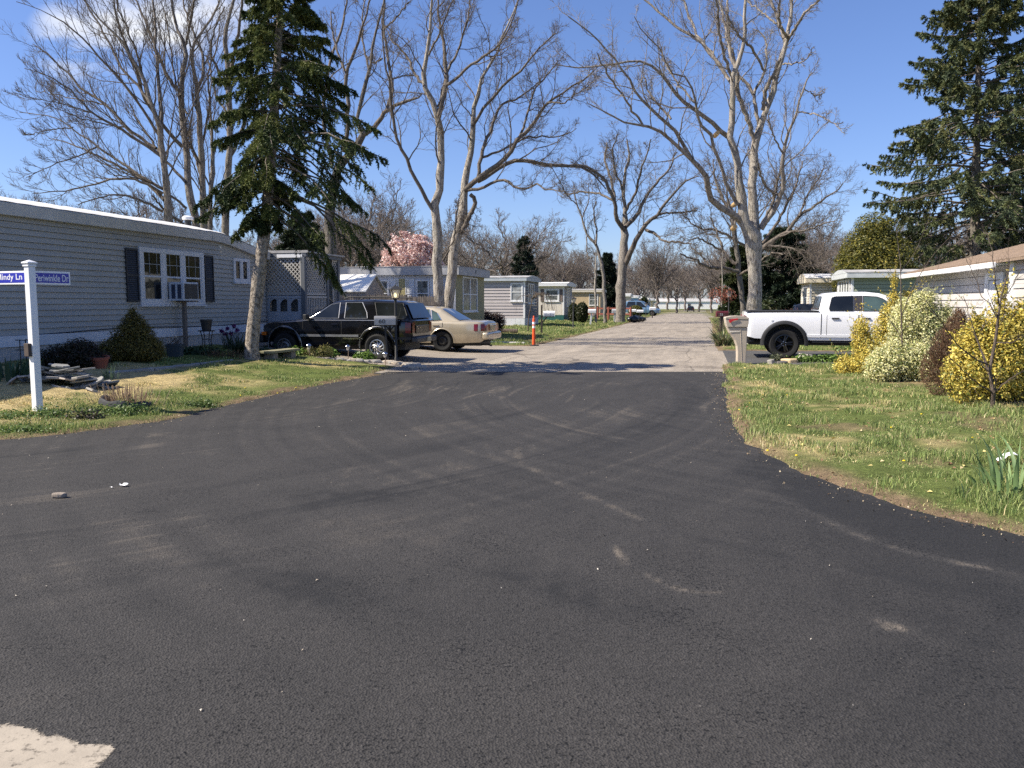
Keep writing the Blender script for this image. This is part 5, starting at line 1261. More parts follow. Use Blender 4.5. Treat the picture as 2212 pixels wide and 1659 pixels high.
def blade(nm, txt, x0, x1, tw, M):
    b = MB(); b.box(x0, x1, -.010, .010, 1.79, 1.975); o = b.build('name_blade', VIN, sgn_, bevel=.003, seg=1)
    b.v = []; me = o.data; me.transform(M)
    f = MB(); f.add([(x0 + .02 * (x0 > 0.05), -.0125, 1.815), (x1 - .024, -.0125, 1.815), (x1 - .024, -.0125, 1.95), (x0 + .02 * (x0 > .05), -.0125, 1.95)], [(0, 1, 2, 3)]); fo_ = f.build('name_panel', BLU, o); fo_.data.transform(M)
    text('lettering', txt, LET, M @ Matrix.Translation(((x0 + x1) / 2 + tw[1], -.0135, 1.883)) @ Matrix.Rotation(math.pi / 2, 4, 'X'), o, tw[0], .098, .0006)
blade('p', 'Periwinkle Dr', .045, .60, (.505, -.008), Matrix.Rotation(math.pi / 2, 4, 'Z'))
b = MB(); b.box(-.82, -.045, -.010, .010, 1.79, 1.975); o = b.build('name_blade', VIN, sgn_, bevel=.003, seg=1)
f = MB(); f.add([(-.796, -.0125, 1.815), (-.05, -.0125, 1.815), (-.05, -.0125, 1.95), (-.796, -.0125, 1.95)], [(0, 1, 2, 3)]); f.build('name_panel', BLU, o)
text('lettering', 'Mindy Ln', LET, Matrix.Translation((-.42, -.0135, 1.883)) @ Matrix.Rotation(math.pi / 2, 4, 'X'), o, .54, .108, .0006)
b = MB(); b.box(-.075, .02, -.10, -.0505, .80, .98); b.build('bracket', pbr('brown_block', (.07, .05, .04), .7, 0, .3, 12), sgn_, bevel=.006)

# ---- mailboxes
def arch_box(mb, x0, x1, w, h, z):
    pr = [(-w / 2, z), (w / 2, z), (w / 2, z + h * .55)] + [(w / 2 * math.cos(t), z + h * .55 + h * .45 * math.sin(t)) for t in np.linspace(.2, math.pi - .2, 9)] + [(-w / 2, z + h * .55)]
    return mb.prism(pr, x0, x1, 'x')
METB = pbr('dull_aluminium', (.33, .33, .34), .45, .6, .15, 6)
p = gp(868, 783); p = gp(829, 779)
p = gp(835, 782)
mbx = T('mailbox', 'grey metal mailbox numbered 60 on a leaning thin post before the sport utility vehicle', 'mailbox', p, math.radians(6))
zt_ = 0.98
b = MB(); arch_box(b, -.30, .26, .19, .24, zt_); bo = b.build('box', METB, mbx, auto=40, bevel=.004, seg=1)
b = MB(); arch_box(b, .262, .30, .20, .25, zt_ - .005); b.build('door', BLKP, bo, auto=40)
b = MB(); b.bar((.05, 0, -.2), (-.03, 0, zt_), .045); b.bar((-.02, 0, .82), (.13, 0, zt_), .025); b.bar((-.02, 0, .82), (-.16, 0, zt_), .025); b.build('post', BLKP, mbx)
text('number', '60', BLKP, Matrix.Translation((-.10, -.0965, zt_ + .10)) @ Matrix.Rotation(math.pi / 2, 4, 'X'), bo, .17, .11, .001)
# beige moulded mailbox on the right
p = gp(1601, 786)
BEI = pbr('beige_plastic', (.46, .39, .31), .5, 0, .05, 3)
bx = T('mailbox', 'beige moulded mailbox and post with a red flag beside the right driveway', 'mailbox', p, math.radians(-4))
S_ = lambda x, y: ((x - 590) * .1562 / 83.5, (1500 - y) * .1562 / 83.5)
b = MB(); b.prism([S_(*q) for q in ((525, 1560), (522, 1330), (515, 1250), (485, 1165), (440, 1100), (405, 1060), (378, 1000), (372, 986), (652, 986), (655, 1000), (650, 1120), (646, 1330), (645, 1560))], -.115, .115); bo = b.build('post', BEI, bx, bevel=.02, seg=3)
b = MB(); b.prism([S_(*q) for q in ((371, 984), (352, 925), (345, 870), (666, 880), (664, 930), (655, 984))], -.14, .14); b.build('box', BEI, bx, bevel=.015, seg=3)
b = MB(); b.prism([S_(*q) for q in ((340, 869), (346, 843), (420, 828), (500, 823), (590, 828), (662, 850), (670, 879))], -.15, .15); b.build('lid', BEI, bx, bevel=.012, seg=3)
b = MB(); b.prism([S_(*q) for q in ((388, 888), (395, 880), (500, 861), (515, 864), (514, 878), (455, 892), (425, 908), (412, 924), (398, 920))], -.165, -.152); b.build('flag', pbr('red_flag', (.55, .02, .03), .4, 0, .05, 6), bx, bevel=.003)
b = MB(); b.prism([S_(*q) for q in ((414, 1058), (414, 1040), (548, 1034), (548, 1052))], -.125, -.112); b.build('name_plate', pbr('pale_plate', (.60, .55, .47), .5), bo, bevel=.004)
b = MB(); b.tube([(S_(555, 1000)[0], -.117, S_(555, 1000)[1]), (S_(575, 1300)[0], -.117, S_(575, 1300)[1]), (S_(585, 1500)[0], -.117, S_(585, 1500)[1])], .006, 6); b.build('seam', BEI, bo)
def plain_mailbox(label, u, v, h, col, postcol, rz=0.0, size=(.48, .2, .24), postw=.09, leanx=0.0, brace=False, num=None, post=True):
    p = gp(u, v); o = T('mailbox', label, 'mailbox', p, rz)
    b = MB(); arch_box(b, -size[0] / 2, size[0] / 2, size[1], size[2], h - size[2]); bo = b.build('box', col, o, auto=40, bevel=.004, seg=1)
    b = MB(); arch_box(b, size[0] / 2 + .002, size[0] / 2 + .03, size[1] + .01, size[2] + .008, h - size[2] - .004); b.build('door', col, bo, auto=40)
    b = MB(); b.bar((-leanx, 0, -.2), (0, 0, h - size[2]), postw); 
    if brace: b.bar((0, 0, h - size[2] - .35), (.22, 0, h - size[2] - .02), .06); b.bar((-.2, 0, h - size[2] - .03), (.3, 0, h - size[2] - .03), .1, .05)
    b.build('post', postcol, o)
    if num: text('number', num, pbr('pale_number', (.7, .7, .7), .5), Matrix.Translation((-.05, -size[1] / 2 - .004, h - size[2] * .6)) @ Matrix.Rotation(math.pi / 2, 4, 'X'), bo, .16, .12, .001)
    return o
WOODD = pbr('dark_post_wood', (.07, .055, .045), .8, 0, .3, 10); WMB = pbr('white_mailbox', (.75, .75, .76), .4, 0, .05, 6); GMB = pbr('grey_plastic_mailbox', (.38, .39, .42), .5, 0, .08, 5)
o = plain_mailbox('white patterned mailbox on a dark wood post with finial beside the orange marker', 1170, 722, 1.18, WMB, WOODD, 0, (.55, .22, .27), .09, 0, False)
for c in o.children:
    if c.name.startswith('box'): c.location.x += .36; bxx = c
b = MB(); b.bar((.0, 0, .85), (.0, 0, 1.45), .085); b.lathe([(0, 1.50), (.04, 1.48), (.05, 1.46), (.03, 1.44)], 10); b.bar((-.08, 0, .88), (.62, 0, .88), .09, .04); b.bar((0, 0, .55), (.26, 0, .86), .06); b.build('bracket', WOODD, o)
b = MB()
for k in range(9): b.bar((-.24 + k * .055, -.113, .93), (-.24 + k * .055 + random.uniform(-.01, .01), -.113, 1.03 + random.uniform(0, .05)), .016, .004)
b.build('pattern', pbr('violet_pattern', (.30, .29, .40), .6), bxx)
plain_mailbox('white mailbox on a leaning white post on the far lawn', 1278, 703, 1.15, WMB, WMB, 0, (.50, .22, .26), .11, .12, True)
plain_mailbox('grey plastic mailbox and post in front of the big roadside oak', 1329, 697, 1.1, GMB, GMB, 0, (.55, .28, .34), .22, 0, False)
plain_mailbox('small white mailbox just right of the red rail fence', 1366, 691, 1.0, WMB, WOODD, 0, (.6, .2, .25), .08)
plain_mailbox('white mailbox over the black rubbish bags', 1382, 690, .92, WMB, WOODD, 0, (.6, .2, .25), .08)
plain_mailbox('far white mailbox near the distant dark post', 1409, 687, 1.15, WMB, WOODD, 0, (.6, .2, .3), .10)
MAR = pbr('maroon_metal', (.09, .012, .018), .4, 0, .15, 5)
plain_mailbox('maroon mailbox numbered 55 on a black post by the right verge', 1558, 717, 1.15, MAR, BLKP, .05, (.62, .24, .32), .16, 0, False, '55')
# white post and lamp posts
def lamp_post(label, u, v, h, lantern=True, glow=None, s=1.0, cols=BLKP):
    p = gp(u, v); o = T('lamp_post', label, 'lamp post', p, math.radians(20))
    b = MB(); b.tube([(0, 0, -.2), (0, 0, .12), (0, 0, .14), (0, 0, h - .34 * s)], [.05 * s, .05 * s, .036 * s, .034 * s], 12); b.lathe([(.05 * s, h - .37 * s), (.06 * s, h - .345 * s), (.03 * s, h - .33 * s)], 12); b.build('post', cols, o, auto=40)
    z = h - .33 * s; w0, w1 = .075 * s, .125 * s; zt2 = h - .11 * s
    b = MB()
    for sx in (-1, 1):
        for sy in (-1, 1): b.bar((sx * w0, sy * w0, z), (sx * w1, sy * w1, zt2), .016 * s)
    b.box(-w0, w0, -w0, w0, z - .02 * s, z); b.add([(-.19 * s, -.19 * s, zt2), (.19 * s, -.19 * s, zt2), (.19 * s, .19 * s, zt2), (-.19 * s, .19 * s, zt2), (-.05 * s, -.05 * s, h - .02 * s), (.05 * s, -.05 * s, h - .02 * s), (.05 * s, .05 * s, h - .02 * s), (-.05 * s, .05 * s, h - .02 * s)], [(0, 1, 5, 4), (1, 2, 6, 5), (2, 3, 7, 6), (3, 0, 4, 7), (4, 5, 6, 7), (3, 2, 1, 0)])
    b.lathe([(.02 * s, h - .02 * s), (.022 * s, h), (0, h + .035 * s)], 10); lo = b.build('lantern', cols, o)
    b = MB(); k = .94
    b.grid([[(sx * w * k, sy * w * k, zz) for sx, sy in ((-1, -1), (1, -1), (1, 1), (-1, 1), (-1, -1))] for w, zz in ((w0, z), (w1, zt2))]); b.build('lamp_glass', FROST, lo)
    if glow:
        b = MB(); b.lathe([(0, z + .02), (.03 * s, z + .04), (.04 * s, z + .08), (.02 * s, z + .13), (0, z + .14)], 12); b.build('glow_core', glow, lo, smooth=True)
    return o
FROST, nt_, b_ = _nt('frosted_lamp_glass'); b_.inputs['Base Color'].default_value = (.75, .72, .68, 1); b_.inputs['Roughness'].default_value = .35
tr_ = nt_.nodes.new('ShaderNodeBsdfTranslucent'); tr_.inputs[0].default_value = (.8, .76, .70, 1); ts_ = nt_.nodes.new('ShaderNodeBsdfTransparent'); m1_ = nt_.nodes.new('ShaderNodeMixShader'); m2_ = nt_.nodes.new('ShaderNodeMixShader')
m1_.inputs[0].default_value = .4; m2_.inputs[0].default_value = .35; link(nt_, b_.outputs[0], m1_.inputs[1]); link(nt_, tr_.outputs[0], m1_.inputs[2]); link(nt_, m1_.outputs[0], m2_.inputs[1]); link(nt_, ts_.outputs[0], m2_.inputs[2]); link(nt_, m2_.outputs[0], nt_.nodes['Material Output'].inputs[0])
GLOW, ntg, bgw = _nt('sunlit_glass_glow'); bgw.inputs['Emission Color'].default_value = (1, .8, .35, 1); bgw.inputs['Emission Strength'].default_value = 2.5  # emission imitates sun caught in the frosted lantern glass; no lit lamp
lamp_post('black lantern lamp post standing in front of the black sport utility vehicle', 856, 783, 2.03, True, GLOW)
lamp_post('thin black lamp post with white lantern on the far left lawn', 1238, 711, 1.95)
lamp_post('slim black lamp post beside the grey plastic mailbox', 1345, 695, 1.75)
lamp_post('small distant lamp post past the black rubbish bags', 1395, 693, 1.6, s=.8)
lamp_post('black lamp post on the right verge near the dark fir', 1573, 712, 2.3, s=1.1)
p = gp(1568, 707); o = T('post', 'white wooden post beside the maroon mailbox', 'post', p); b = MB(); b.box(-.05, .05, -.05, .05, -.2, 1.35); b.add([(-.06, -.06, 1.35), (.06, -.06, 1.35), (.06, .06, 1.35), (-.06, .06, 1.35), (0, 0, 1.42)], [(0, 1, 4), (1, 2, 4), (2, 3, 4), (3, 0, 4), (0, 3, 2, 1)]); b.build('shaft', WMB, o)

# ---- orange marker post
p = gp(1153, 747); o = T('marker_post', 'orange plastic marker post with two white bands at the driveway corner', 'marker post', p)
ORG = pbr('orange_plastic', (.72, .095, .02), .45, 0, .06, 4)
b = MB(); b.tube([(0, 0, .03), (0, 0, .60), (0, 0, 1.0), (0, 0, 1.02)], [.062, .055, .050, .042], 16); b.tube([(0, 0, 1.02), (0, 0, 1.10), (0, 0, 1.12)], [.03, .03, .02], 12); b.build('post', ORG, o, auto=40)
for z in (.66, .80):
    b = MB(); b.tube([(0, 0, z), (0, 0, z + .09)], .0575, 16, False); b.build('reflective_band', pbr('white_band_sheet', (.8, .8, .8), .4), o, auto=40)
b = MB(); b.lathe([(0, 0), (.2, 0), (.2, .03), (.07, .05), (.07, .03)], 8); b.build('base', BLKP, o)

# ---- red rail fence
p = gp(1268, 690); q = gp(1362, 693); d = (q - p); ln = d.length
o = T('rail_fence', 'low red brown rail fence in front of the big roadside oak', 'fence', p, math.atan2(d.y, d.x)); RW = pbr('red_fence_wood', (.20, .055, .035), .8, 0, .25, 8)
for k in range(5):
    b = MB(); b.box(ln * k / 4 - .08, ln * k / 4 + .08, -.08, .08, -.2, 1.15); b.build('post', RW, o, bevel=.01)
for z in (.45, .95):
    b = MB(); b.box(.0, ln, -.03, .03, z, z + .14); b.build('rail', RW, o)
p = gp(1308, 694); o = T('yard_sign', 'small yellow square yard sign on the far lawn', 'sign', p); b = MB(); b.box(-.12, .12, -.01, .01, .15, .42); b.build('panel', pbr('yellow_sign', (.75, .55, .02), .5, 0, .05, 6), o); b = MB(); b.box(-.01, .01, .011, .02, -.1, .4); b.build('stake', STEEL, o)
# rubbish bags
for i, (u, v, s) in enumerate(((1362, 696, .30), (1370, 697, .36), (1379, 696, .33), (1387, 695, .28), (1374, 694, .34))):
    p = gp(u, v); b = MB(); n = 12; rows = []
    for a in range(9):
        th = math.pi * a / 8; rows.append([(s * math.sin(th) * math.cos(f) * (1 + .2 * random.random()), s * .8 * math.sin(th) * math.sin(f) * (1 + .2 * random.random()), s * .75 * (1 - math.cos(th) * .98) * (1 if a < 8 else 1.15)) for f in np.linspace(0, 2 * math.pi, n, endpoint=False)]); rows[-1].append(rows[-1][0])
    b.grid(rows); o = b.build('rubbish_bag', pbr('black_bag_plastic', (.02, .02, .022), .25, 0, .2, 8), None, smooth=True); o.location = p; tag(o, 'black rubbish bag in the pile under the two small white mailboxes', 'rubbish bag', 'black rubbish bags on the far left verge')

# ---- left garden -------------------------------------------------------------------------------------------------
def G(u, v): return gp(u, v)
GOLD = [(.13, .105, .022), (.19, .15, .03), (.08, .072, .02), (.25, .19, .04)]
r = G(286, 782); kk = .0127
leafy('cypress_shrub', 'golden brown pointed cypress shrub under the triple window', 'shrub', r, [(0, 0, .26, .62, .5, .32), (-.26, -.1, .22, .4, .38, .28), (.3, 0, .26, .36, .36, .3), (0, .1, .54, .43, .38, .3), (.03, .1, .76, .26, .25, .22), (.0, .1, .94, .12, .12, .15), (0, .1, 1.07, .05, .05, .10)], 24000, .034, GOLD, stems=12, shell=.45, asp=.22)
r = G(157, 795); leafy('low_shrub', 'low dark shrub left of the golden cypress shrub', 'shrub', r, [(0, 0, .2, .55, .45, .28), (-.3, 0, .15, .35, .35, .22), (.3, .05, .15, .35, .35, .22), (.1, .1, .35, .3, .3, .2)], 9000, .035, [(.022, .022, .010), (.04, .035, .016), (.05, .03, .022)], stems=10, asp=.3)
def pot(name, label, root, r0, r1, h, m, rim=.02, tilt=0.0, rz=0.0, soil=True, square=False, group=None):
    o = T(name, label, 'flower pot', root, rz, group); o.rotation_euler = (tilt, 0, rz); n = 4 if square else 20
    M = Matrix.Rotation(math.pi / 4, 4, 'Z') if square else Matrix.Identity(4)
    b = MB(); b.lathe([(0, 0), (r0, 0), (r1, h - rim * 1.6), (r1 + rim * .6, h - rim * 1.6), (r1 + rim * .6, h), (r1 - .012, h), (r1 - .02, h - .05)], n, M); b.build('pot', m, o, auto=40)
    b = MB(); b.lathe([(r1 - .018, h - .05), (r1 * .5, h - .035), (0, h - .03)], n, M); b.build('soil', pbr('potting_soil', (.03, .022, .016), .95, 0, .4, 20, .6, 30), o)
    return o
pot('flower_pot', 'tilted terracotta pot beside the golden cypress shrub', G(217, 800), .11, .16, .27, pbr('terracotta', (.25, .075, .045), .8, 0, .15, 6), .03, .12, .3)
o = pot('planter_tub', 'square slate blue plastic tub right of the golden cypress shrub', G(379, 776), .17, .22, .34, pbr('slate_blue_plastic', (.05, .065, .08), .5, 0, .1, 6), .02, 0, .1, True, True)
V, F = tubes(np.array([np.linspace([R.normal() * .1, R.normal() * .1, .3], [R.normal() * .16, R.normal() * .16, .42 + .12 * R.random()], 4) for _ in range(30)]), np.full((30, 4), .004), 3); npobj('dry_stems', V, F, STEM, o)
IRON = pbr('black_iron', (.012, .011, .011), .5, .3, .2, 8)
r = G(448, 765); o = T('plant_stand', 'thin black iron plant stand with bowed legs by the grey home', 'plant stand', r, .2)
b = MB(); b.lathe([(0, .55), (.19, .55), (.19, .575), (0, .575)], 20); b.build('stand_top', IRON, o)
for k in range(4):
    a = k * math.pi / 2 + .6; b = MB(); b.tube([(math.cos(a) * .15, math.sin(a) * .15, .55), (math.cos(a) * .10, math.sin(a) * .10, .32), (math.cos(a) * .14, math.sin(a) * .14, .12), (math.cos(a) * .16, math.sin(a) * .16, -.08)], .011, 6); b.build('leg', IRON, o)
b = MB(); b.bar((-.1, 0, .36), (.1, 0, .36), .016); b.bar((0, -.1, .36), (0, .1, .36), .016); b.build('stretcher', IRON, o)
pot('flower_pot', 'black nursery pot on the iron plant stand', r + Vector((0, 0, .577)), .10, .135, .26, BLKP, .02)
r = G(64, 812); o = T('plant_stand', 'thin black wire plant rack behind the white sign post', 'plant stand', r, .1)
b = MB()
for sx in (-.13, .1):
    for sy in (0, .2): b.tube([(sx, sy, -.1), (sx, sy, .62)], .008, 6)
for z in (.62, .45, .2): b.bar((-.2, 0, z), (.14, 0, z), .014); b.bar((-.13, .2, z), (.1, .2, z), .012)
b.build('frame', IRON, o)
r = G(516, 768)
clump('yucca', 'spiky green strap leaved clump at the foot of the spruce', 'plant', r, 90, .50, .012, .10, 1.0, [(.035, .06, .03), (.05, .075, .04), (.025, .045, .02)], curve=.4)
o = T('flowering_plant', 'purple flowering plant against the grey home skirting', 'plant', G(497, 757))
for x, y, z in ((-.2, 0, .08), (-.05, 0, .14), (.12, 0, .20), (.2, 0, .10), (0, .1, .02), (-.14, .1, .0)):
    V, F, c = leaf_quads(np.array([x, y, z + .42]) + R.normal(size=(70, 3)) * .022, norm(R.normal(size=(70, 3))), .024 * np.ones(70), .7, pick([(.13, .025, .16), (.20, .05, .23), (.09, .02, .12)], 70)); npobj('flower', V, F, LEAF, o, c)
_, V, F, c = blades('x', None, None, None, 40, .46, .010, .16, .35, [(.02, .04, .02), (.03, .05, .025)]); npobj('leaves', V, F, LEAF, o, c)
o = T('dry_plant', 'cut back dry stalk clump at the bed edge in the shade', 'plant', G(485, 776))
def stalks(o, n, hgt, sp, cols, w=.004, lean=.25):
    S = []; 
    for _ in range(n):
        x, y = R.normal() * sp, R.normal() * sp * .7; h = hgt * (.5 + .7 * R.random()); S.append(np.linspace([x, y, -.03], [x * 1.3 + R.normal() * lean * h, y * 1.3 + R.normal() * lean * h, h], 4))
    V, F = tubes(np.array(S), np.full((n, 4), w), 4); npobj('stalks', V, F, LEAF, o, np.repeat(pick(cols, n, .15), 16, 0))
stalks(o, 160, .20, .18, [(.15, .10, .06), (.22, .15, .09), (.10, .065, .04)])
for (u, v, w_) in ((412, 769, .45), (440, 768, .4), (560, 772, .5), (585, 770, .4)):
    r = G(u, v); leafy('low_plant', 'low dark green groundcover plant in the shaded bed beside the spruce', 'plant', r, [(0, 0, .06, w_, .25, .14)], 1500, .035, [(.02, .05, .015), (.03, .065, .02)], shell=.8, group='low plants in the shaded bed')
clump('tulip_plant', 'broad leaved tulip clump at the left edge by the grey skirting', 'plant', G(22, 820), 46, .34, .030, .42, .5, [(.05, .095, .05), (.07, .13, .06), (.04, .075, .035)])
clump('daffodil_plant', 'small spiky daffodil clump in front of the flagstone pile', 'plant', G(239, 824), 40, .26, .005, .12, .35, [(.07, .12, .07), (.10, .16, .10)])
# flagstones
SLT = [pbr('slate_%d' % i, c, .8, 0, .25, 5, .4, 30) for i, c in enumerate([(.24, .235, .215), (.30, .28, .25), (.16, .17, .17), (.36, .31, .27), (.20, .20, .19)])]
proto = []
for i in range(7):
    n = random.randint(5, 7); pts = [(random.uniform(.12, .24) * math.cos(2 * math.pi * k / n + random.uniform(-.3, .3)), random.uniform(.09, .18) * math.sin(2 * math.pi * k / n + random.uniform(-.3, .3))) for k in range(n)]
    b = MB(); h = random.uniform(.025, .05); b.prism(pts, 0, h, 'z'); o = b.build('flagstone', SLT[i % 5], None, bevel=.006, seg=1); proto.append(o)
c0 = G(132, 838); GRPS = 'flagstones of the loose pile'; cnt = 0
FL = 'flat grey flagstone in the loose pile behind the white sign post'
for layer, (nn, wx, wy) in enumerate(((17, .80, .32), (14, .72, .28), (12, .60, .24), (8, .48, .2), (5, .36, .16))):
    for k in range(nn):
        x = (k + .5) / nn * 2 - 1 + random.uniform(-.1, .1); x *= wx; y = random.uniform(-1, 1) * wy
        o = proto[cnt] if cnt < 7 else dup(proto[cnt % 7]); cnt += 1
        edge = abs(x) / .85
        o.location = (c0.x + x, c0.y + y + .1, gz(c0.x + x, c0.y + y) + layer * .072 * (1.15 - .5 * edge) + random.uniform(0, .02)); t = .12 + .30 * edge
        o.rotation_euler = (random.uniform(-t, t) + (.25 if y < -.1 else 0), random.uniform(-t, t) + .35 * x / .85, random.uniform(0, 6.28)); o.scale = (1, 1, 1)
        tag(o, FL, 'stone', GRPS)
# tyre planter with dry stalks and weeds
r = G(272, 878); o = T('tyre_planter', 'half buried black tyre planter with dry cut stalks near the sign post', 'planter', r, -.1)
b = MB(); rows = []
for k in range(26):
    a = math.radians(160 + 215 * k / 25); z = .16 * (1 - .55 * k / 25) + .015 * math.sin(k); R0 = .36
    rows.append([(R0 * rr * math.cos(a), R0 * .75 * rr * math.sin(a), z + dz) for rr, dz in ((1.08, -.22), (1.10, -.04), (1.04, .0), (.92, -.01), (.86, -.05), (.88, -.2))])
b.grid(rows); b.build('tyre', pbr('weathered_tyre', (.035, .035, .038), .7, 0, .3, 8, .3, 30), o, auto=50)
stalks(o, 150, .30, .17, [(.42, .30, .20), (.52, .40, .28), (.34, .23, .15)], .0035, .12)
def weeds(label, u, v, w, d, n, h=.07, cols=((.11, .175, .04), (.15, .22, .055), (.08, .13, .032)), group=None, size=.015):
    r = G(u, v); return leafy('weed_patch', label, 'weeds', r, [(0, 0, .0, w, d, h), (w * .4, d * .2, 0, w * .5, d * .6, h * 1.3), (-w * .4, -d * .2, 0, w * .5, d * .6, h)], n, size, list(cols), shell=.9, asp=.75, clumpk=8, minz=-.02, group=group)
weeds('bushy green weeds round the foot of the white sign post', 62, 905, .62, .35, 6500, .12)
weeds('leafy weeds in front of the tyre planter', 245, 897, .62, .22, 6500, .14)
weeds('dark purple dead nettle patch near the sign post shadow', 185, 908, .25, .14, 1600, .12, ((.06, .05, .03), (.05, .035, .03), (.04, .06, .02)))
weeds('purple brown weeds beside the flagstone pile', 118, 836, .2, .12, 1200, .16, ((.07, .06, .035), (.05, .07, .025)))
weeds('dark green weeds overhanging the asphalt edge at the lower left', 20, 936, .6, .2, 3500, .07)
weeds('grassy weeds right of the tyre planter at the asphalt edge', 410, 880, .5, .15, 2600, .08, ((.06, .10, .025), (.08, .13, .03)))
# edging kerb of the bed
for i, (u0, v0, u1, v1) in enumerate(((232, 812, 330, 803), (330, 803, 430, 791), (430, 791, 500, 783))):
    a, c = G(u0, v0), G(u1, v1); d = c - a; o = T('edging_stone', ['long low concrete edging left of the bed in front of the cypress shrub', 'middle length of concrete edging in front of the slate blue tub', 'concrete edging length nearest the foot of the spruce'][i], 'edging', a, math.atan2(d.y, d.x)); b = MB()
    b.grid([[(x, y + .015 * math.sin(x * 9), z + random.uniform(-.006, .006)) for y, z in ((-.06, -.1), (-.055, .06), (.0, .075), (.055, .06), (.06, -.1))] for x in np.linspace(0, d.length - .02, 14)]); b.build('stone', pbr('old_concrete', (.26, .25, .23), .9, 0, .25, 8, .4, 40), o, auto=50)
# bench
r = (G(563, 783) + G(645, 772)) / 2; d = G(650, 771) - G(558, 782)
o = T('bench', 'low weathered plank bench on stone blocks beside the spruce trunk', 'bench', r, math.atan2(d.y, d.x))
b = MB(); b.box(-.66, .66, -.17, .17, .19, .25); b.build('seat', pbr('mossy_plank', (.23, .215, .13), .9, 0, .25, 6, .4, 30, stretch=(.15, 1, 1)), o, bevel=.008)
for x in (-.42, .42):
    b = MB(); b.prism([(x - .13, -.12), (x + .13, -.12), (x + .10, .19), (x - .10, .19)], -.13, .13); b.build('leg', pbr('stone_block', (.25, .21, .16), .9, 0, .25, 8, .5, 30), o, bevel=.02)
# solar path lights
for i, (u, v, lb) in enumerate(((606, 773, 'left dome topped solar path light in the shade under the front bumper'), (668, 774, 'silver solar path light just right of the bench'), (752, 777, 'silver solar path light in front of the rear door'), (832, 789, 'lowest solar path light at the foot of the mailbox post'))):
    r = G(u, v); o = T('path_light', lb, 'path light', r, 0, 'solar path lights along the left driveway'); hh = (.20, .36, .38, .33)[i]
    b = MB(); b.tube([(0, 0, -.1), (.015, 0, hh - .12)], .010, 8); b.build('stake', pbr('brass_stake', (.30, .22, .17), .5, .4, .1, 6), o)
    b = MB(); b.lathe([(.03, hh - .13), (.055, hh - .03), (.05, hh - .025)], 8); b.build('lamp_glass', FROST, o)
    b = MB(); b.lathe([(.075, hh - .035), (.07, hh - .02), (.035, hh + .01), (0, hh + .018)], 12); b.build('cap', CHR, o, auto=40)
# border stones of the driveway bed
bs = []
for i, t in enumerate(np.linspace(0, 1, 24)):
    u = 686 + (905 - 686) * t; v = np.interp(u, [686, 760, 840, 870, 905], [776, 781, 785, 788, 795]); bs.append((u, v, random.uniform(.08, .14)))
bs += [(884, 790, .13), (897, 791, .14), (893, 797, .13), (878, 794, .1), (912, 796, .1)]
rp = []
for i in range(4):
    import bmesh
    bm = bmesh.new(); bmesh.ops.create_icosphere(bm, subdivisions=2, radius=1)
    for v_ in bm.verts: v_.co *= 1 + .22 * (random.random() - .5); v_.co.z = max(-.5, min(.55, v_.co.z))
    me = bpy.data.meshes.new('border_stone'); bm.to_mesh(me); bm.free(); me.materials.append(pbr('pale_stone_%d' % (i % 2), [(.42, .36, .29), (.34, .32, .29)][i % 2], .9, 0, .25, 5, .5, 20)); rp.append(addobj('border_stone', me))
for i, (u, v, s) in enumerate(bs):
    o = rp[i] if i < 4 else dup(rp[i % 4]); r = G(u, v); o.location = r + Vector((0, 0, s * .25)); o.scale = (s * random.uniform(1, 1.5), s * random.uniform(.7, 1), s * .65); o.rotation_euler = (0, 0, random.uniform(-.5, .5)); tag(o, 'pale rough stone in the low border between the left lawn and the driveway', 'stone', 'stones bordering the left driveway bed')
for i, (u, lb) in enumerate(((706, 'bright green leafy plant behind the border stones under the front door'), (785, 'small yellow green plant behind the border stones by the rear wheel'), (638, 'green hosta like shoots between the bench and the first path light'))):
    leafy('leafy_plant', lb, 'plant', G(u, (772, 780, 770)[i]), [(0, 0, .08, .28, .16, .16)], 800, .05, [(.12, .20, .03), (.16, .25, .04), (.08, .15, .03)], shell=.9)
o = leafy('low_shrub', 'sprawling yellow tinged juniper shrub around the path light by the bench', 'shrub', G(682, 774), [(0, 0, .1, .4, .22, .16), (.25, 0, .18, .2, .15, .16), (-.2, 0, .12, .22, .15, .14)], 2600, .03, [(.18, .17, .05), (.11, .12, .035), (.24, .21, .08)], stems=10, asp=.3)
# kerb blocks at the far side of the pad
for i, t in enumerate(np.linspace(0, 1, 7)):
    a = G(1052 + 72 * t, 742 + 2 * t); o = (MB().box(-.19, .19, -.1, .1, -.15, .10 + random.uniform(-.02, .02)).build('kerb_block', pbr('pale_block', (.45, .43, .40), .9, 0, .2, 6, .4, 30), None, bevel=.02) if i == 0 else dup(kb)); kb = o; o.location = a; o.rotation_euler = (random.uniform(-.05, .05), random.uniform(-.05, .05), -AL + random.uniform(-.15, .15)); tag(o, 'pale concrete block in the row behind the gold sedan', 'kerb block', 'concrete blocks along the far lawn edge')
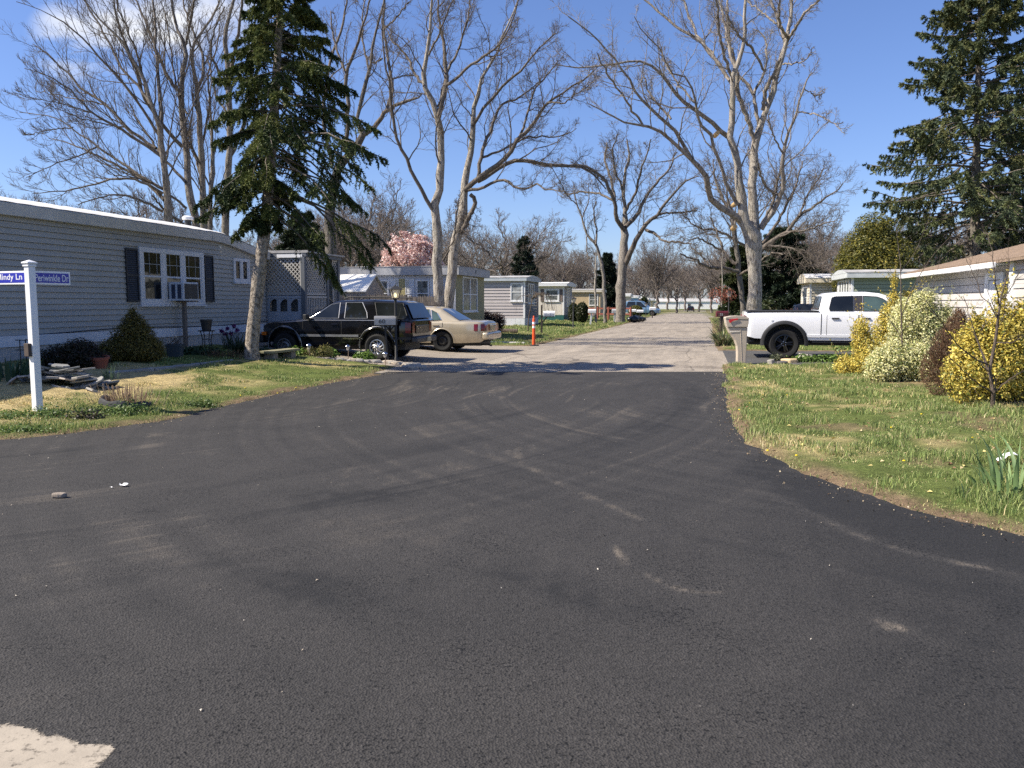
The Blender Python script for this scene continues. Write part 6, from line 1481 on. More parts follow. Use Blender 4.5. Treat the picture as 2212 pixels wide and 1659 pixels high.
# far side shrubs
BARB = [(.035, .018, .016), (.05, .022, .02), (.025, .02, .012)]
leafy('barberry_shrub', 'dark maroon twiggy shrub at the corner of the tan and white home', 'shrub', G(1058, 722), [(0, 0, .5, .75, .6, .55), (-.3, 0, .8, .45, .4, .4), (.35, 0, .65, .45, .4, .4)], 9000, .035, BARB, stems=60)
r = G(1095, 720); o = T('log', 'dark log lying on the lawn behind the orange marker', 'log', r, -.15); b = MB(); b.tube([(-.5, 0, .1), (0, .02, .11), (.55, 0, .1)], [.12, .13, .12], 12); b.build('bark', TWIG if 'TWIG' in globals() else STEM, o)
o = clump('daffodil_plant', 'yellow green daffodil clump along the white skirting of the greige home', 'plant', G(1102, 703), 220, .45, .012, .75, .5, [(.13, .19, .05), (.10, .15, .04)])
st_ = G(1140, 717); S = [[(0, 0, -.1), (.05, 0, .8), (.18, 0, 1.5), (.2, 0, 1.75)]]
def weeping(label, root):
    o = T('sapling', label, 'tree', root); P = [resample([(0, 0, -.1, .035), (.06, 0, .8, .03), (.20, 0, 1.5, .026), (.24, 0, 1.8, .03)], 10)]
    V, F = tubes(np.array(P)[:, :, :3], np.array(P)[:, :, 3], 8); npobj('trunk', V, F, STEM, o, smooth=True)
    Q = []
    for k in range(26):
        a = R.uniform(-.6, .6) if k < 18 else R.uniform(0, 6.28); l = .5 + .7 * R.random(); h = .1 + .25 * R.random()
        Q.append(resample([(.24, 0, 1.75, .012), (.24 + math.cos(a) * l * .4, math.sin(a) * l * .4, 1.8 + h, .010), (.24 + math.cos(a) * l, math.sin(a) * l, 1.75 + h * .5, .008), (.24 + math.cos(a) * l * 1.25, math.sin(a) * l * 1.25, 1.3 - .5 * R.random(), .005)], 12))
    Q = np.array(Q); V, F = tubes(Q[:, :, :3] + R.normal(size=Q[:, :, :3].shape) * .01, Q[:, :, 3], 5); npobj('branches', V, F, STEM, o, smooth=True)
weeping('small weeping sapling leaning on the lawn behind the orange marker', st_)
def clipped(label, u, v, w, h, cols=((.016, .026, .008), (.028, .042, .012), (.05, .05, .016))):
    leafy('round_shrub', label, 'shrub', G(u, v), [(0, 0, h * .5, w, w, h * .5), (0, 0, h * .62, w * .95, w * .95, h * .36)], 9000, .06, list(cols), stems=6, shell=.25, clumpk=3)
clipped('clipped oval shrub half hidden left of the rounder one', 1239, 696, .42, 1.5); clipped('dark rounded clipped shrub in front of the tan home', 1257, 698, .46, 1.6)
clipped('small pointed evergreen beside the white lap sided home', 1341 - 1, 690, .35, .9); clipped('yellow green round bush in front of the blue minivan', 1393 - 20, 686, .8, 1.3, ((.10, .10, .02), (.14, .13, .03), (.06, .07, .016)))
leafy('pointed_shrub', 'dark pointed evergreen in front of the red and white home', 'shrub', G(1391, 680), [(0, 0, .8, .8, .8, .9), (0, 0, 1.7, .5, .5, .8)], 5000, .12, [(.02, .035, .01), (.05, .06, .015)], shell=.4)

# ---- right side -----------------------------------------------------------------------------------------------------
clump('yucca', 'variegated spiky yucca clump on the right verge behind the beige mailbox', 'plant', G(1563, 748), 170, .62, .024, .30, 1.25, [(.09, .12, .05), (.20, .20, .10), (.30, .27, .16), (.05, .075, .03)], curve=.5)
def sticks(o, n, hgt, sp, name='stems', r0=.010, up=.9, K=7, bend=.35, mat=None):
    S = []; Rd = []
    for _ in range(n):
        a = R.uniform(0, 6.28); l = hgt * (.55 + .6 * R.random()); t = np.linspace(0, 1, K); s_ = sp * R.random() ** .5; cv = bend * R.normal()
        S.append(np.stack([np.cos(a) * (s_ * t + cv * .25 * t * t) + .03 * R.normal(), np.sin(a) * (s_ * t + cv * .25 * t * t) + .03 * R.normal(), l * t * up], 1) + R.normal(size=(K, 3)) * .012); Rd.append(np.linspace(r0, r0 * .3, K))
    V, F = tubes(np.array(S), np.array(Rd), 5); npobj(name, V, F, mat or STEM, o, smooth=True); return np.array(S)
o = T('bare_shrub', 'pale leafless twiggy shrub against the cream home behind the pickup', 'shrub', road(46, 7.0) + Vector((0, 0, .1)))
sticks(o, 130, 1.9, .95, r0=.012, mat=barkmat('tan_twig', (.22, .17, .10), (.36, .29, .19), .05, 5))
sp_ = G(1557, 722); o = T('sapling', 'thin pale sapling with a few red brown leaves near the maroon mailbox', 'tree', sp_); b = MB(); b.tube([(0, 0, -.1), (.02, 0, 1), (-.03, 0, 2.0), (-.02, 0, 2.7)], [.03, .026, .02, .01], 8); b.build('trunk', TWIGP if 'TWIGP' in globals() else barkmat('pale_sapling_bark', (.25, .22, .18), (.42, .38, .32), .1, 6), o)
S = sticks(o, 60, 1.2, .7, 'branches', .008); o.children[-1].location.z = 1.5
q, nr = blob_points([(0, 0, 2.0, .75, .7, .45)], 420, .9); V, F, c = leaf_quads(q, norm(R.normal(size=q.shape)), .05 * np.ones(len(q)), .6, pick([(.22, .07, .05), (.28, .11, .07)], len(q))); npobj('leaves', V, F, LEAF, o, c)
leafy('hedge_shrub', 'dark evergreen shrub mass beside the right lamp post', 'shrub', road(50, 3.2) + Vector((0, 0, 0)), [(0, 0, .7, .9, 1.0, .9), (.7, .6, .8, .9, .9, 1.0), (-.5, .5, .5, .6, .6, .7)], 9000, .09, [(.02, .034, .012), (.04, .055, .018), (.06, .07, .02)], stems=8, shell=.45)
o = T('bare_shrub', 'reddish leafless hedge behind the bed of the pickup', 'shrub', road(40.5, 4.6)); sticks(o, 160, 1.35, 1.6, r0=.012, mat=barkmat('red_twig', (.13, .06, .05), (.22, .12, .10), .02, 5))
for u, v, s, lb, cols in ((1705, 783, .30, 'flat cut yellowish stone slab in the bed before the pickup wheel', (.50, .38, .22)), (1738, 781, .22, 'pale squared rock standing before the pickup wheel', (.46, .42, .35)), (1690, 786, .2, 'dark low rock left of the yellowish slab', (.12, .11, .10)), (1666, 787, .13, 'small grey rock near the foot of the beige mailbox', (.30, .28, .25))):
    r = G(u, v); b = MB(); n = 7; pts = [(s * random.uniform(.75, 1.1) * math.cos(2 * math.pi * k / n), s * .7 * random.uniform(.75, 1.1) * math.sin(2 * math.pi * k / n)) for k in range(n)]; h = s * (.35 if 'slab' in lb or 'low' in lb else .95)
    b.prism(pts, -.05, h, 'z'); o = b.build('rock', pbr('rock_%d' % u, cols, .9, 0, .3, 6, .6, 25), None, bevel=s * .12, seg=2); o.location = r; o.rotation_euler = (random.uniform(-.12, .12), random.uniform(-.12, .12), random.uniform(0, 3)); tag(o, lb, 'rock')
leafy('low_plant', 'low bright green border of leaves between the rocks and the yellow bush', 'plant', G(1785, 782), [(-.55, 0, .05, .5, .16, .14), (.1, 0, .05, .55, .16, .15), (.6, 0, .05, .3, .14, .12)], 3000, .04, [(.12, .20, .04), (.16, .25, .05), (.08, .14, .03)], shell=.9)
leafy('low_plant', 'grey green tuft by the left side of the flat yellowish slab', 'plant', G(1676, 781), [(0, 0, .05, .2, .14, .16)], 700, .03, [(.10, .12, .07), (.14, .15, .09)], shell=.9)
leafy('low_plant', 'green strip of plants on the far side of the right driveway', 'plant', road(28.6, 6.2) + Vector((0, 0, .05)), [(-1.2, 0, .05, .9, .2, .16), (.3, 0, .05, 1.0, .2, .2), (1.6, 0, .05, .8, .2, .18)], 3500, .045, [(.11, .18, .04), (.15, .22, .05)], shell=.9)
# euonymus row
YEL = [(.60, .47, .09), (.68, .56, .14), (.50, .40, .08), (.32, .31, .06), (.12, .16, .04)]
CRE = [(.66, .62, .30), (.72, .70, .42), (.55, .53, .22), (.34, .38, .13), (.16, .22, .07)]
PY = [.32, .3, .16, .12, .10]
def bush(label, u, v, blobs, n, cols, size=.040, stems=22):
    o = leafy('euonymus_shrub', label, 'shrub', G(u, v), blobs, int(n * 3.0), size * .58, cols, PY, stems, .75, .5, .1, .18, clumpk=6)
    # shoots that stand out of the outline, with leaves along them
    b = np.array(blobs, float); m = 24; k_ = R.integers(len(b), size=m); d = norm(R.normal(size=(m, 3)) + np.array([0, -.2, .8])); d[:, 2] = np.abs(d[:, 2]); d = norm(d)
    p0 = b[k_, :3] + d * b[k_, 3:] * .8; L_ = .12 + .30 * R.random(m); t = np.linspace(0, 1, 6)[None, :, None]
    P = p0[:, None] + (d + np.array([0, 0, .5]))[:, None] * (L_[:, None, None] * t) + R.normal(size=(m, 6, 3)) * .008
    V, F = tubes(P, np.full((m, 6), .0035) * np.linspace(1, .5, 6)[None], 4); npobj('shoots', V, F, STEM, o, smooth=True)
    q = (P[:, :, None, :] + R.normal(size=(m, 6, 4, 3)) * .016).reshape(-1, 3)
    V, F, c = leaf_quads(q, norm(R.normal(size=q.shape) + np.array([0, 0, .5])), size * .58 * (.5 + .8 * R.random(len(q))), .5, pick(cols, len(q), .15, PY)); npobj('shoot_leaves', V, F, LEAF, o, c)
    return o
k = 1.0
bush('small rounded yellow leaved shrub at the left end of the bush row', 1872, 812, [(0, 0, .28, .34, .34, .3), (-.32, .3, .18, .26, .26, .24), (.05, .25, .6, .26, .26, .32), (-.02, .3, .95, .20, .2, .32)], 5200, YEL)
bush('tall narrow yellow leaved shrub with a spindly top in the bush row', 1928, 800, [(0, .35, .70, .36, .33, .70), (.05, .35, 1.25, .22, .22, .32), (.1, .35, 1.62, .11, .11, .25), (.12, .35, 2.10, .06, .06, .2), (.45, .4, 1.75, .10, .1, .12), (.3, .35, 1.45, .15, .15, .25)], 6000, YEL)
bush('low cream variegated shrub in front of the tall cream one', 1932, 826, [(0, 0, .40, .52, .42, .42), (.45, -.1, .38, .45, .4, .42), (-.25, 0, .3, .35, .35, .32)], 9500, CRE)
bush('tall cream variegated shrub behind the brown dead one', 2000, 818, [(0, .35, .85, .66, .5, .75), (-.2, .35, 1.25, .45, .4, .45), (.4, .4, 1.05, .45, .4, .5), (.05, .35, 1.6, .25, .25, .25), (.75, .5, .9, .35, .3, .4), (.55, .4, 1.38, .12, .1, .14)], 13000, CRE)
bush('large golden yellow leaved shrub at the right edge of the lawn', 2165, 880, [(0, .25, .62, .62, .5, .62), (-.42, .2, .5, .38, .36, .48), (.5, .3, .7, .55, .5, .7), (.05, .3, 1.1, .42, .4, .38), (-.3, .25, .95, .34, .3, .34), (.45, .35, 1.3, .35, .3, .35), (1.0, .35, .6, .5, .5, .7), (.05, .3, 1.62, .08, .08, .24), (-.35, .2, 1.28, .08, .08, .10)], 17000, YEL, .042, 40)
o = T('dead_shrub', 'brown dead conical shrub between the cream and golden bushes', 'shrub', G(2055, 858))
q, nr = blob_points([(0, 0, .45, .50, .42, .5), (.02, 0, .8, .38, .34, .42), (.06, 0, 1.08, .24, .22, .3), (.06, 0, 1.32, .11, .11, .16)], 15000, .5); q = q[q[:, 2] > .03]
d_ = norm(norm(q - np.array([0, 0, .4])) + np.array([0, 0, .35]) + R.normal(size=q.shape) * .5); L_ = .055 * (.5 + R.random((len(q), 1))); sv = norm(np.cross(d_, R.normal(size=q.shape))) * .0055
V = np.stack([q - sv, q + sv, q + d_ * L_], 1).reshape(-1, 3); npobj('dead_foliage', V, np.arange(len(V)).reshape(-1, 3), leafmat('dead_leaf', .9, .15, .1), o, np.repeat(pick([(.13, .075, .045), (.18, .11, .07), (.09, .05, .03), (.22, .15, .10)], len(q), .15), 3, 0))
sticks(o, 90, 1.15, .42, r0=.008)
# bare sapling in front of the golden bush
r = G(2142, 890); o = T('sapling', 'bare branching sapling in front of the golden yellow shrub', 'tree', r)
Y_ = r.y; pt = lambda u, v, rr, dy=0: (lambda w: (w.x - r.x, w.y - r.y, w.z - r.z, rr))(at(u, v, Y_ + dy))
SL = [[(0, 0, -.1, .034), pt(2146, 860, .030), pt(2138, 800, .024), pt(2146, 760, .022), pt(2155, 700, .019), pt(2160, 650, .013), pt(2172, 610, .009), pt(2180, 560, .005)],
      [pt(2138, 806, .020), pt(2125, 770, .015, .1), pt(2110, 730, .011, .2), pt(2100, 700, .007, .2), pt(2080, 640, .004, .3)], [pt(2140, 790, .013), pt(2100, 770, .010, -.1), pt(2060, 735, .008, -.3), pt(2030, 690, .006, -.4), pt(1990, 640, .004, -.5)],
      [pt(2156, 690, .011), pt(2140, 660, .008), pt(2120, 640, .006, .2), pt(2105, 600, .005, .3), pt(2080, 540, .003, .4)], [pt(2158, 660, .010), pt(2150, 600, .007, -.2), pt(2142, 540, .005, -.2), pt(2130, 500, .003)], [pt(2160, 650, .009), pt(2185, 620, .006, .2), pt(2205, 580, .004, .3)],
      [pt(2146, 850, .012), pt(2115, 830, .009, -.2), pt(2080, 800, .006, -.4), pt(2050, 770, .004, -.5)], [pt(2146, 850, .012), pt(2180, 820, .009, -.1), pt(2215, 800, .006, -.1)], [pt(2150, 740, .010), pt(2185, 740, .007, -.2), pt(2220, 720, .004, -.3)], [pt(2146, 870, .014), pt(2150, 820, .010, -.2), pt(2120, 790, .007, -.3)]]
A = np.array([resample(l, 14) for l in SL]); V, F = tubes(A[:, :, :3] + R.normal(size=A[:, :, :3].shape) * .006, A[:, :, 3], 7); tv_, tf_ = V, F
g1_ = grow(A[:, :, :3], A[:, :, 3], 7, .25, 38, .38, .5, 6, .12, .3, .0028); g2_ = grow(*g1_, 4, .2, 38, .5, .6, 4, .15, .2, .002)
V1, F1 = tubes(*g1_, 4); V2, F2 = tubes(*g2_, 3); npobj('trunk', np.concatenate([tv_, V1, V2]), np.concatenate([tf_, F1 + len(tv_), F2 + len(tv_) + len(V1)]), STEM, o, smooth=True)
o = T('sapling', 'tall thin bare stem rising in front of the tall yellow shrub', 'tree', G(1942, 826))
b = MB(); b.tube([(0, 0, -.1), (.02, -.02, .7), (-.03, 0, 1.5), (-.05, .05, 2.3), (-.2, .05, 3.2)], [.02, .018, .014, .009, .004], 8); b.build('trunk', STEM, o)
S = np.array([resample([(-.02, 0, 1.3, .010), (.15, -.1, 1.9, .008), (.45, -.2, 2.5, .006), (.95, -.3, 3.1, .003)], 12), resample([(.01, 0, .9, .010), (-.3, .1, 1.35, .007), (-.7, .1, 1.5, .004), (-1.0, .1, 1.75, .002)], 12), resample([(-.05, .05, 2.2, .008), (.25, .1, 2.6, .005), (.5, .1, 3.3, .003), (.6, .1, 3.8, .002)], 12), resample([(0, 0, 1.0, .008), (.35, 0, 1.4, .006), (.6, 0, 1.95, .004), (.7, 0, 2.5, .002)], 12)])
for s_ in S:
    V, F = tubes(s_[None, :, :3], s_[None, :, 3], 5); npobj('branch', V, F, STEM, o, smooth=True)
# irises and litter at the lower right
IR = [(.17, .255, .10), (.22, .31, .125), (.13, .20, .08)]
for i, (u, v, n, h, lb) in enumerate(((2148, 1062, 12, .34, 'iris fan with broad leaves left of the tall iris clump'), (2190, 1078, 26, .44, 'tall grey green iris clump at the lower right edge'), (2085, 1088, 3, .16, 'tiny two leaved iris shoot at the lawn edge'), (2222, 1045, 12, .38, 'iris fan cut by the right picture edge'))):
    clump('iris', lb, 'plant', G(u, v), n, h, .017, .24 if n > 4 else .02, .65, IR, cup=.35, h_var=.4)
weeds('feathery dark green groundcover under the irises', 2195, 1085, .35, .25, 4200, .07, ((.045, .085, .03), (.06, .105, .035)), None, .012)
PAP = pbr('white_paper', (.80, .80, .80), .7, 0, .05, 8)
r = G(2168, 1012); b = MB(); b.grid([[(x, y, .03 + .04 * math.sin(x * 22) * math.cos(y * 15) + .02 * random.random()) for y in np.linspace(-.04, .04, 5)] for x in np.linspace(-.11, .11, 10)]); o = b.build('paper_scrap', PAP, None, smooth=True); o.location = r + Vector((0, 0, .08)); tag(o, 'crumpled white paper scrap caught behind the irises', 'litter')
# dandelions
dn = None
for u, v in ((1597, 895), (1648, 862), (1700, 862), (1658, 897 + 90), (1720, 998), (1952, 1070 - 60), (1925, 745 + 190), (2100, 958), (1560 + 60, 880), (1990, 905), (520, 863), (640, 790 + 55), (600, 858), (530, 846)):
    r = G(u, v)
    if dn is None:
        b = MB(); b.lathe([(0, 0), (.013, .003), (.016, .009), (.009, .013), (0, .015)], 10, Matrix.Translation((0, 0, .05))); dn = b.build('dandelion', pbr('dandelion_yellow', (.80, .60, .01), .6, 0, .1, 20), None, smooth=True); o = dn
    else: o = dup(dn)
    o.location = r + Vector((0, 0, .012)); tag(o, 'small yellow dandelion flower in the lawn', 'dandelion', 'dandelions in the lawns')
# things on the asphalt
r = G(128, 1076); b = MB(); pts = [(.075 * random.uniform(.7, 1.1) * math.cos(2 * math.pi * k / 8), .045 * random.uniform(.7, 1.1) * math.sin(2 * math.pi * k / 8)) for k in range(8)]; b.prism(pts, 0, .04, 'z'); o = b.build('stone', pbr('road_stone', (.24, .20, .16), .9, 0, .4, 20, .6, 40), None, bevel=.012, seg=2); o.location = r + Vector((0, 0, .005)); tag(o, 'flat brown stone lying on the black asphalt at the left', 'stone')
for u, v, s, lb in ((267, 1052, .035, 'small white crumpled wrapper on the black asphalt'), (240, 1056, .012, 'tiny white crumb beside the crumpled wrapper')):
    r = G(u, v); b = MB(); b.grid([[(x * s, y * s * .6, .012 + .7 * s * random.random()) for y in np.linspace(-1, 1, 4)] for x in np.linspace(-1, 1, 5)]); o = b.build('wrapper', PAP, None, smooth=True); o.location = r; tag(o, lb, 'litter')
for i, (u, v) in enumerate(((950, 1040), (1300, 1160))): pass
# clods, loose stones and dead leaves at the asphalt edges: nobody could count them
E = []
for poly in (RIGHT_EDGE, LEFT_EDGE):
    P = np.array(poly); seg = np.hypot(*np.diff(P, axis=0).T); cum = np.r_[0, np.cumsum(seg)]; n = int(cum[-1] * 75); t = R.random(n) * cum[-1]
    E.append(np.stack([np.interp(t, cum, P[:, 0]), np.interp(t, cum, P[:, 1])], 1) + R.normal(size=(n, 2)) * .12)
E = np.concatenate(E); z = terrain(E[:, 0], E[:, 1]) + .012; s = np.abs(R.normal(size=len(E))) * .005 + .003
V, F, c = leaf_quads(np.stack([E[:, 0], E[:, 1], z], 1), norm(R.normal(size=(len(E), 3)) * .5 + np.array([0, 0, 1])), s, .7, pick([(.20, .15, .10), (.30, .24, .16), (.09, .06, .04), (.42, .36, .26)], len(E)), .6)
o = npobj('debris', V, F, leafmat('debris_mix', .9, .05, .1), None, c); o['kind'] = 'stuff'; o['label'] = 'dirt crumbs and dead leaf bits along the asphalt edges'
n = 2600; x = R.uniform(2.5, 12, n); y = R.uniform(6.5, 20, n); dd = paved(x, y); k = (dd > .1) & ((R.random(n) < .4) | ((x - .50 * y - .6) > 0)); x, y = x[k], y[k]
V, F, c = leaf_quads(np.stack([x, y, terrain(x, y) + .05], 1), norm(R.normal(size=(len(x), 3)) * .4 + np.array([0, 0, 1])), .016 + .016 * R.random(len(x)), .6, pick([(.34, .22, .12), (.48, .38, .22), (.22, .13, .08), (.6, .5, .2)], len(x)), .5)
o = npobj('leaves', V, F, MATS['debris_mix'], None, c); o['kind'] = 'stuff'; o['label'] = 'dead leaves scattered over the right lawn'
n = 900; x = R.uniform(-8, 9, n); y = R.uniform(3, 19, n); k = paved(x, y) < -.05; x, y = x[k], y[k]
V, F, c = leaf_quads(np.stack([x, y, np.full(len(x), .010)], 1), norm(R.normal(size=(len(x), 3)) * .5 + np.array([0, 0, 1])), .004 + .008 * R.random(len(x)) ** 3, .5, pick([(.35, .30, .24), (.5, .46, .40), (.02, .02, .02)], len(x)), .5)
o = npobj('crumbs', V, F, MATS['debris_mix'], None, c); o['kind'] = 'stuff'; o['label'] = 'grit and straw bits lying on the new asphalt'
# ================================================================ bare trees, traced limb by limb, each limb with its own depth
BARK = barkmat('grey_brown_bark', (.085, .07, .056), (.27, .24, .21), .22)
BARKL = barkmat('pale_flaky_bark', (.105, .085, .066), (.40, .36, .31), .25)
BARKD = barkmat('dark_grey_bark', (.06, .052, .045), (.17, .15, .13), .2)
TWIG = barkmat('twig_bark', (.075, .058, .045), (.17, .145, .122), .1, 3)
TWIGL = barkmat('pale_twig_bark', (.11, .088, .068), (.29, .255, .22), .25, 3)
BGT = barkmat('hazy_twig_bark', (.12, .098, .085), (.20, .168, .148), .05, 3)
cA = lambda x, y: (x * .3516, y * .3516)
cC = lambda x, y: (691 + x * .3959, y * .3959)
cD = lambda x, y: (1192 + x * .3959, y * .3959)
KA, KC = .3516, .3959
def limb(pts, conv, k, Y0, dy0=0.0, dy1=0.0, rs=1.0):
    out = []; n = len(pts)
    for i, (cx, cy, r) in enumerate(pts):
        Y = Y0 + dy0 + (dy1 - dy0) * i / (n - 1); w = at(*conv(cx, cy), Y)
        out.append((w.x, w.y, w.z, r * k / FPX * Y * rs))
    return out
def rooted(pts, conv, k, Y0, dy1=0.0, flare=1.35, rs=1.0):
    """trunk whose foot is carried down to the ground"""
    L = limb(pts, conv, k, Y0, 0, dy1, rs); x, y, z, r = L[0]; g_ = gz(x, y)
    foot = [(x, y, g_ - .15, r * flare), (x, y, g_ + .25, r * 1.12)]
    if z < g_ + .4: L = L[1:]
    return foot + L

LV = [dict(nch=13, tmin=.25, ang=42, lf=.42, rf=.62, K=7, wig=.20, up=.35, sides=5, rmin=.010, lcap=7), dict(nch=8, tmin=.2, ang=45, lf=.55, rf=.6, K=6, wig=.24, up=.2, sides=4, rmin=.0065), dict(nch=6, tmin=.2, ang=45, lf=.6, rf=.6, K=4, wig=.25, up=.1, sides=3, rmin=.0045)]
def LVn(*mods):
    out = []
    for b, m in zip(LV, mods): d = dict(b); d.update(m); out.append(d)
    return out

# ---- twin trunk tree behind the gold car
Yc = 31.5
stems = [rooted([(655, 1700, 29), (640, 1450, 27), (645, 1300, 25), (630, 1130, 24), (652, 1050, 23), (660, 850, 19), (655, 680, 18), (632, 600, 15), (592, 520, 14), (570, 450, 13), (575, 350, 11), (600, 150, 8), (612, 0, 6), (612, -110, 4)], cC, KC, Yc, -.8),
         rooted([(695, 1700, 30), (730, 1450, 28), (740, 1300, 27), (775, 1200, 25), (785, 1050, 22), (800, 950, 18), (825, 800, 15), (840, 680, 13), (850, 560, 11), (890, 420, 9), (960, 310, 7), (1010, 180, 5), (1080, 0, 4), (1110, -90, 3)], cC, KC, Yc + .5, 1.2)]
L = lambda pts, a, b: limb(pts, cC, KC, Yc, a, b)
limbs = [L([(648, 640, 13), (680, 500, 13), (690, 400, 11), (680, 250, 9), (650, 100, 6), (640, -60, 4)], -.5, .8),
    L([(612, 1140, 11), (540, 1010, 10), (470, 870, 9), (410, 720, 8), (395, 600, 8), (385, 480, 7), (365, 400, 5), (350, 250, 4), (340, 100, 3)], -.3, -2.0),
    L([(570, 470, 9), (530, 420, 8), (470, 300, 6), (400, 230, 4), (370, 170, 3)], -.6, .8),
    L([(790, 1040, 15), (850, 980, 14), (930, 930, 13), (1020, 850, 12), (1080, 760, 10), (1150, 690, 9), (1240, 560, 7), (1350, 490, 5), (1470, 410, 4), (1530, 350, 2)], .5, -1.5),
    L([(860, 990, 12), (980, 920, 11), (1080, 870, 11), (1200, 890, 10), (1300, 905, 9), (1400, 905, 7), (1480, 940, 5), (1560, 1030, 3)], .5, 2.0),
    L([(795, 1040, 9), (900, 1020, 8), (1000, 980, 7), (1070, 1020, 6), (1130, 1022, 6), (1180, 998, 5), (1240, 1035, 4), (1340, 1042, 2)], .5, -2.2),
    L([(860, 980, 10), (880, 860, 10), (902, 790, 9), (942, 680, 8), (992, 570, 6), (1085, 540, 5), (1190, 450, 3)], .4, 1.6),
    L([(880, 860, 7), (970, 830, 6), (1050, 790, 5), (1150, 745, 5), (1300, 745, 3), (1400, 700, 2)], .6, 3.0),
    L([(832, 690, 9), (900, 580, 8), (1000, 470, 7), (1100, 380, 6), (1180, 280, 4), (1290, 180, 3)], .8, -.8),
    L([(1085, 755, 7), (1130, 640, 6), (1160, 520, 5), (1230, 420, 4), (1300, 330, 3)], -.4, 1.0),
    L([(680, 470, 9), (740, 430, 8), (830, 350, 7), (920, 290, 6), (1000, 210, 5), (1060, 80, 4), (1100, -60, 3)], -.2, -2.0),
    L([(690, 400, 8), (760, 260, 6), (800, 120, 5), (830, -40, 4)], .2, 2.4),
    L([(820, 1060, 11), (850, 1090, 11), (835, 1150, 12), (800, 1210, 13), (770, 1270, 13)], .4, .6),
    L([(672, 1420, 5), (700, 1370, 5), (730, 1300, 5), (745, 1180, 5), (760, 1080, 3)], -.4, -.9),
    L([(595, 300, 6), (650, 180, 5), (700, 60, 4), (740, -60, 3)], -.8, -2.2), L([(1240, 560, 5), (1330, 560, 4), (1420, 500, 3), (1500, 440, 2)], -1, -2.5)]
bare_tree('bare_tree', 'tall bare tree with twin leaning trunks rising behind the gold sedan', TWIG, BARKL, stems, limbs, LVn(dict(nch=13, lf=.34, wig=.24), dict(nch=9, wig=.28), dict(nch=7, rmin=.004)), jit=.022)

# ---- the big tree behind the white pickup
Yd = 31.0
stems = [rooted([(1110, 1720, 39), (1108, 1500, 37), (1105, 1380, 37), (1098, 1300, 46), (1060, 1240, 30), (1040, 1150, 25), (1028, 1050, 24), (1012, 900, 21), (996, 800, 19), (972, 745, 17), (986, 650, 15), (990, 550, 15), (985, 450, 14), (1000, 390, 14), (1022, 330, 11), (1052, 220, 9), (1056, 100, 8), (1055, -80, 6)], cD, KC, Yd, -.6, 1.25),
         [(lambda w, r: (w.x, w.y, w.z, r))(at(*cD(x, y), Yd + .25 + .5 * i / 12), r * KC / FPX * Yd) for i, (x, y, r) in enumerate([(1108, 1360, 34), (1108, 1250, 30), (1096, 1120, 25), (1098, 950, 23), (1112, 820, 21), (1132, 700, 18), (1172, 600, 16), (1212, 480, 15), (1240, 350, 13), (1275, 240, 12), (1300, 130, 9), (1302, 0, 8), (1310, -90, 6)])]]
L = lambda pts, a, b: limb(pts, cD, KC, Yd, a, b)
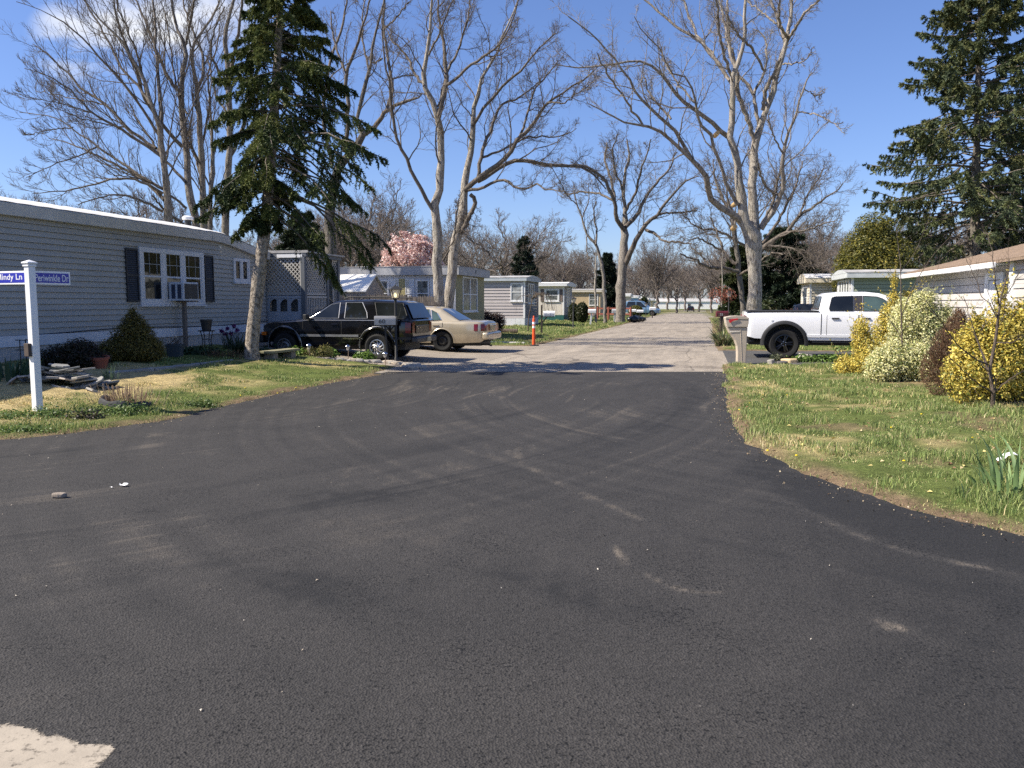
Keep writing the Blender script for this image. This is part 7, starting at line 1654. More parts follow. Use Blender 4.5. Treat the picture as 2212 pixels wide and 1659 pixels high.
limbs = [L([(975, 755, 14), (900, 690, 12), (820, 620, 11), (720, 550, 10), (660, 500, 9), (600, 400, 8), (480, 330, 6), (330, 350, 5), (150, 370, 4), (0, 350, 2)], 0, -2.5),
    L([(985, 460, 10), (930, 380, 9), (860, 290, 9), (800, 220, 8), (700, 160, 7), (600, 80, 6), (480, -20, 4)], 0, 1.5),
    L([(970, 440, 8), (920, 360, 8), (860, 280, 8), (800, 200, 7), (760, 120, 6), (720, 0, 5)], 0, 3),
    L([(985, 420, 9), (940, 300, 8), (915, 180, 7), (905, 50, 6), (870, -70, 4)], -.2, -2),
    L([(1000, 390, 9), (960, 220, 8), (940, 110, 6), (915, -10, 5)], -.2, 1.4), L([(1000, 390, 9), (975, 280, 8), (960, 120, 7), (960, -40, 5)], 0, 2.4),
    L([(1280, 235, 9), (1335, 140, 8), (1400, 50, 6), (1480, -10, 4)], .6, -1), L([(1275, 225, 9), (1235, 110, 8), (1200, 0, 6), (1170, -90, 4)], .6, 2),
    L([(1290, 210, 8), (1245, 140, 7), (1240, 60, 6), (1235, -60, 5)], .6, -1.4), L([(1225, 130, 6), (1150, 70, 5), (1070, 10, 4)], 1.2, 2.6),
    L([(1115, 815, 13), (1085, 700, 12), (1045, 600, 12), (1018, 500, 12), (1008, 410, 12)], .4, .0), L([(1130, 680, 10), (1112, 600, 10), (1102, 515, 9), (1060, 445, 8), (1022, 412, 8), (1000, 360, 7), (985, 260, 5)], .5, 1.2),
    L([(1104, 515, 8), (1135, 440, 7), (1165, 385, 6), (1175, 280, 5), (1160, 200, 4), (1100, 160, 3)], .7, 1.8), L([(1165, 390, 6), (1100, 280, 7), (1060, 230, 6), (1010, 180, 5), (960, 80, 4)], .9, -1.6),
    L([(1150, 600, 11), (1168, 490, 11), (1215, 400, 9), (1250, 320, 8)], .3, -.6),
    L([(1090, 1230, 21), (1000, 1180, 19), (900, 1110, 17), (850, 1062, 16), (856, 1000, 15), (820, 930, 14), (760, 870, 12), (700, 800, 10), (640, 760, 9), (560, 700, 8), (500, 690, 7), (400, 670, 5), (300, 620, 4), (190, 560, 2)], 0, -3.2),
    L([(812, 920, 11), (730, 800, 10), (655, 690, 9), (560, 610, 8), (480, 530, 7), (400, 400, 6), (320, 300, 5), (220, 200, 4), (90, 90, 3)], -1.2, -3.8),
    L([(500, 690, 6), (440, 600, 6), (380, 510, 5), (300, 400, 5), (250, 290, 3)], -2.2, -5),
    L([(1012, 1115, 11), (960, 1020, 10), (932, 930, 9), (882, 810, 9), (852, 720, 8), (800, 650, 7), (782, 560, 6), (742, 430, 5), (640, 380, 4), (600, 280, 4), (500, 180, 3), (450, 90, 2)], -.3, -3),
    L([(780, 560, 6), (700, 470, 5), (640, 380, 4), (590, 270, 3)], -2, -1), L([(650, 650, 6), (600, 590, 6), (540, 520, 5), (500, 420, 4)], -2.5, -1.5),
    L([(1140, 1250, 17), (1200, 1160, 15), (1250, 1080, 13), (1266, 1000, 12), (1256, 900, 11), (1266, 820, 9), (1300, 700, 7), (1332, 610, 6), (1380, 450, 4), (1420, 395, 2)], 0, -1.8),
    L([(1332, 612, 4), (1400, 618, 4), (1450, 630, 4), (1540, 672, 3), (1585, 722, 2)], -1, -2.6), L([(1370, 480, 3), (1440, 520, 3), (1490, 500, 2)], -1.4, -.8),
    L([(1240, 1072, 8), (1182, 1030, 7), (1142, 960, 6), (1120, 880, 4)], -.2, -1.6), L([(1255, 830, 5), (1200, 720, 4), (1182, 620, 3)], -1, -2),
    L([(1262, 352, 5), (1330, 345, 4), (1390, 325, 3), (1420, 260, 2)], .4, -1.2)]
tD = bare_tree('bare_tree', 'tall spreading bare tree with a thick pale trunk behind the white pickup truck', TWIGL, BARKL, stems, limbs, LVn(dict(nch=11, lf=.34, wig=.20), dict(nch=8), dict(nch=5, rmin=.004)), jit=.022)
m = MB()
for cx, cy, dn in ((905, 725, -.9), (1005, 1108, -.25), (1002, 1236, -.3)):
    w = at(*cD(cx, cy), Yd + dn) - tD.location; Mx = Matrix.Translation(w) @ Matrix.Rotation(math.radians(75), 4, 'X') @ Matrix.Rotation(.2, 4, 'Y'); m.lathe([(.085, -.25), (.085, 0), (0, .004)], 14, Mx)
m.build('sawn_branch_stub', pbr('fresh_cut_wood', (.55, .36, .16), .8, 0, .2, 20), tD)

# ---- maple clump and neighbours behind the long grey home
Ya = 30.5
LA = lambda pts, a, b, Y=Ya: limb(pts, cA, KA, Y, a, b)
st1 = [rooted([(1050, 1430, 23), (1030, 1300, 22), (1020, 1150, 21), (1010, 1000, 19), (992, 900, 18), (985, 760, 17), (950, 690, 13), (920, 620, 11), (882, 480, 10), (800, 350, 9), (740, 250, 7), (600, 100, 5), (480, -40, 4)], cA, KA, Ya, -1)]
lm1 = [LA([(985, 760, 13), (985, 640, 12), (975, 480, 10), (960, 300, 9), (955, 150, 7), (940, -40, 5)], 0, 1.5),
    LA([(1000, 1190, 10), (900, 1130, 8), (750, 1095, 7), (560, 1140, 5), (400, 1170, 4), (200, 1190, 2)], 0, -1), LA([(1010, 1230, 12), (900, 1120, 10), (780, 1050, 8), (600, 960, 6), (440, 880, 4), (300, 850, 2)], 0, 2),
    LA([(990, 960, 11), (850, 860, 9), (700, 770, 8), (560, 690, 6), (440, 560, 5), (300, 470, 3), (150, 420, 2)], 0, -1.6), LA([(1000, 1160, 10), (800, 1040, 8), (600, 900, 6), (450, 790, 4), (300, 710, 3), (120, 690, 2)], 0, 1.4),
    LA([(960, 910, 10), (800, 800, 9), (640, 640, 8), (520, 560, 7), (400, 430, 5), (300, 340, 4), (200, 270, 2)], .2, 1.2), LA([(990, 850, 9), (880, 680, 8), (760, 520, 7), (640, 380, 6), (500, 230, 5), (380, 130, 4), (250, 60, 2), (100, 10, 2)], .1, -2),
    LA([(920, 640, 8), (860, 540, 8), (740, 400, 7), (660, 240, 6), (560, 80, 5), (500, -40, 3)], -.3, 1), LA([(880, 470, 7), (830, 300, 6), (760, 130, 5), (700, -40, 4)], -.4, -1.8),
    LA([(760, 780, 5), (620, 760, 4), (480, 720, 3), (330, 660, 2)], -.6, -2), LA([(600, 900, 5), (480, 960, 4), (330, 1010, 3), (160, 1090, 2)], .8, -1), LA([(640, 640, 5), (520, 620, 4), (380, 590, 3), (220, 560, 2)], .8, 2.4),
    LA([(1000, 1300, 9), (880, 1240, 7), (760, 1200, 6), (620, 1210, 4), (480, 1260, 3)], 0, -2.2), LA([(550, 690, 4), (400, 640, 3), (230, 610, 2), (80, 570, 2)], -1, -3), LA([(450, 780, 4), (300, 800, 3), (150, 830, 2)], 1, 0)]
LVA = LVn(dict(nch=12, ang=32, lf=.40, wig=.12, up=.5, tmin=.15), dict(nch=8, ang=36, wig=.15, up=.4), dict(nch=6, ang=38, up=.3, rmin=.004))
bare_tree('bare_tree', 'bare maple with arching fan of branches behind the left end of the grey home', TWIG, BARK, st1, lm1, LVA, jit=.02)
st2 = [rooted([(1205, 1440, 25), (1180, 1250, 23), (1152, 1100, 21), (1140, 900, 19), (1122, 700, 17), (1110, 560, 15), (1130, 400, 13), (1140, 300, 11), (1092, 180, 9), (1062, 50, 7), (1050, -90, 5)], cA, KA, Ya + 1, .8),
       rooted([(1255, 1440, 22), (1250, 1200, 21), (1240, 1000, 18), (1230, 800, 16), (1212, 600, 14), (1200, 450, 11), (1180, 300, 9), (1250, 180, 7), (1330, 60, 6), (1370, -60, 4)], cA, KA, Ya + 2, -.8),
       rooted([(1290, 1440, 15), (1300, 1150, 13), (1308, 1000, 12), (1300, 800, 8), (1290, 640, 6), (1300, 500, 4)], cA, KA, Ya + 2.6, 1)]
lm2 = [LA([(1120, 900, 12), (1010, 770, 11), (900, 620, 10), (850, 480, 9), (800, 330, 7), (720, 120, 6), (690, -60, 4)], 1, -1), LA([(1112, 590, 11), (1020, 450, 10), (960, 300, 8), (900, 150, 7), (820, -20, 5)], 1.2, 3),
    LA([(1140, 310, 8), (1160, 160, 7), (1190, 30, 6), (1200, -80, 4)], 1.6, .6), LA([(1215, 540, 10), (1250, 450, 9), (1240, 330, 8), (1190, 200, 6), (1140, 60, 5), (1120, -60, 4)], 1.6, 3.4), LA([(1150, 700, 7), (1090, 560, 6), (1060, 400, 5), (1040, 220, 4), (1000, 40, 3)], 1, 2.4),
    LA([(1145, 1280, 8), (1060, 1210, 7), (940, 1130, 6), (820, 1090, 4), (700, 1080, 3)], .8, -.6), LA([(1140, 1120, 9), (1040, 1010, 8), (940, 880, 7), (860, 760, 5), (800, 640, 4)], .9, 3),
    LA([(1240, 900, 7), (1270, 760, 7), (1290, 600, 6), (1280, 440, 5), (1330, 300, 4), (1350, 150, 3)], 2, .4), LA([(1130, 1380, 9), (1060, 1330, 8), (1000, 1280, 7), (930, 1200, 5)], .9, .2), LA([(1240, 1100, 6), (1200, 960, 6), (1160, 840, 5), (1110, 740, 4)], 2, 3.4)]
bare_tree('bare_tree', 'bare maple clump of three grey trunks behind the roof vent of the grey home', TWIG, BARK, st2, lm2, LVA, jit=.02)
st3 = [rooted([(1380, 1460, 21), (1400, 1100, 19), (1410, 800, 17), (1402, 500, 16), (1400, 400, 15), (1382, 200, 11), (1430, 40, 9), (1460, -90, 6)], cA, KA, Ya + 4, 0)]
lm3 = [LA([(1420, 430, 11), (1455, 250, 9), (1480, 80, 8), (1490, -60, 6)], 4, 3), LA([(1400, 1000, 12), (1480, 820, 12), (1525, 640, 11), (1545, 480, 9), (1560, 300, 7)], 4, 5), LA([(1395, 560, 8), (1340, 440, 8), (1300, 330, 6), (1320, 180, 5), (1380, 40, 4)], 4, 2.6), LA([(1400, 700, 7), (1330, 600, 6), (1300, 450, 5), (1270, 340, 4)], 4, 6)]
bare_tree('bare_tree', 'bare grey tree half hidden behind the near spruce', TWIG, BARK, st3, lm3, LVn(dict(nch=9, ang=32, lf=.35, up=.4), dict(nch=6), dict(nch=4)), jit=.02)

# ---- forked tree right of the near spruce
Yb = 34.0
LB = lambda pts, a, b: limb(pts, cC, KC, Yb, a, b)
st = [rooted([(60, 1420, 29), (58, 1250, 27), (66, 1080, 26), (90, 940, 23), (150, 850, 20), (205, 790, 19), (232, 735, 18), (210, 690, 11), (205, 620, 10), (232, 540, 10), (262, 420, 9), (300, 200, 7), (330, 100, 6), (360, -60, 4)], cC, KC, Yb, .4)]
lm = [LB([(235, 735, 14), (300, 690, 13), (360, 610, 11), (440, 560, 8), (520, 540, 6), (556, 515, 3)], 0, -1), LB([(365, 605, 10), (395, 490, 9), (375, 350, 8), (345, 130, 6), (362, -40, 4)], -.3, 1.4), LB([(130, 830, 13), (150, 700, 11), (150, 560, 11), (145, 400, 9), (190, 280, 8), (230, 150, 6), (285, -30, 4)], 0, -1),
    LB([(66, 900, 11), (20, 640, 9), (40, 420, 8), (80, 260, 7), (130, 120, 6), (150, -40, 4)], 0, 1.6), LB([(150, 410, 7), (100, 300, 6), (75, 200, 5), (60, 60, 3)], -.4, .8), LB([(268, 400, 6), (240, 250, 5), (230, 120, 4), (250, -20, 3)], .2, 2), LB([(380, 440, 5), (440, 420, 4), (520, 410, 2)], .3, 1), LB([(350, 160, 5), (420, 90, 4), (490, 10, 3)], 1, 0), LB([(340, 320, 5), (290, 340, 4), (250, 300, 3)], 1, 2)]
bare_tree('bare_tree', 'dark trunked forked bare tree just right of the near spruce', TWIG, BARKD, st, lm, LVn(dict(nch=9, lf=.33, wig=.24), dict(nch=6), dict(nch=5)), jit=.022)

# ---- oaks down the street
Ye = 66.0
LE = lambda pts, a, b: limb(pts, cD, KC, Ye, a, b)
st = [rooted([(375, 1690, 27), (385, 1450, 25), (395, 1320, 21), (396, 1240, 18), (400, 1150, 11), (392, 1050, 10), (400, 960, 8), (420, 860, 6), (410, 760, 4)], cD, KC, Ye, 1)]
lm = [LE([(392, 1250, 13), (352, 1190, 12), (340, 1100, 10), (300, 1000, 9), (230, 930, 8), (150, 900, 6), (20, 905, 3)], 0, -2), LE([(345, 1110, 8), (330, 1000, 7), (290, 880, 6), (300, 780, 4)], -.5, 3), LE([(400, 1240, 12), (460, 1180, 11), (500, 1100, 9), (560, 1010, 7), (640, 920, 5), (680, 830, 3)], 0, 3), LE([(400, 1440, 17), (430, 1380, 15), (460, 1310, 13), (512, 1230, 11), (580, 1170, 9), (640, 1080, 7), (720, 1000, 5), (800, 960, 3)], 0, -3),
    LE([(515, 1255, 9), (560, 1270, 8), (600, 1310, 6), (680, 1320, 5), (760, 1330, 3)], -.6, -3.5), LE([(398, 1160, 8), (450, 1060, 7), (480, 950, 6), (520, 840, 4), (540, 760, 3)], .4, -2), LE([(340, 1100, 7), (270, 1060, 6), (180, 1050, 5), (60, 1060, 3)], -.6, 3), LE([(580, 1170, 6), (680, 1160, 5), (790, 1150, 3)], -1.5, 1), LE([(395, 1050, 6), (350, 940, 5), (330, 830, 4), (360, 730, 3)], .8, -2)]
bare_tree('bare_tree', 'large bare oak standing beside the street past the red rail fence', TWIG, BARK, st, lm, LVn(dict(nch=14, lf=.40, rmin=.014), dict(nch=9, lf=.55, rmin=.010), dict(nch=7, rmin=.008)), jit=.035)
st = [rooted([(290, 1690, 9), (280, 1500, 9), (262, 1400, 8), (238, 1330, 8), (192, 1280, 6), (162, 1180, 5), (135, 1110, 4), (120, 1040, 3)], cD, KC, Ye - 3, .5)]
lm = [LE([(240, 1335, 6), (245, 1260, 5), (230, 1180, 4), (240, 1100, 3)], -3, -2), LE([(192, 1280, 4), (190, 1340, 3), (196, 1400, 3), (215, 1410, 2)], -3, -4), LE([(165, 1190, 4), (200, 1100, 3), (200, 1000, 2)], -3, -2), LE([(140, 1120, 3), (80, 1060, 3), (40, 980, 2)], -3, -4)]
bare_tree('bare_tree', 'slim crooked bare tree just left of the large roadside oak', TWIG, BARK, st, lm, LVn(dict(nch=10, lf=.4, rmin=.012), dict(nch=7, rmin=.009), dict(nch=4, rmin=.008)), jit=.022)
st = [rooted([(240, 1680, 6), (238, 1560, 6), (240, 1440, 4), (244, 1380, 3)], cD, KC, Ye - 2)]
bare_tree('bare_tree', 'pale broken topped slender trunk left of the crooked slim tree', TWIGL, BARKL, st, [], [dict(nch=8, tmin=.6, ang=40, lf=.12, rf=.4, K=4, wig=.2, up=.2, sides=3)])
Yg = 50.0
LG = lambda pts, a, b: limb(pts, cD, KC, Yg, a, b)
st = [rooted([(1112, 1690, 20), (1112, 1480, 19), (1115, 1340, 17), (1120, 1220, 12), (1115, 1100, 10), (1090, 980, 7), (1080, 880, 5), (1070, 800, 3)], cD, KC, Yg, 1)]
lm = [LG([(1115, 1400, 13), (1180, 1330, 12), (1280, 1265, 11), (1350, 1180, 9), (1450, 1110, 6), (1540, 1050, 4), (1590, 1000, 2)], 0, -2), LG([(1150, 1330, 9), (1230, 1210, 8), (1290, 1100, 7), (1340, 980, 5), (1370, 880, 3)], 0, 2), LG([(1118, 1260, 9), (1190, 1140, 8), (1230, 1000, 6), (1260, 880, 4)], 0, -1), LG([(1112, 1300, 9), (1000, 1200, 8), (930, 1080, 7), (890, 960, 5), (880, 870, 3)], 0, 2), LG([(1112, 1380, 8), (1000, 1310, 7), (900, 1260, 6), (800, 1240, 4), (720, 1180, 3)], 0, -2), LG([(1350, 1180, 6), (1380, 1090, 5), (1440, 1000, 4), (1480, 920, 3)], -1.4, 1), LG([(1280, 1268, 6), (1380, 1260, 5), (1480, 1220, 4), (1560, 1200, 2)], -1, -3), LG([(1180, 1340, 7), (1290, 1350, 6), (1380, 1400, 4), (1440, 1480, 3)], -.5, -2)]
bare_tree('bare_tree', 'round crowned bare tree half hidden behind the big pale trunk', TWIG, BARK, st, lm, LVn(dict(nch=15, lf=.45, rmin=.012), dict(nch=10, lf=.6, rmin=.009), dict(nch=6, rmin=.007)), jit=.03)
Yh = 44.0
LH = lambda pts, a, b: limb(pts, cD, KC, Yh, a, b)
st = [rooted([(1046, 1690, 15), (1030, 1560, 14), (1018, 1450, 14), (1005, 1330, 12), (985, 1230, 11), (975, 1150, 8), (960, 1050, 5), (955, 960, 3)], cD, KC, Yh, .5)]
lm = [LH([(1012, 1480, 11), (930, 1462, 9), (860, 1462, 8), (780, 1420, 6), (700, 1385, 4)], 0, -1.5), LH([(1008, 1440, 10), (950, 1390, 9), (920, 1330, 7), (900, 1260, 5), (860, 1180, 3)], 0, 1), LH([(990, 1250, 7), (1020, 1150, 6), (1020, 1050, 4), (1040, 960, 3)], 0, 1.2), LH([(930, 1370, 6), (860, 1330, 5), (800, 1300, 4), (740, 1310, 2)], .5, -1), LH([(865, 1460, 5), (820, 1400, 4), (760, 1350, 3)], -.8, .6), LH([(1020, 1500, 7), (1120, 1440, 6), (1200, 1380, 4), (1260, 1390, 3)], 0, -2)]
bare_tree('bare_tree', 'dark crooked bare tree left of the big pale trunk', TWIG, BARKD, st, lm, LVn(dict(nch=11, lf=.4, rmin=.011), dict(nch=7, rmin=.008), dict(nch=5, rmin=.007)), jit=.03)

# ---- background trees: a few grown trees, then copies
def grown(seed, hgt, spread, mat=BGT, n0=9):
    global R
    keep = R; R = np.random.default_rng(seed)
    st = [[(0, 0, -.3, hgt * .020), (R.normal() * .1, 0, hgt * .15, hgt * .017), (R.normal() * .2, R.normal() * .2, hgt * .35, hgt * .013), (R.normal() * .3, R.normal() * .3, hgt * .6, hgt * .008), (R.normal() * .4, R.normal() * .4, hgt * .86, hgt * .003)]]
    lm = []
    for i in range(n0):
        a = i * 2.4 + R.random(); z0 = hgt * (.16 + .3 * i / n0); rr = spread * (.8 + .4 * R.random()); zt = hgt * (.5 + .35 * R.random() + .1 * i / n0)
        lm.append([(0, 0, z0, hgt * .010), (math.cos(a) * rr * .35, math.sin(a) * rr * .35, z0 + (zt - z0) * .4, hgt * .008), (math.cos(a) * rr * .75, math.sin(a) * rr * .75, z0 + (zt - z0) * .75, hgt * .005), (math.cos(a) * rr, math.sin(a) * rr, zt, hgt * .002)])
    o = bare_tree('bare_tree', 'x', mat, mat, st, lm, [dict(nch=11, tmin=.15, ang=38, lf=.42, rf=.6, K=6, wig=.2, up=.4, sides=4, rmin=.018), dict(nch=8, tmin=.15, ang=42, lf=.6, rf=.6, K=5, wig=.22, up=.3, sides=3, rmin=.014), dict(nch=6, tmin=.2, ang=42, lf=.6, rf=.6, K=3, wig=.2, up=.2, sides=3, rmin=.012)], jit=.1)
    R = keep; return o
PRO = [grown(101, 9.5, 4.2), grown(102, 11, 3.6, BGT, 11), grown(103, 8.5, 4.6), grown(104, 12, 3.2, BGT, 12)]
used = set()
def put(k, u, Y, top, label, group=None, rz=None):
    """a grown tree of the right height standing at depth Y"""
    x = (u - 1106) / FPX * Y; g_ = gz(x, Y); hgt = (654 - top) / FPX * Y + EYE - g_
    base_h = (9.5, 11, 8.5, 12)[k]; s = hgt / base_h / .97
    rz = random.uniform(0, 6.28) if rz is None else rz
    if k not in used: used.add(k); o = PRO[k]; o.location = (x, Y, g_); o.rotation_euler = (0, 0, rz); o.scale = (s, s, s); o['label'] = label
    else: o = dup(PRO[k], (x, Y, g_), rz, s, label)
    if group: o['group'] = group
    elif 'group' in o: del o['group']
    return o
put(2, 1090, 88, 462, 'broad bare tree rising behind the greige and cream mobile homes')
put(1, 1215, 105, 530, 'bare tree behind the cream mobile home with the brown shutters')
put(0, 930, 95, 480, 'bare tree rising behind the pink blossom tree')
put(3, 1420, 140, 515, 'narrow bare tree over the street beyond the large oak')
put(2, 1460, 175, 560, 'low bare tree over the far end of the street')
put(0, 1820, 75, 510, 'bare tree left of the golden cedar behind the cream home')
BGL = 'bare grey brown tree in the distant row beyond the homes'; BGG = 'bare trees of the distant treeline'
bg = [(470, 62, 505), (560, 70, 520), (640, 60, 480), (690, 58, 470), (770, 60, 440), (805, 72, 400), (845, 85, 455), (985, 120, 520), (1030, 130, 500), (1150, 115, 500), (1180, 135, 530), (1255, 120, 545), (1290, 150, 545), (1375, 170, 540), (1385, 215, 560), (1405, 235, 570), (1440, 250, 565), (1480, 235, 560), (1510, 210, 555), (1530, 170, 545), (1555, 140, 540), (1590, 120, 520), (1660, 90, 510), (1740, 85, 480), (1775, 95, 470), (1860, 90, 500), (1950, 80, 480), (2010, 75, 470), (2150, 70, 430), (2230, 75, 420),
      (300, 65, 420), (200, 62, 430), (110, 60, 425), (30, 58, 430), (380, 70, 450), (-60, 60, 420), (1010, 180, 545), (1110, 190, 550), (1200, 200, 560), (1330, 210, 560), (1620, 160, 550), (1700, 140, 530), (1800, 130, 520), (720, 95, 470), (610, 90, 500)]
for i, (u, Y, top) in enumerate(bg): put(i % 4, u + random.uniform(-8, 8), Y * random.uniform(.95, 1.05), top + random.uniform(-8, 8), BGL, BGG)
# the far wood that reads as one brown mass
pts = []
N = 420
P = np.zeros((N, 5, 3)); Rr = np.zeros((N, 5))
ang = np.linspace(-.62, .66, N) + R.normal(size=N) * .004; dist = R.uniform(300, 420, N)
P[:, 0, 0] = dist * np.sin(ang); P[:, 0, 1] = dist * np.cos(ang); P[:, 0, 2] = -1
H_ = R.uniform(11, 17, N)
for k in range(1, 5):
    P[:, k] = P[:, k - 1] + np.stack([R.normal(size=N) * .5, R.normal(size=N) * .5, H_ / 4.3], 1); 
Rr[:] = (H_ * .016)[:, None] * np.linspace(1, .3, 5)[None]
V0, Q0 = tubes(P, Rr, 4); vs_, qs_ = [V0], [Q0]; off = len(V0); cur = (P, Rr)
for kw, n in ((dict(nch=16, tmin=.2, ang=45, lf=.42, rf=.7, K=5, wig=.2, up=.5, rmin=.06, lcap=20), 3), (dict(nch=9, tmin=.15, ang=42, lf=.6, rf=.7, K=3, wig=.2, up=.3, rmin=.05, lcap=20), 3)):
    cur = grow(*cur, **kw); V0, Q0 = tubes(*cur, n); vs_.append(V0); qs_.append(Q0 + off); off += len(V0)
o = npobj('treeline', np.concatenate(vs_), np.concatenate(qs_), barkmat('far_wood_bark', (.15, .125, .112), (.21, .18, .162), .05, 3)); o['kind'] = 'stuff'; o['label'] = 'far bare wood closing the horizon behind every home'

# ================================================================ conifers
NEED = leafmat('needles', .6, .12, .2)
def conifer(name, label, trunk, tm, prof, z0, z1, rows, per, dens, droop, needle, cols, curl=.0, depth=1.0, gaps=.0, minl=.15, sidef=None, group=None, hang=.5, sub=26, endclump=0.0):
    """trunk [(x,y,z,r)] ; prof(f) branch length by height fraction"""
    o = T(name, label, 'conifer', Vector(trunk[0][:3]), 0, group); b0 = np.array(trunk[0][:3])
    Tk = resample(trunk, 24); Tk[:, :3] -= b0; Vt, Qt = tubes(Tk[None, :, :3], Tk[None, :, 3] * (1 + .08 * R.normal(size=(1, 24))), 12); npobj('trunk', Vt, Qt, tm, o, smooth=True)
    n = rows * per; f = (np.repeat(np.arange(rows), per) + R.random(n) * .9) / rows
    keep = R.random(n) > gaps; f = f[keep]; n = len(f)
    z = z0 + (z1 - z0) * f - b0[2]
    px = np.interp(z, Tk[:, 2], Tk[:, 0]); py = np.interp(z, Tk[:, 2], Tk[:, 1])
    a = np.arange(n) * 2.39996 + R.normal(size=n) * .35
    Lb = np.array([prof(x) for x in f]) * (.72 + .5 * R.random(n))
    if sidef is not None: Lb = Lb * sidef(a, f)
    Lb = np.maximum(Lb, minl)
    K = 9; P = np.zeros((n, K, 3)); P[:, 0] = np.stack([px, py, z], 1)
    el = np.radians(18 - 30 * (1 - f) + R.normal(size=n) * 12)
    for k in range(1, K):
        s_ = k / (K - 1); e = el - droop * s_ * (1.1 - .5 * f) + curl * max(0, s_ - .6)
        st_ = (Lb / (K - 1))[:, None] * np.stack([np.cos(a) * np.cos(e), np.sin(a) * np.cos(e), np.sin(e)], 1)
        P[:, k] = P[:, k - 1] + st_ + R.normal(size=(n, 3)) * .012 * Lb[:, None]
        a = a + R.normal(size=n) * .05
    rb = (.009 + .009 * Lb)[:, None] * np.linspace(1, .25, K)[None]
    V, Q = tubes(P, rb, 5); npobj('branches', V, Q, TWIG, o, smooth=True)
    # side shoots along each branch, then needle tufts along each shoot
    m = sub; t = (.22 + .78 * (np.arange(m)[None] + R.random((n, m))) / m); t = t ** .8
    ff = t * (K - 1); i = np.minimum(ff.astype(int), K - 2); fr = (ff - i)[..., None]; rows_ = np.arange(n)[:, None]
    p0 = P[rows_, i] * (1 - fr) + P[rows_, i + 1] * fr; tg = norm(P[rows_, i + 1] - P[rows_, i])
    sd_ = norm(np.cross(tg, np.array([0, 0, 1.]))) * np.where(R.random((n, m, 1)) > .5, 1, -1)
    d = norm(tg * .55 + sd_ * (.75 + .3 * R.random((n, m, 1))) + np.array([0, 0, -1.]) * hang * (.3 + R.random((n, m, 1))) + R.normal(size=(n, m, 3)) * .22)
    ls = (.10 + .30 * Lb[:, None] * (1.05 - t)) * (.6 + .7 * R.random((n, m))); ls = np.clip(ls, .07, .65)
    clump = vnoise(p0[..., 0] * 1.7 + p0[..., 2], p0[..., 1] * 1.7 - p0[..., 2] * .6, .7, 83)
    ok = ((t > .48) | (Lb[:, None] < 2.3) | (droop < .5)) & (R.random((n, m)) < (.45 + .9 * clump) * (.35 + .75 * t ** .7))
    p0, d, ls = p0[ok], d[ok], ls[ok]; cl = clump[ok]; M = len(p0)
    q = dens; s_ = (np.arange(q)[None] + R.random((M, q))) / q
    c = p0[:, None] + d[:, None] * (ls[:, None] * s_)[..., None] + np.array([0, 0, -1.]) * (hang * .25 * ls[:, None] * s_ ** 2)[..., None]
    rd = norm(R.normal(size=(M, q, 3)) + np.array([0, 0, .25])); nd = norm(d[:, None] * .9 + rd)
    L = needle * (.6 + .8 * R.random((M, q)))
    w = L * .20; sv = norm(np.cross(nd, R.normal(size=(M, q, 3))))
    A = c - sv * w[..., None]; B = c + sv * w[..., None]; Tp = c + nd * L[..., None]
    V = np.stack([A, B, Tp], 2).reshape(-1, 3); F = np.arange(len(V)).reshape(-1, 3)
    cc = np.array(cols, float); k1 = np.clip(cl + R.normal(size=M) * .15, 0, .999)
    base = cc[(k1 * len(cc)).astype(int)]
    col = base[:, None, :] * (.8 + .4 * R.random((M, q, 1)))
    npobj('crown', V, F, NEED, o, np.repeat(col.reshape(-1, 3), 3, 0))
    return o
Ys = 19.2
tr = [(lambda w, r: (w.x, w.y, w.z, r * Ys / FPX))(at(u, v, Ys + dy), r) for u, v, r, dy in ((545, 788, 20, 0), (543, 760, 15, 0), (548, 700, 14, 0), (557, 620, 13.5, 0), (566, 540, 13, 0), (575, 470, 12.5, .1), (582, 380, 11, .2), (590, 280, 10, .2), (596, 180, 8.5, .2), (602, 80, 7, .2), (608, 0, 5, .2), (612, -60, 3.5, .2), (615, -120, 1.5, .2))]
z_at = lambda v: at(590, v, Ys).z
def sprof(f):   # f 0 at bottom (v~520) .. 1 at the tip
    return np.interp(f, [0, .06, .12, .3, .5, .7, .85, 1], [.7, 1.6, 1.95, 1.8, 1.55, 1.25, .85, .2])
def sside(a, f):
    c = np.cos(a); s = np.where(c > 0, 1.0 + .38 * c * (1 - f) ** 1.5, 1.0 - .22 * np.abs(c))
    return np.where((f < .16) & (np.abs(np.sin(a)) > .6), .5, np.where((f < .42) & (c > .55), s * 1.32, s))
conifer('spruce', 'dark drooping spruce with scaly pale trunk on the lawn beside the stone bench', tr, barkmat('scaly_spruce_bark', (.07, .056, .044), (.40, .345, .285), .12, 5, .7), sprof, z_at(470), z_at(-112), 20, 9, 46, .70, .064, [(.034, .052, .020), (.055, .078, .026), (.095, .118, .034), (.15, .165, .05)], 0, gaps=.12, sidef=sside, hang=.9, sub=44)
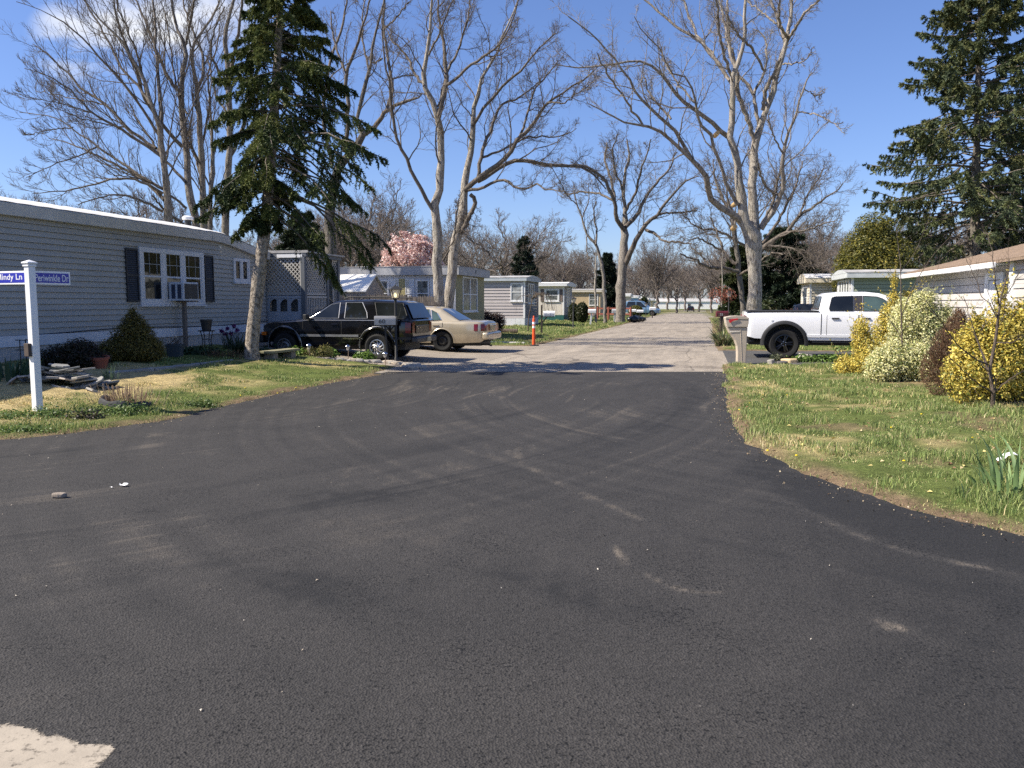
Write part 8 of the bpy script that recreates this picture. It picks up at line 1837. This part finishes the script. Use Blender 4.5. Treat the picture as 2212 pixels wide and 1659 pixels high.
# tall open spruce on the right
Yr = 50.0
def tk(u0, u1, v0, v1, r, Y):
    g_ = gz((u0 - 1106) / FPX * Y, Y); a = at(u0, v0, Y); b = at(u1, v1, Y)
    return [(a.x, a.y, g_ - .1, r * 1.3), (a.x, a.y, g_ + .4, r)] + [(a.x + (b.x - a.x) * t, a.y, max(g_ + .6, a.z) + (b.z - max(g_ + .6, a.z)) * t, r * (1 - .9 * t) + .02) for t in (.15, .4, .6, .8, 1)]
conifer('spruce', 'tall open spruce standing behind the sage green mobile home', tk(2103, 2118, 640, -70, .32, Yr), BARKD, lambda f: np.interp(f, [0, .15, .35, .5, .8, 1], [4.6, 6.1, 5.7, 4.5, 2.9, .6]), at(2110, 600, Yr).z, at(2110, -70, Yr).z, 31, 9, 44, .22, .17, [(.058, .078, .046), (.080, .102, .050), (.115, .135, .055), (.155, .16, .066)], .9, gaps=.10, hang=1.1, sub=34)
conifer('spruce', 'second tall spruce at the right edge behind the brown shingle roof', tk(2255, 2262, 640, 60, .26, 54), BARKD, lambda f: np.interp(f, [0, .2, .5, 1], [3.9, 4.7, 3.4, .6]), at(2255, 600, 54).z, at(2255, 60, 54).z, 22, 8, 38, .22, .17, [(.05, .07, .04), (.075, .095, .045), (.11, .125, .055)], .8, gaps=.25, hang=1.0, sub=30)
conifer('fir', 'small dark fir rising behind the greige mobile home', tk(1132, 1132, 640, 513, .12, 85), BARKD, lambda f: np.interp(f, [0, .5, 1], [2.2, 1.3, .2]), at(1132, 640, 85).z, at(1132, 513, 85).z, 12, 7, 22, .2, .28, [(.03, .045, .032), (.045, .06, .04)], .3, hang=.4, sub=18)
conifer('fir', 'dark narrow fir behind the tan vertical board home', tk(1312, 1312, 650, 548, .12, 110), BARKD, lambda f: np.interp(f, [0, .4, 1], [1.9, 1.6, .3]), at(1312, 660, 110).z, at(1312, 548, 110).z, 14, 8, 26, .2, .32, [(.016, .026, .016), (.025, .036, .022)], .3, hang=.4, sub=20)
conifer('fir', 'dark broad fir behind the small blue mobile home', tk(1690, 1690, 650, 498, .2, 62), BARKD, lambda f: np.interp(f, [0, .3, .6, .9, 1], [2.6, 2.9, 2.2, 1.2, .4]), at(1690, 668, 62).z, at(1690, 500, 62).z, 16, 9, 30, .25, .26, [(.012, .022, .014), (.022, .036, .020), (.036, .052, .026)], .3, hang=.5, sub=26)
conifer('fir', 'dark fir left of the big pale trunk beside the black lamp post', tk(1598, 1598, 660, 545, .15, 54), BARKD, lambda f: np.interp(f, [0, .3, .6, .9, 1], [1.0, 1.25, 1.1, .6, .2]), at(1598, 690, 54).z, at(1598, 535, 54).z, 14, 8, 28, .25, .22, [(.018, .03, .014), (.032, .046, .018), (.05, .06, .02)], .3, hang=.5, sub=22)
conifer('fir', 'shadowed dark fir behind the trunk of the near spruce', tk(655, 655, 640, 470, .15, 42), BARKD, lambda f: np.interp(f, [0, .5, 1], [2.0, 1.6, .4]), at(655, 640, 42).z, at(655, 470, 42).z, 13, 8, 26, .3, .2, [(.016, .026, .014), (.028, .04, .018)], .2, hang=.6, sub=22)

# golden cedar
r = at(1885, 690, 46); r.z = gz(r.x, r.y)
k = 46 / FPX
leafy('cedar', 'rounded golden green cedar behind the cream and green mobile homes', 'conifer', r, [(0, 0, 2.2, 1.9, 1.9, 2.3), (-.5, .2, 3.3, 1.7, 1.6, 1.9), (.55, -.2, 3.6, 1.6, 1.5, 1.8), (0, 0, 4.6, 1.25, 1.2, 1.25), (-.2, 0, 5.35, .7, .7, .55), (.6, .2, 4.9, .8, .8, .8), (-1.2, 0, 2.8, 1.1, 1.1, 1.6), (1.3, 0, 2.4, 1.1, 1.2, 1.6), (-.2, 0, 5.7, 1.0, 1.0, .8), (-.9, 0, 4.4, 1.0, 1.0, 1.2)], 60000, .075, [(.10, .105, .022), (.15, .145, .028), (.22, .19, .036), (.06, .07, .018)], stems=10, shell=.5, asp=.35)
# pink blossom tree
st = [[(0, 0, -.2, .16), (.1, 0, 1.5, .13), (0, .1, 2.6, .09), (.2, 0, 3.6, .05)]]
lm = [[(0, 0, 1.2 + .2 * i, .06), (math.cos(i * 2.4) * 1.1, math.sin(i * 2.4) * 1.1, 2.6 + .12 * i, .04), (math.cos(i * 2.4) * 2.0, math.sin(i * 2.4) * 2.0, 3.5 + .1 * i, .015)] for i in range(8)]
mg = at(886, 650, 56); mg.z = gz(mg.x, mg.y)
o = bare_tree('blossom_tree', 'round pink blossoming tree rising behind the tan and white mobile home', TWIG, BARKD, [[(x + mg.x, y + mg.y, z + mg.z, r_) for x, y, z, r_ in s] for s in st], [[(x + mg.x, y + mg.y, z + mg.z, r_) for x, y, z, r_ in s] for s in lm], [dict(nch=9, tmin=.2, ang=42, lf=.5, rf=.6, K=5, wig=.2, up=.3, sides=4, rmin=.012), dict(nch=6, tmin=.2, ang=42, lf=.5, rf=.6, K=4, wig=.2, up=.2, sides=3, rmin=.008)])
q, nr = blob_points([(0, 0, 4.6, 1.9, 1.9, 1.5), (-1.1, 0, 3.8, 1.15, 1.2, 1.1), (1.1, .2, 4.0, 1.15, 1.1, 1.2), (.2, -.9, 4.2, 1.2, 1.0, 1.2), (-.4, .3, 5.4, 1.2, 1.2, 1.0), (.8, 0, 5.2, 1.0, .9, .9)], 52000, .8)
q = q + .22 * np.stack([vnoise(q[:, 2], q[:, 1], .5, 96 + i) - .5 for i in range(3)], 1) * 2.4
kk = vnoise(q[:, 0] + q[:, 2] * .7, q[:, 1] - q[:, 2] * .4, .42, 95) + .25 * R.random(len(q)) > .60; q, nr = q[kk], nr[kk]
V, F, c = leaf_quads(q, norm(nr + R.normal(size=q.shape) * .7), .075 * (.6 + .7 * R.random(len(q))), .6, pick([(.74, .53, .48), (.62, .40, .36), (.82, .70, .65), (.46, .27, .24)], len(q), .1))
npobj('blossom', V, F, leafmat('petal', .6, .3, .2), o, c)
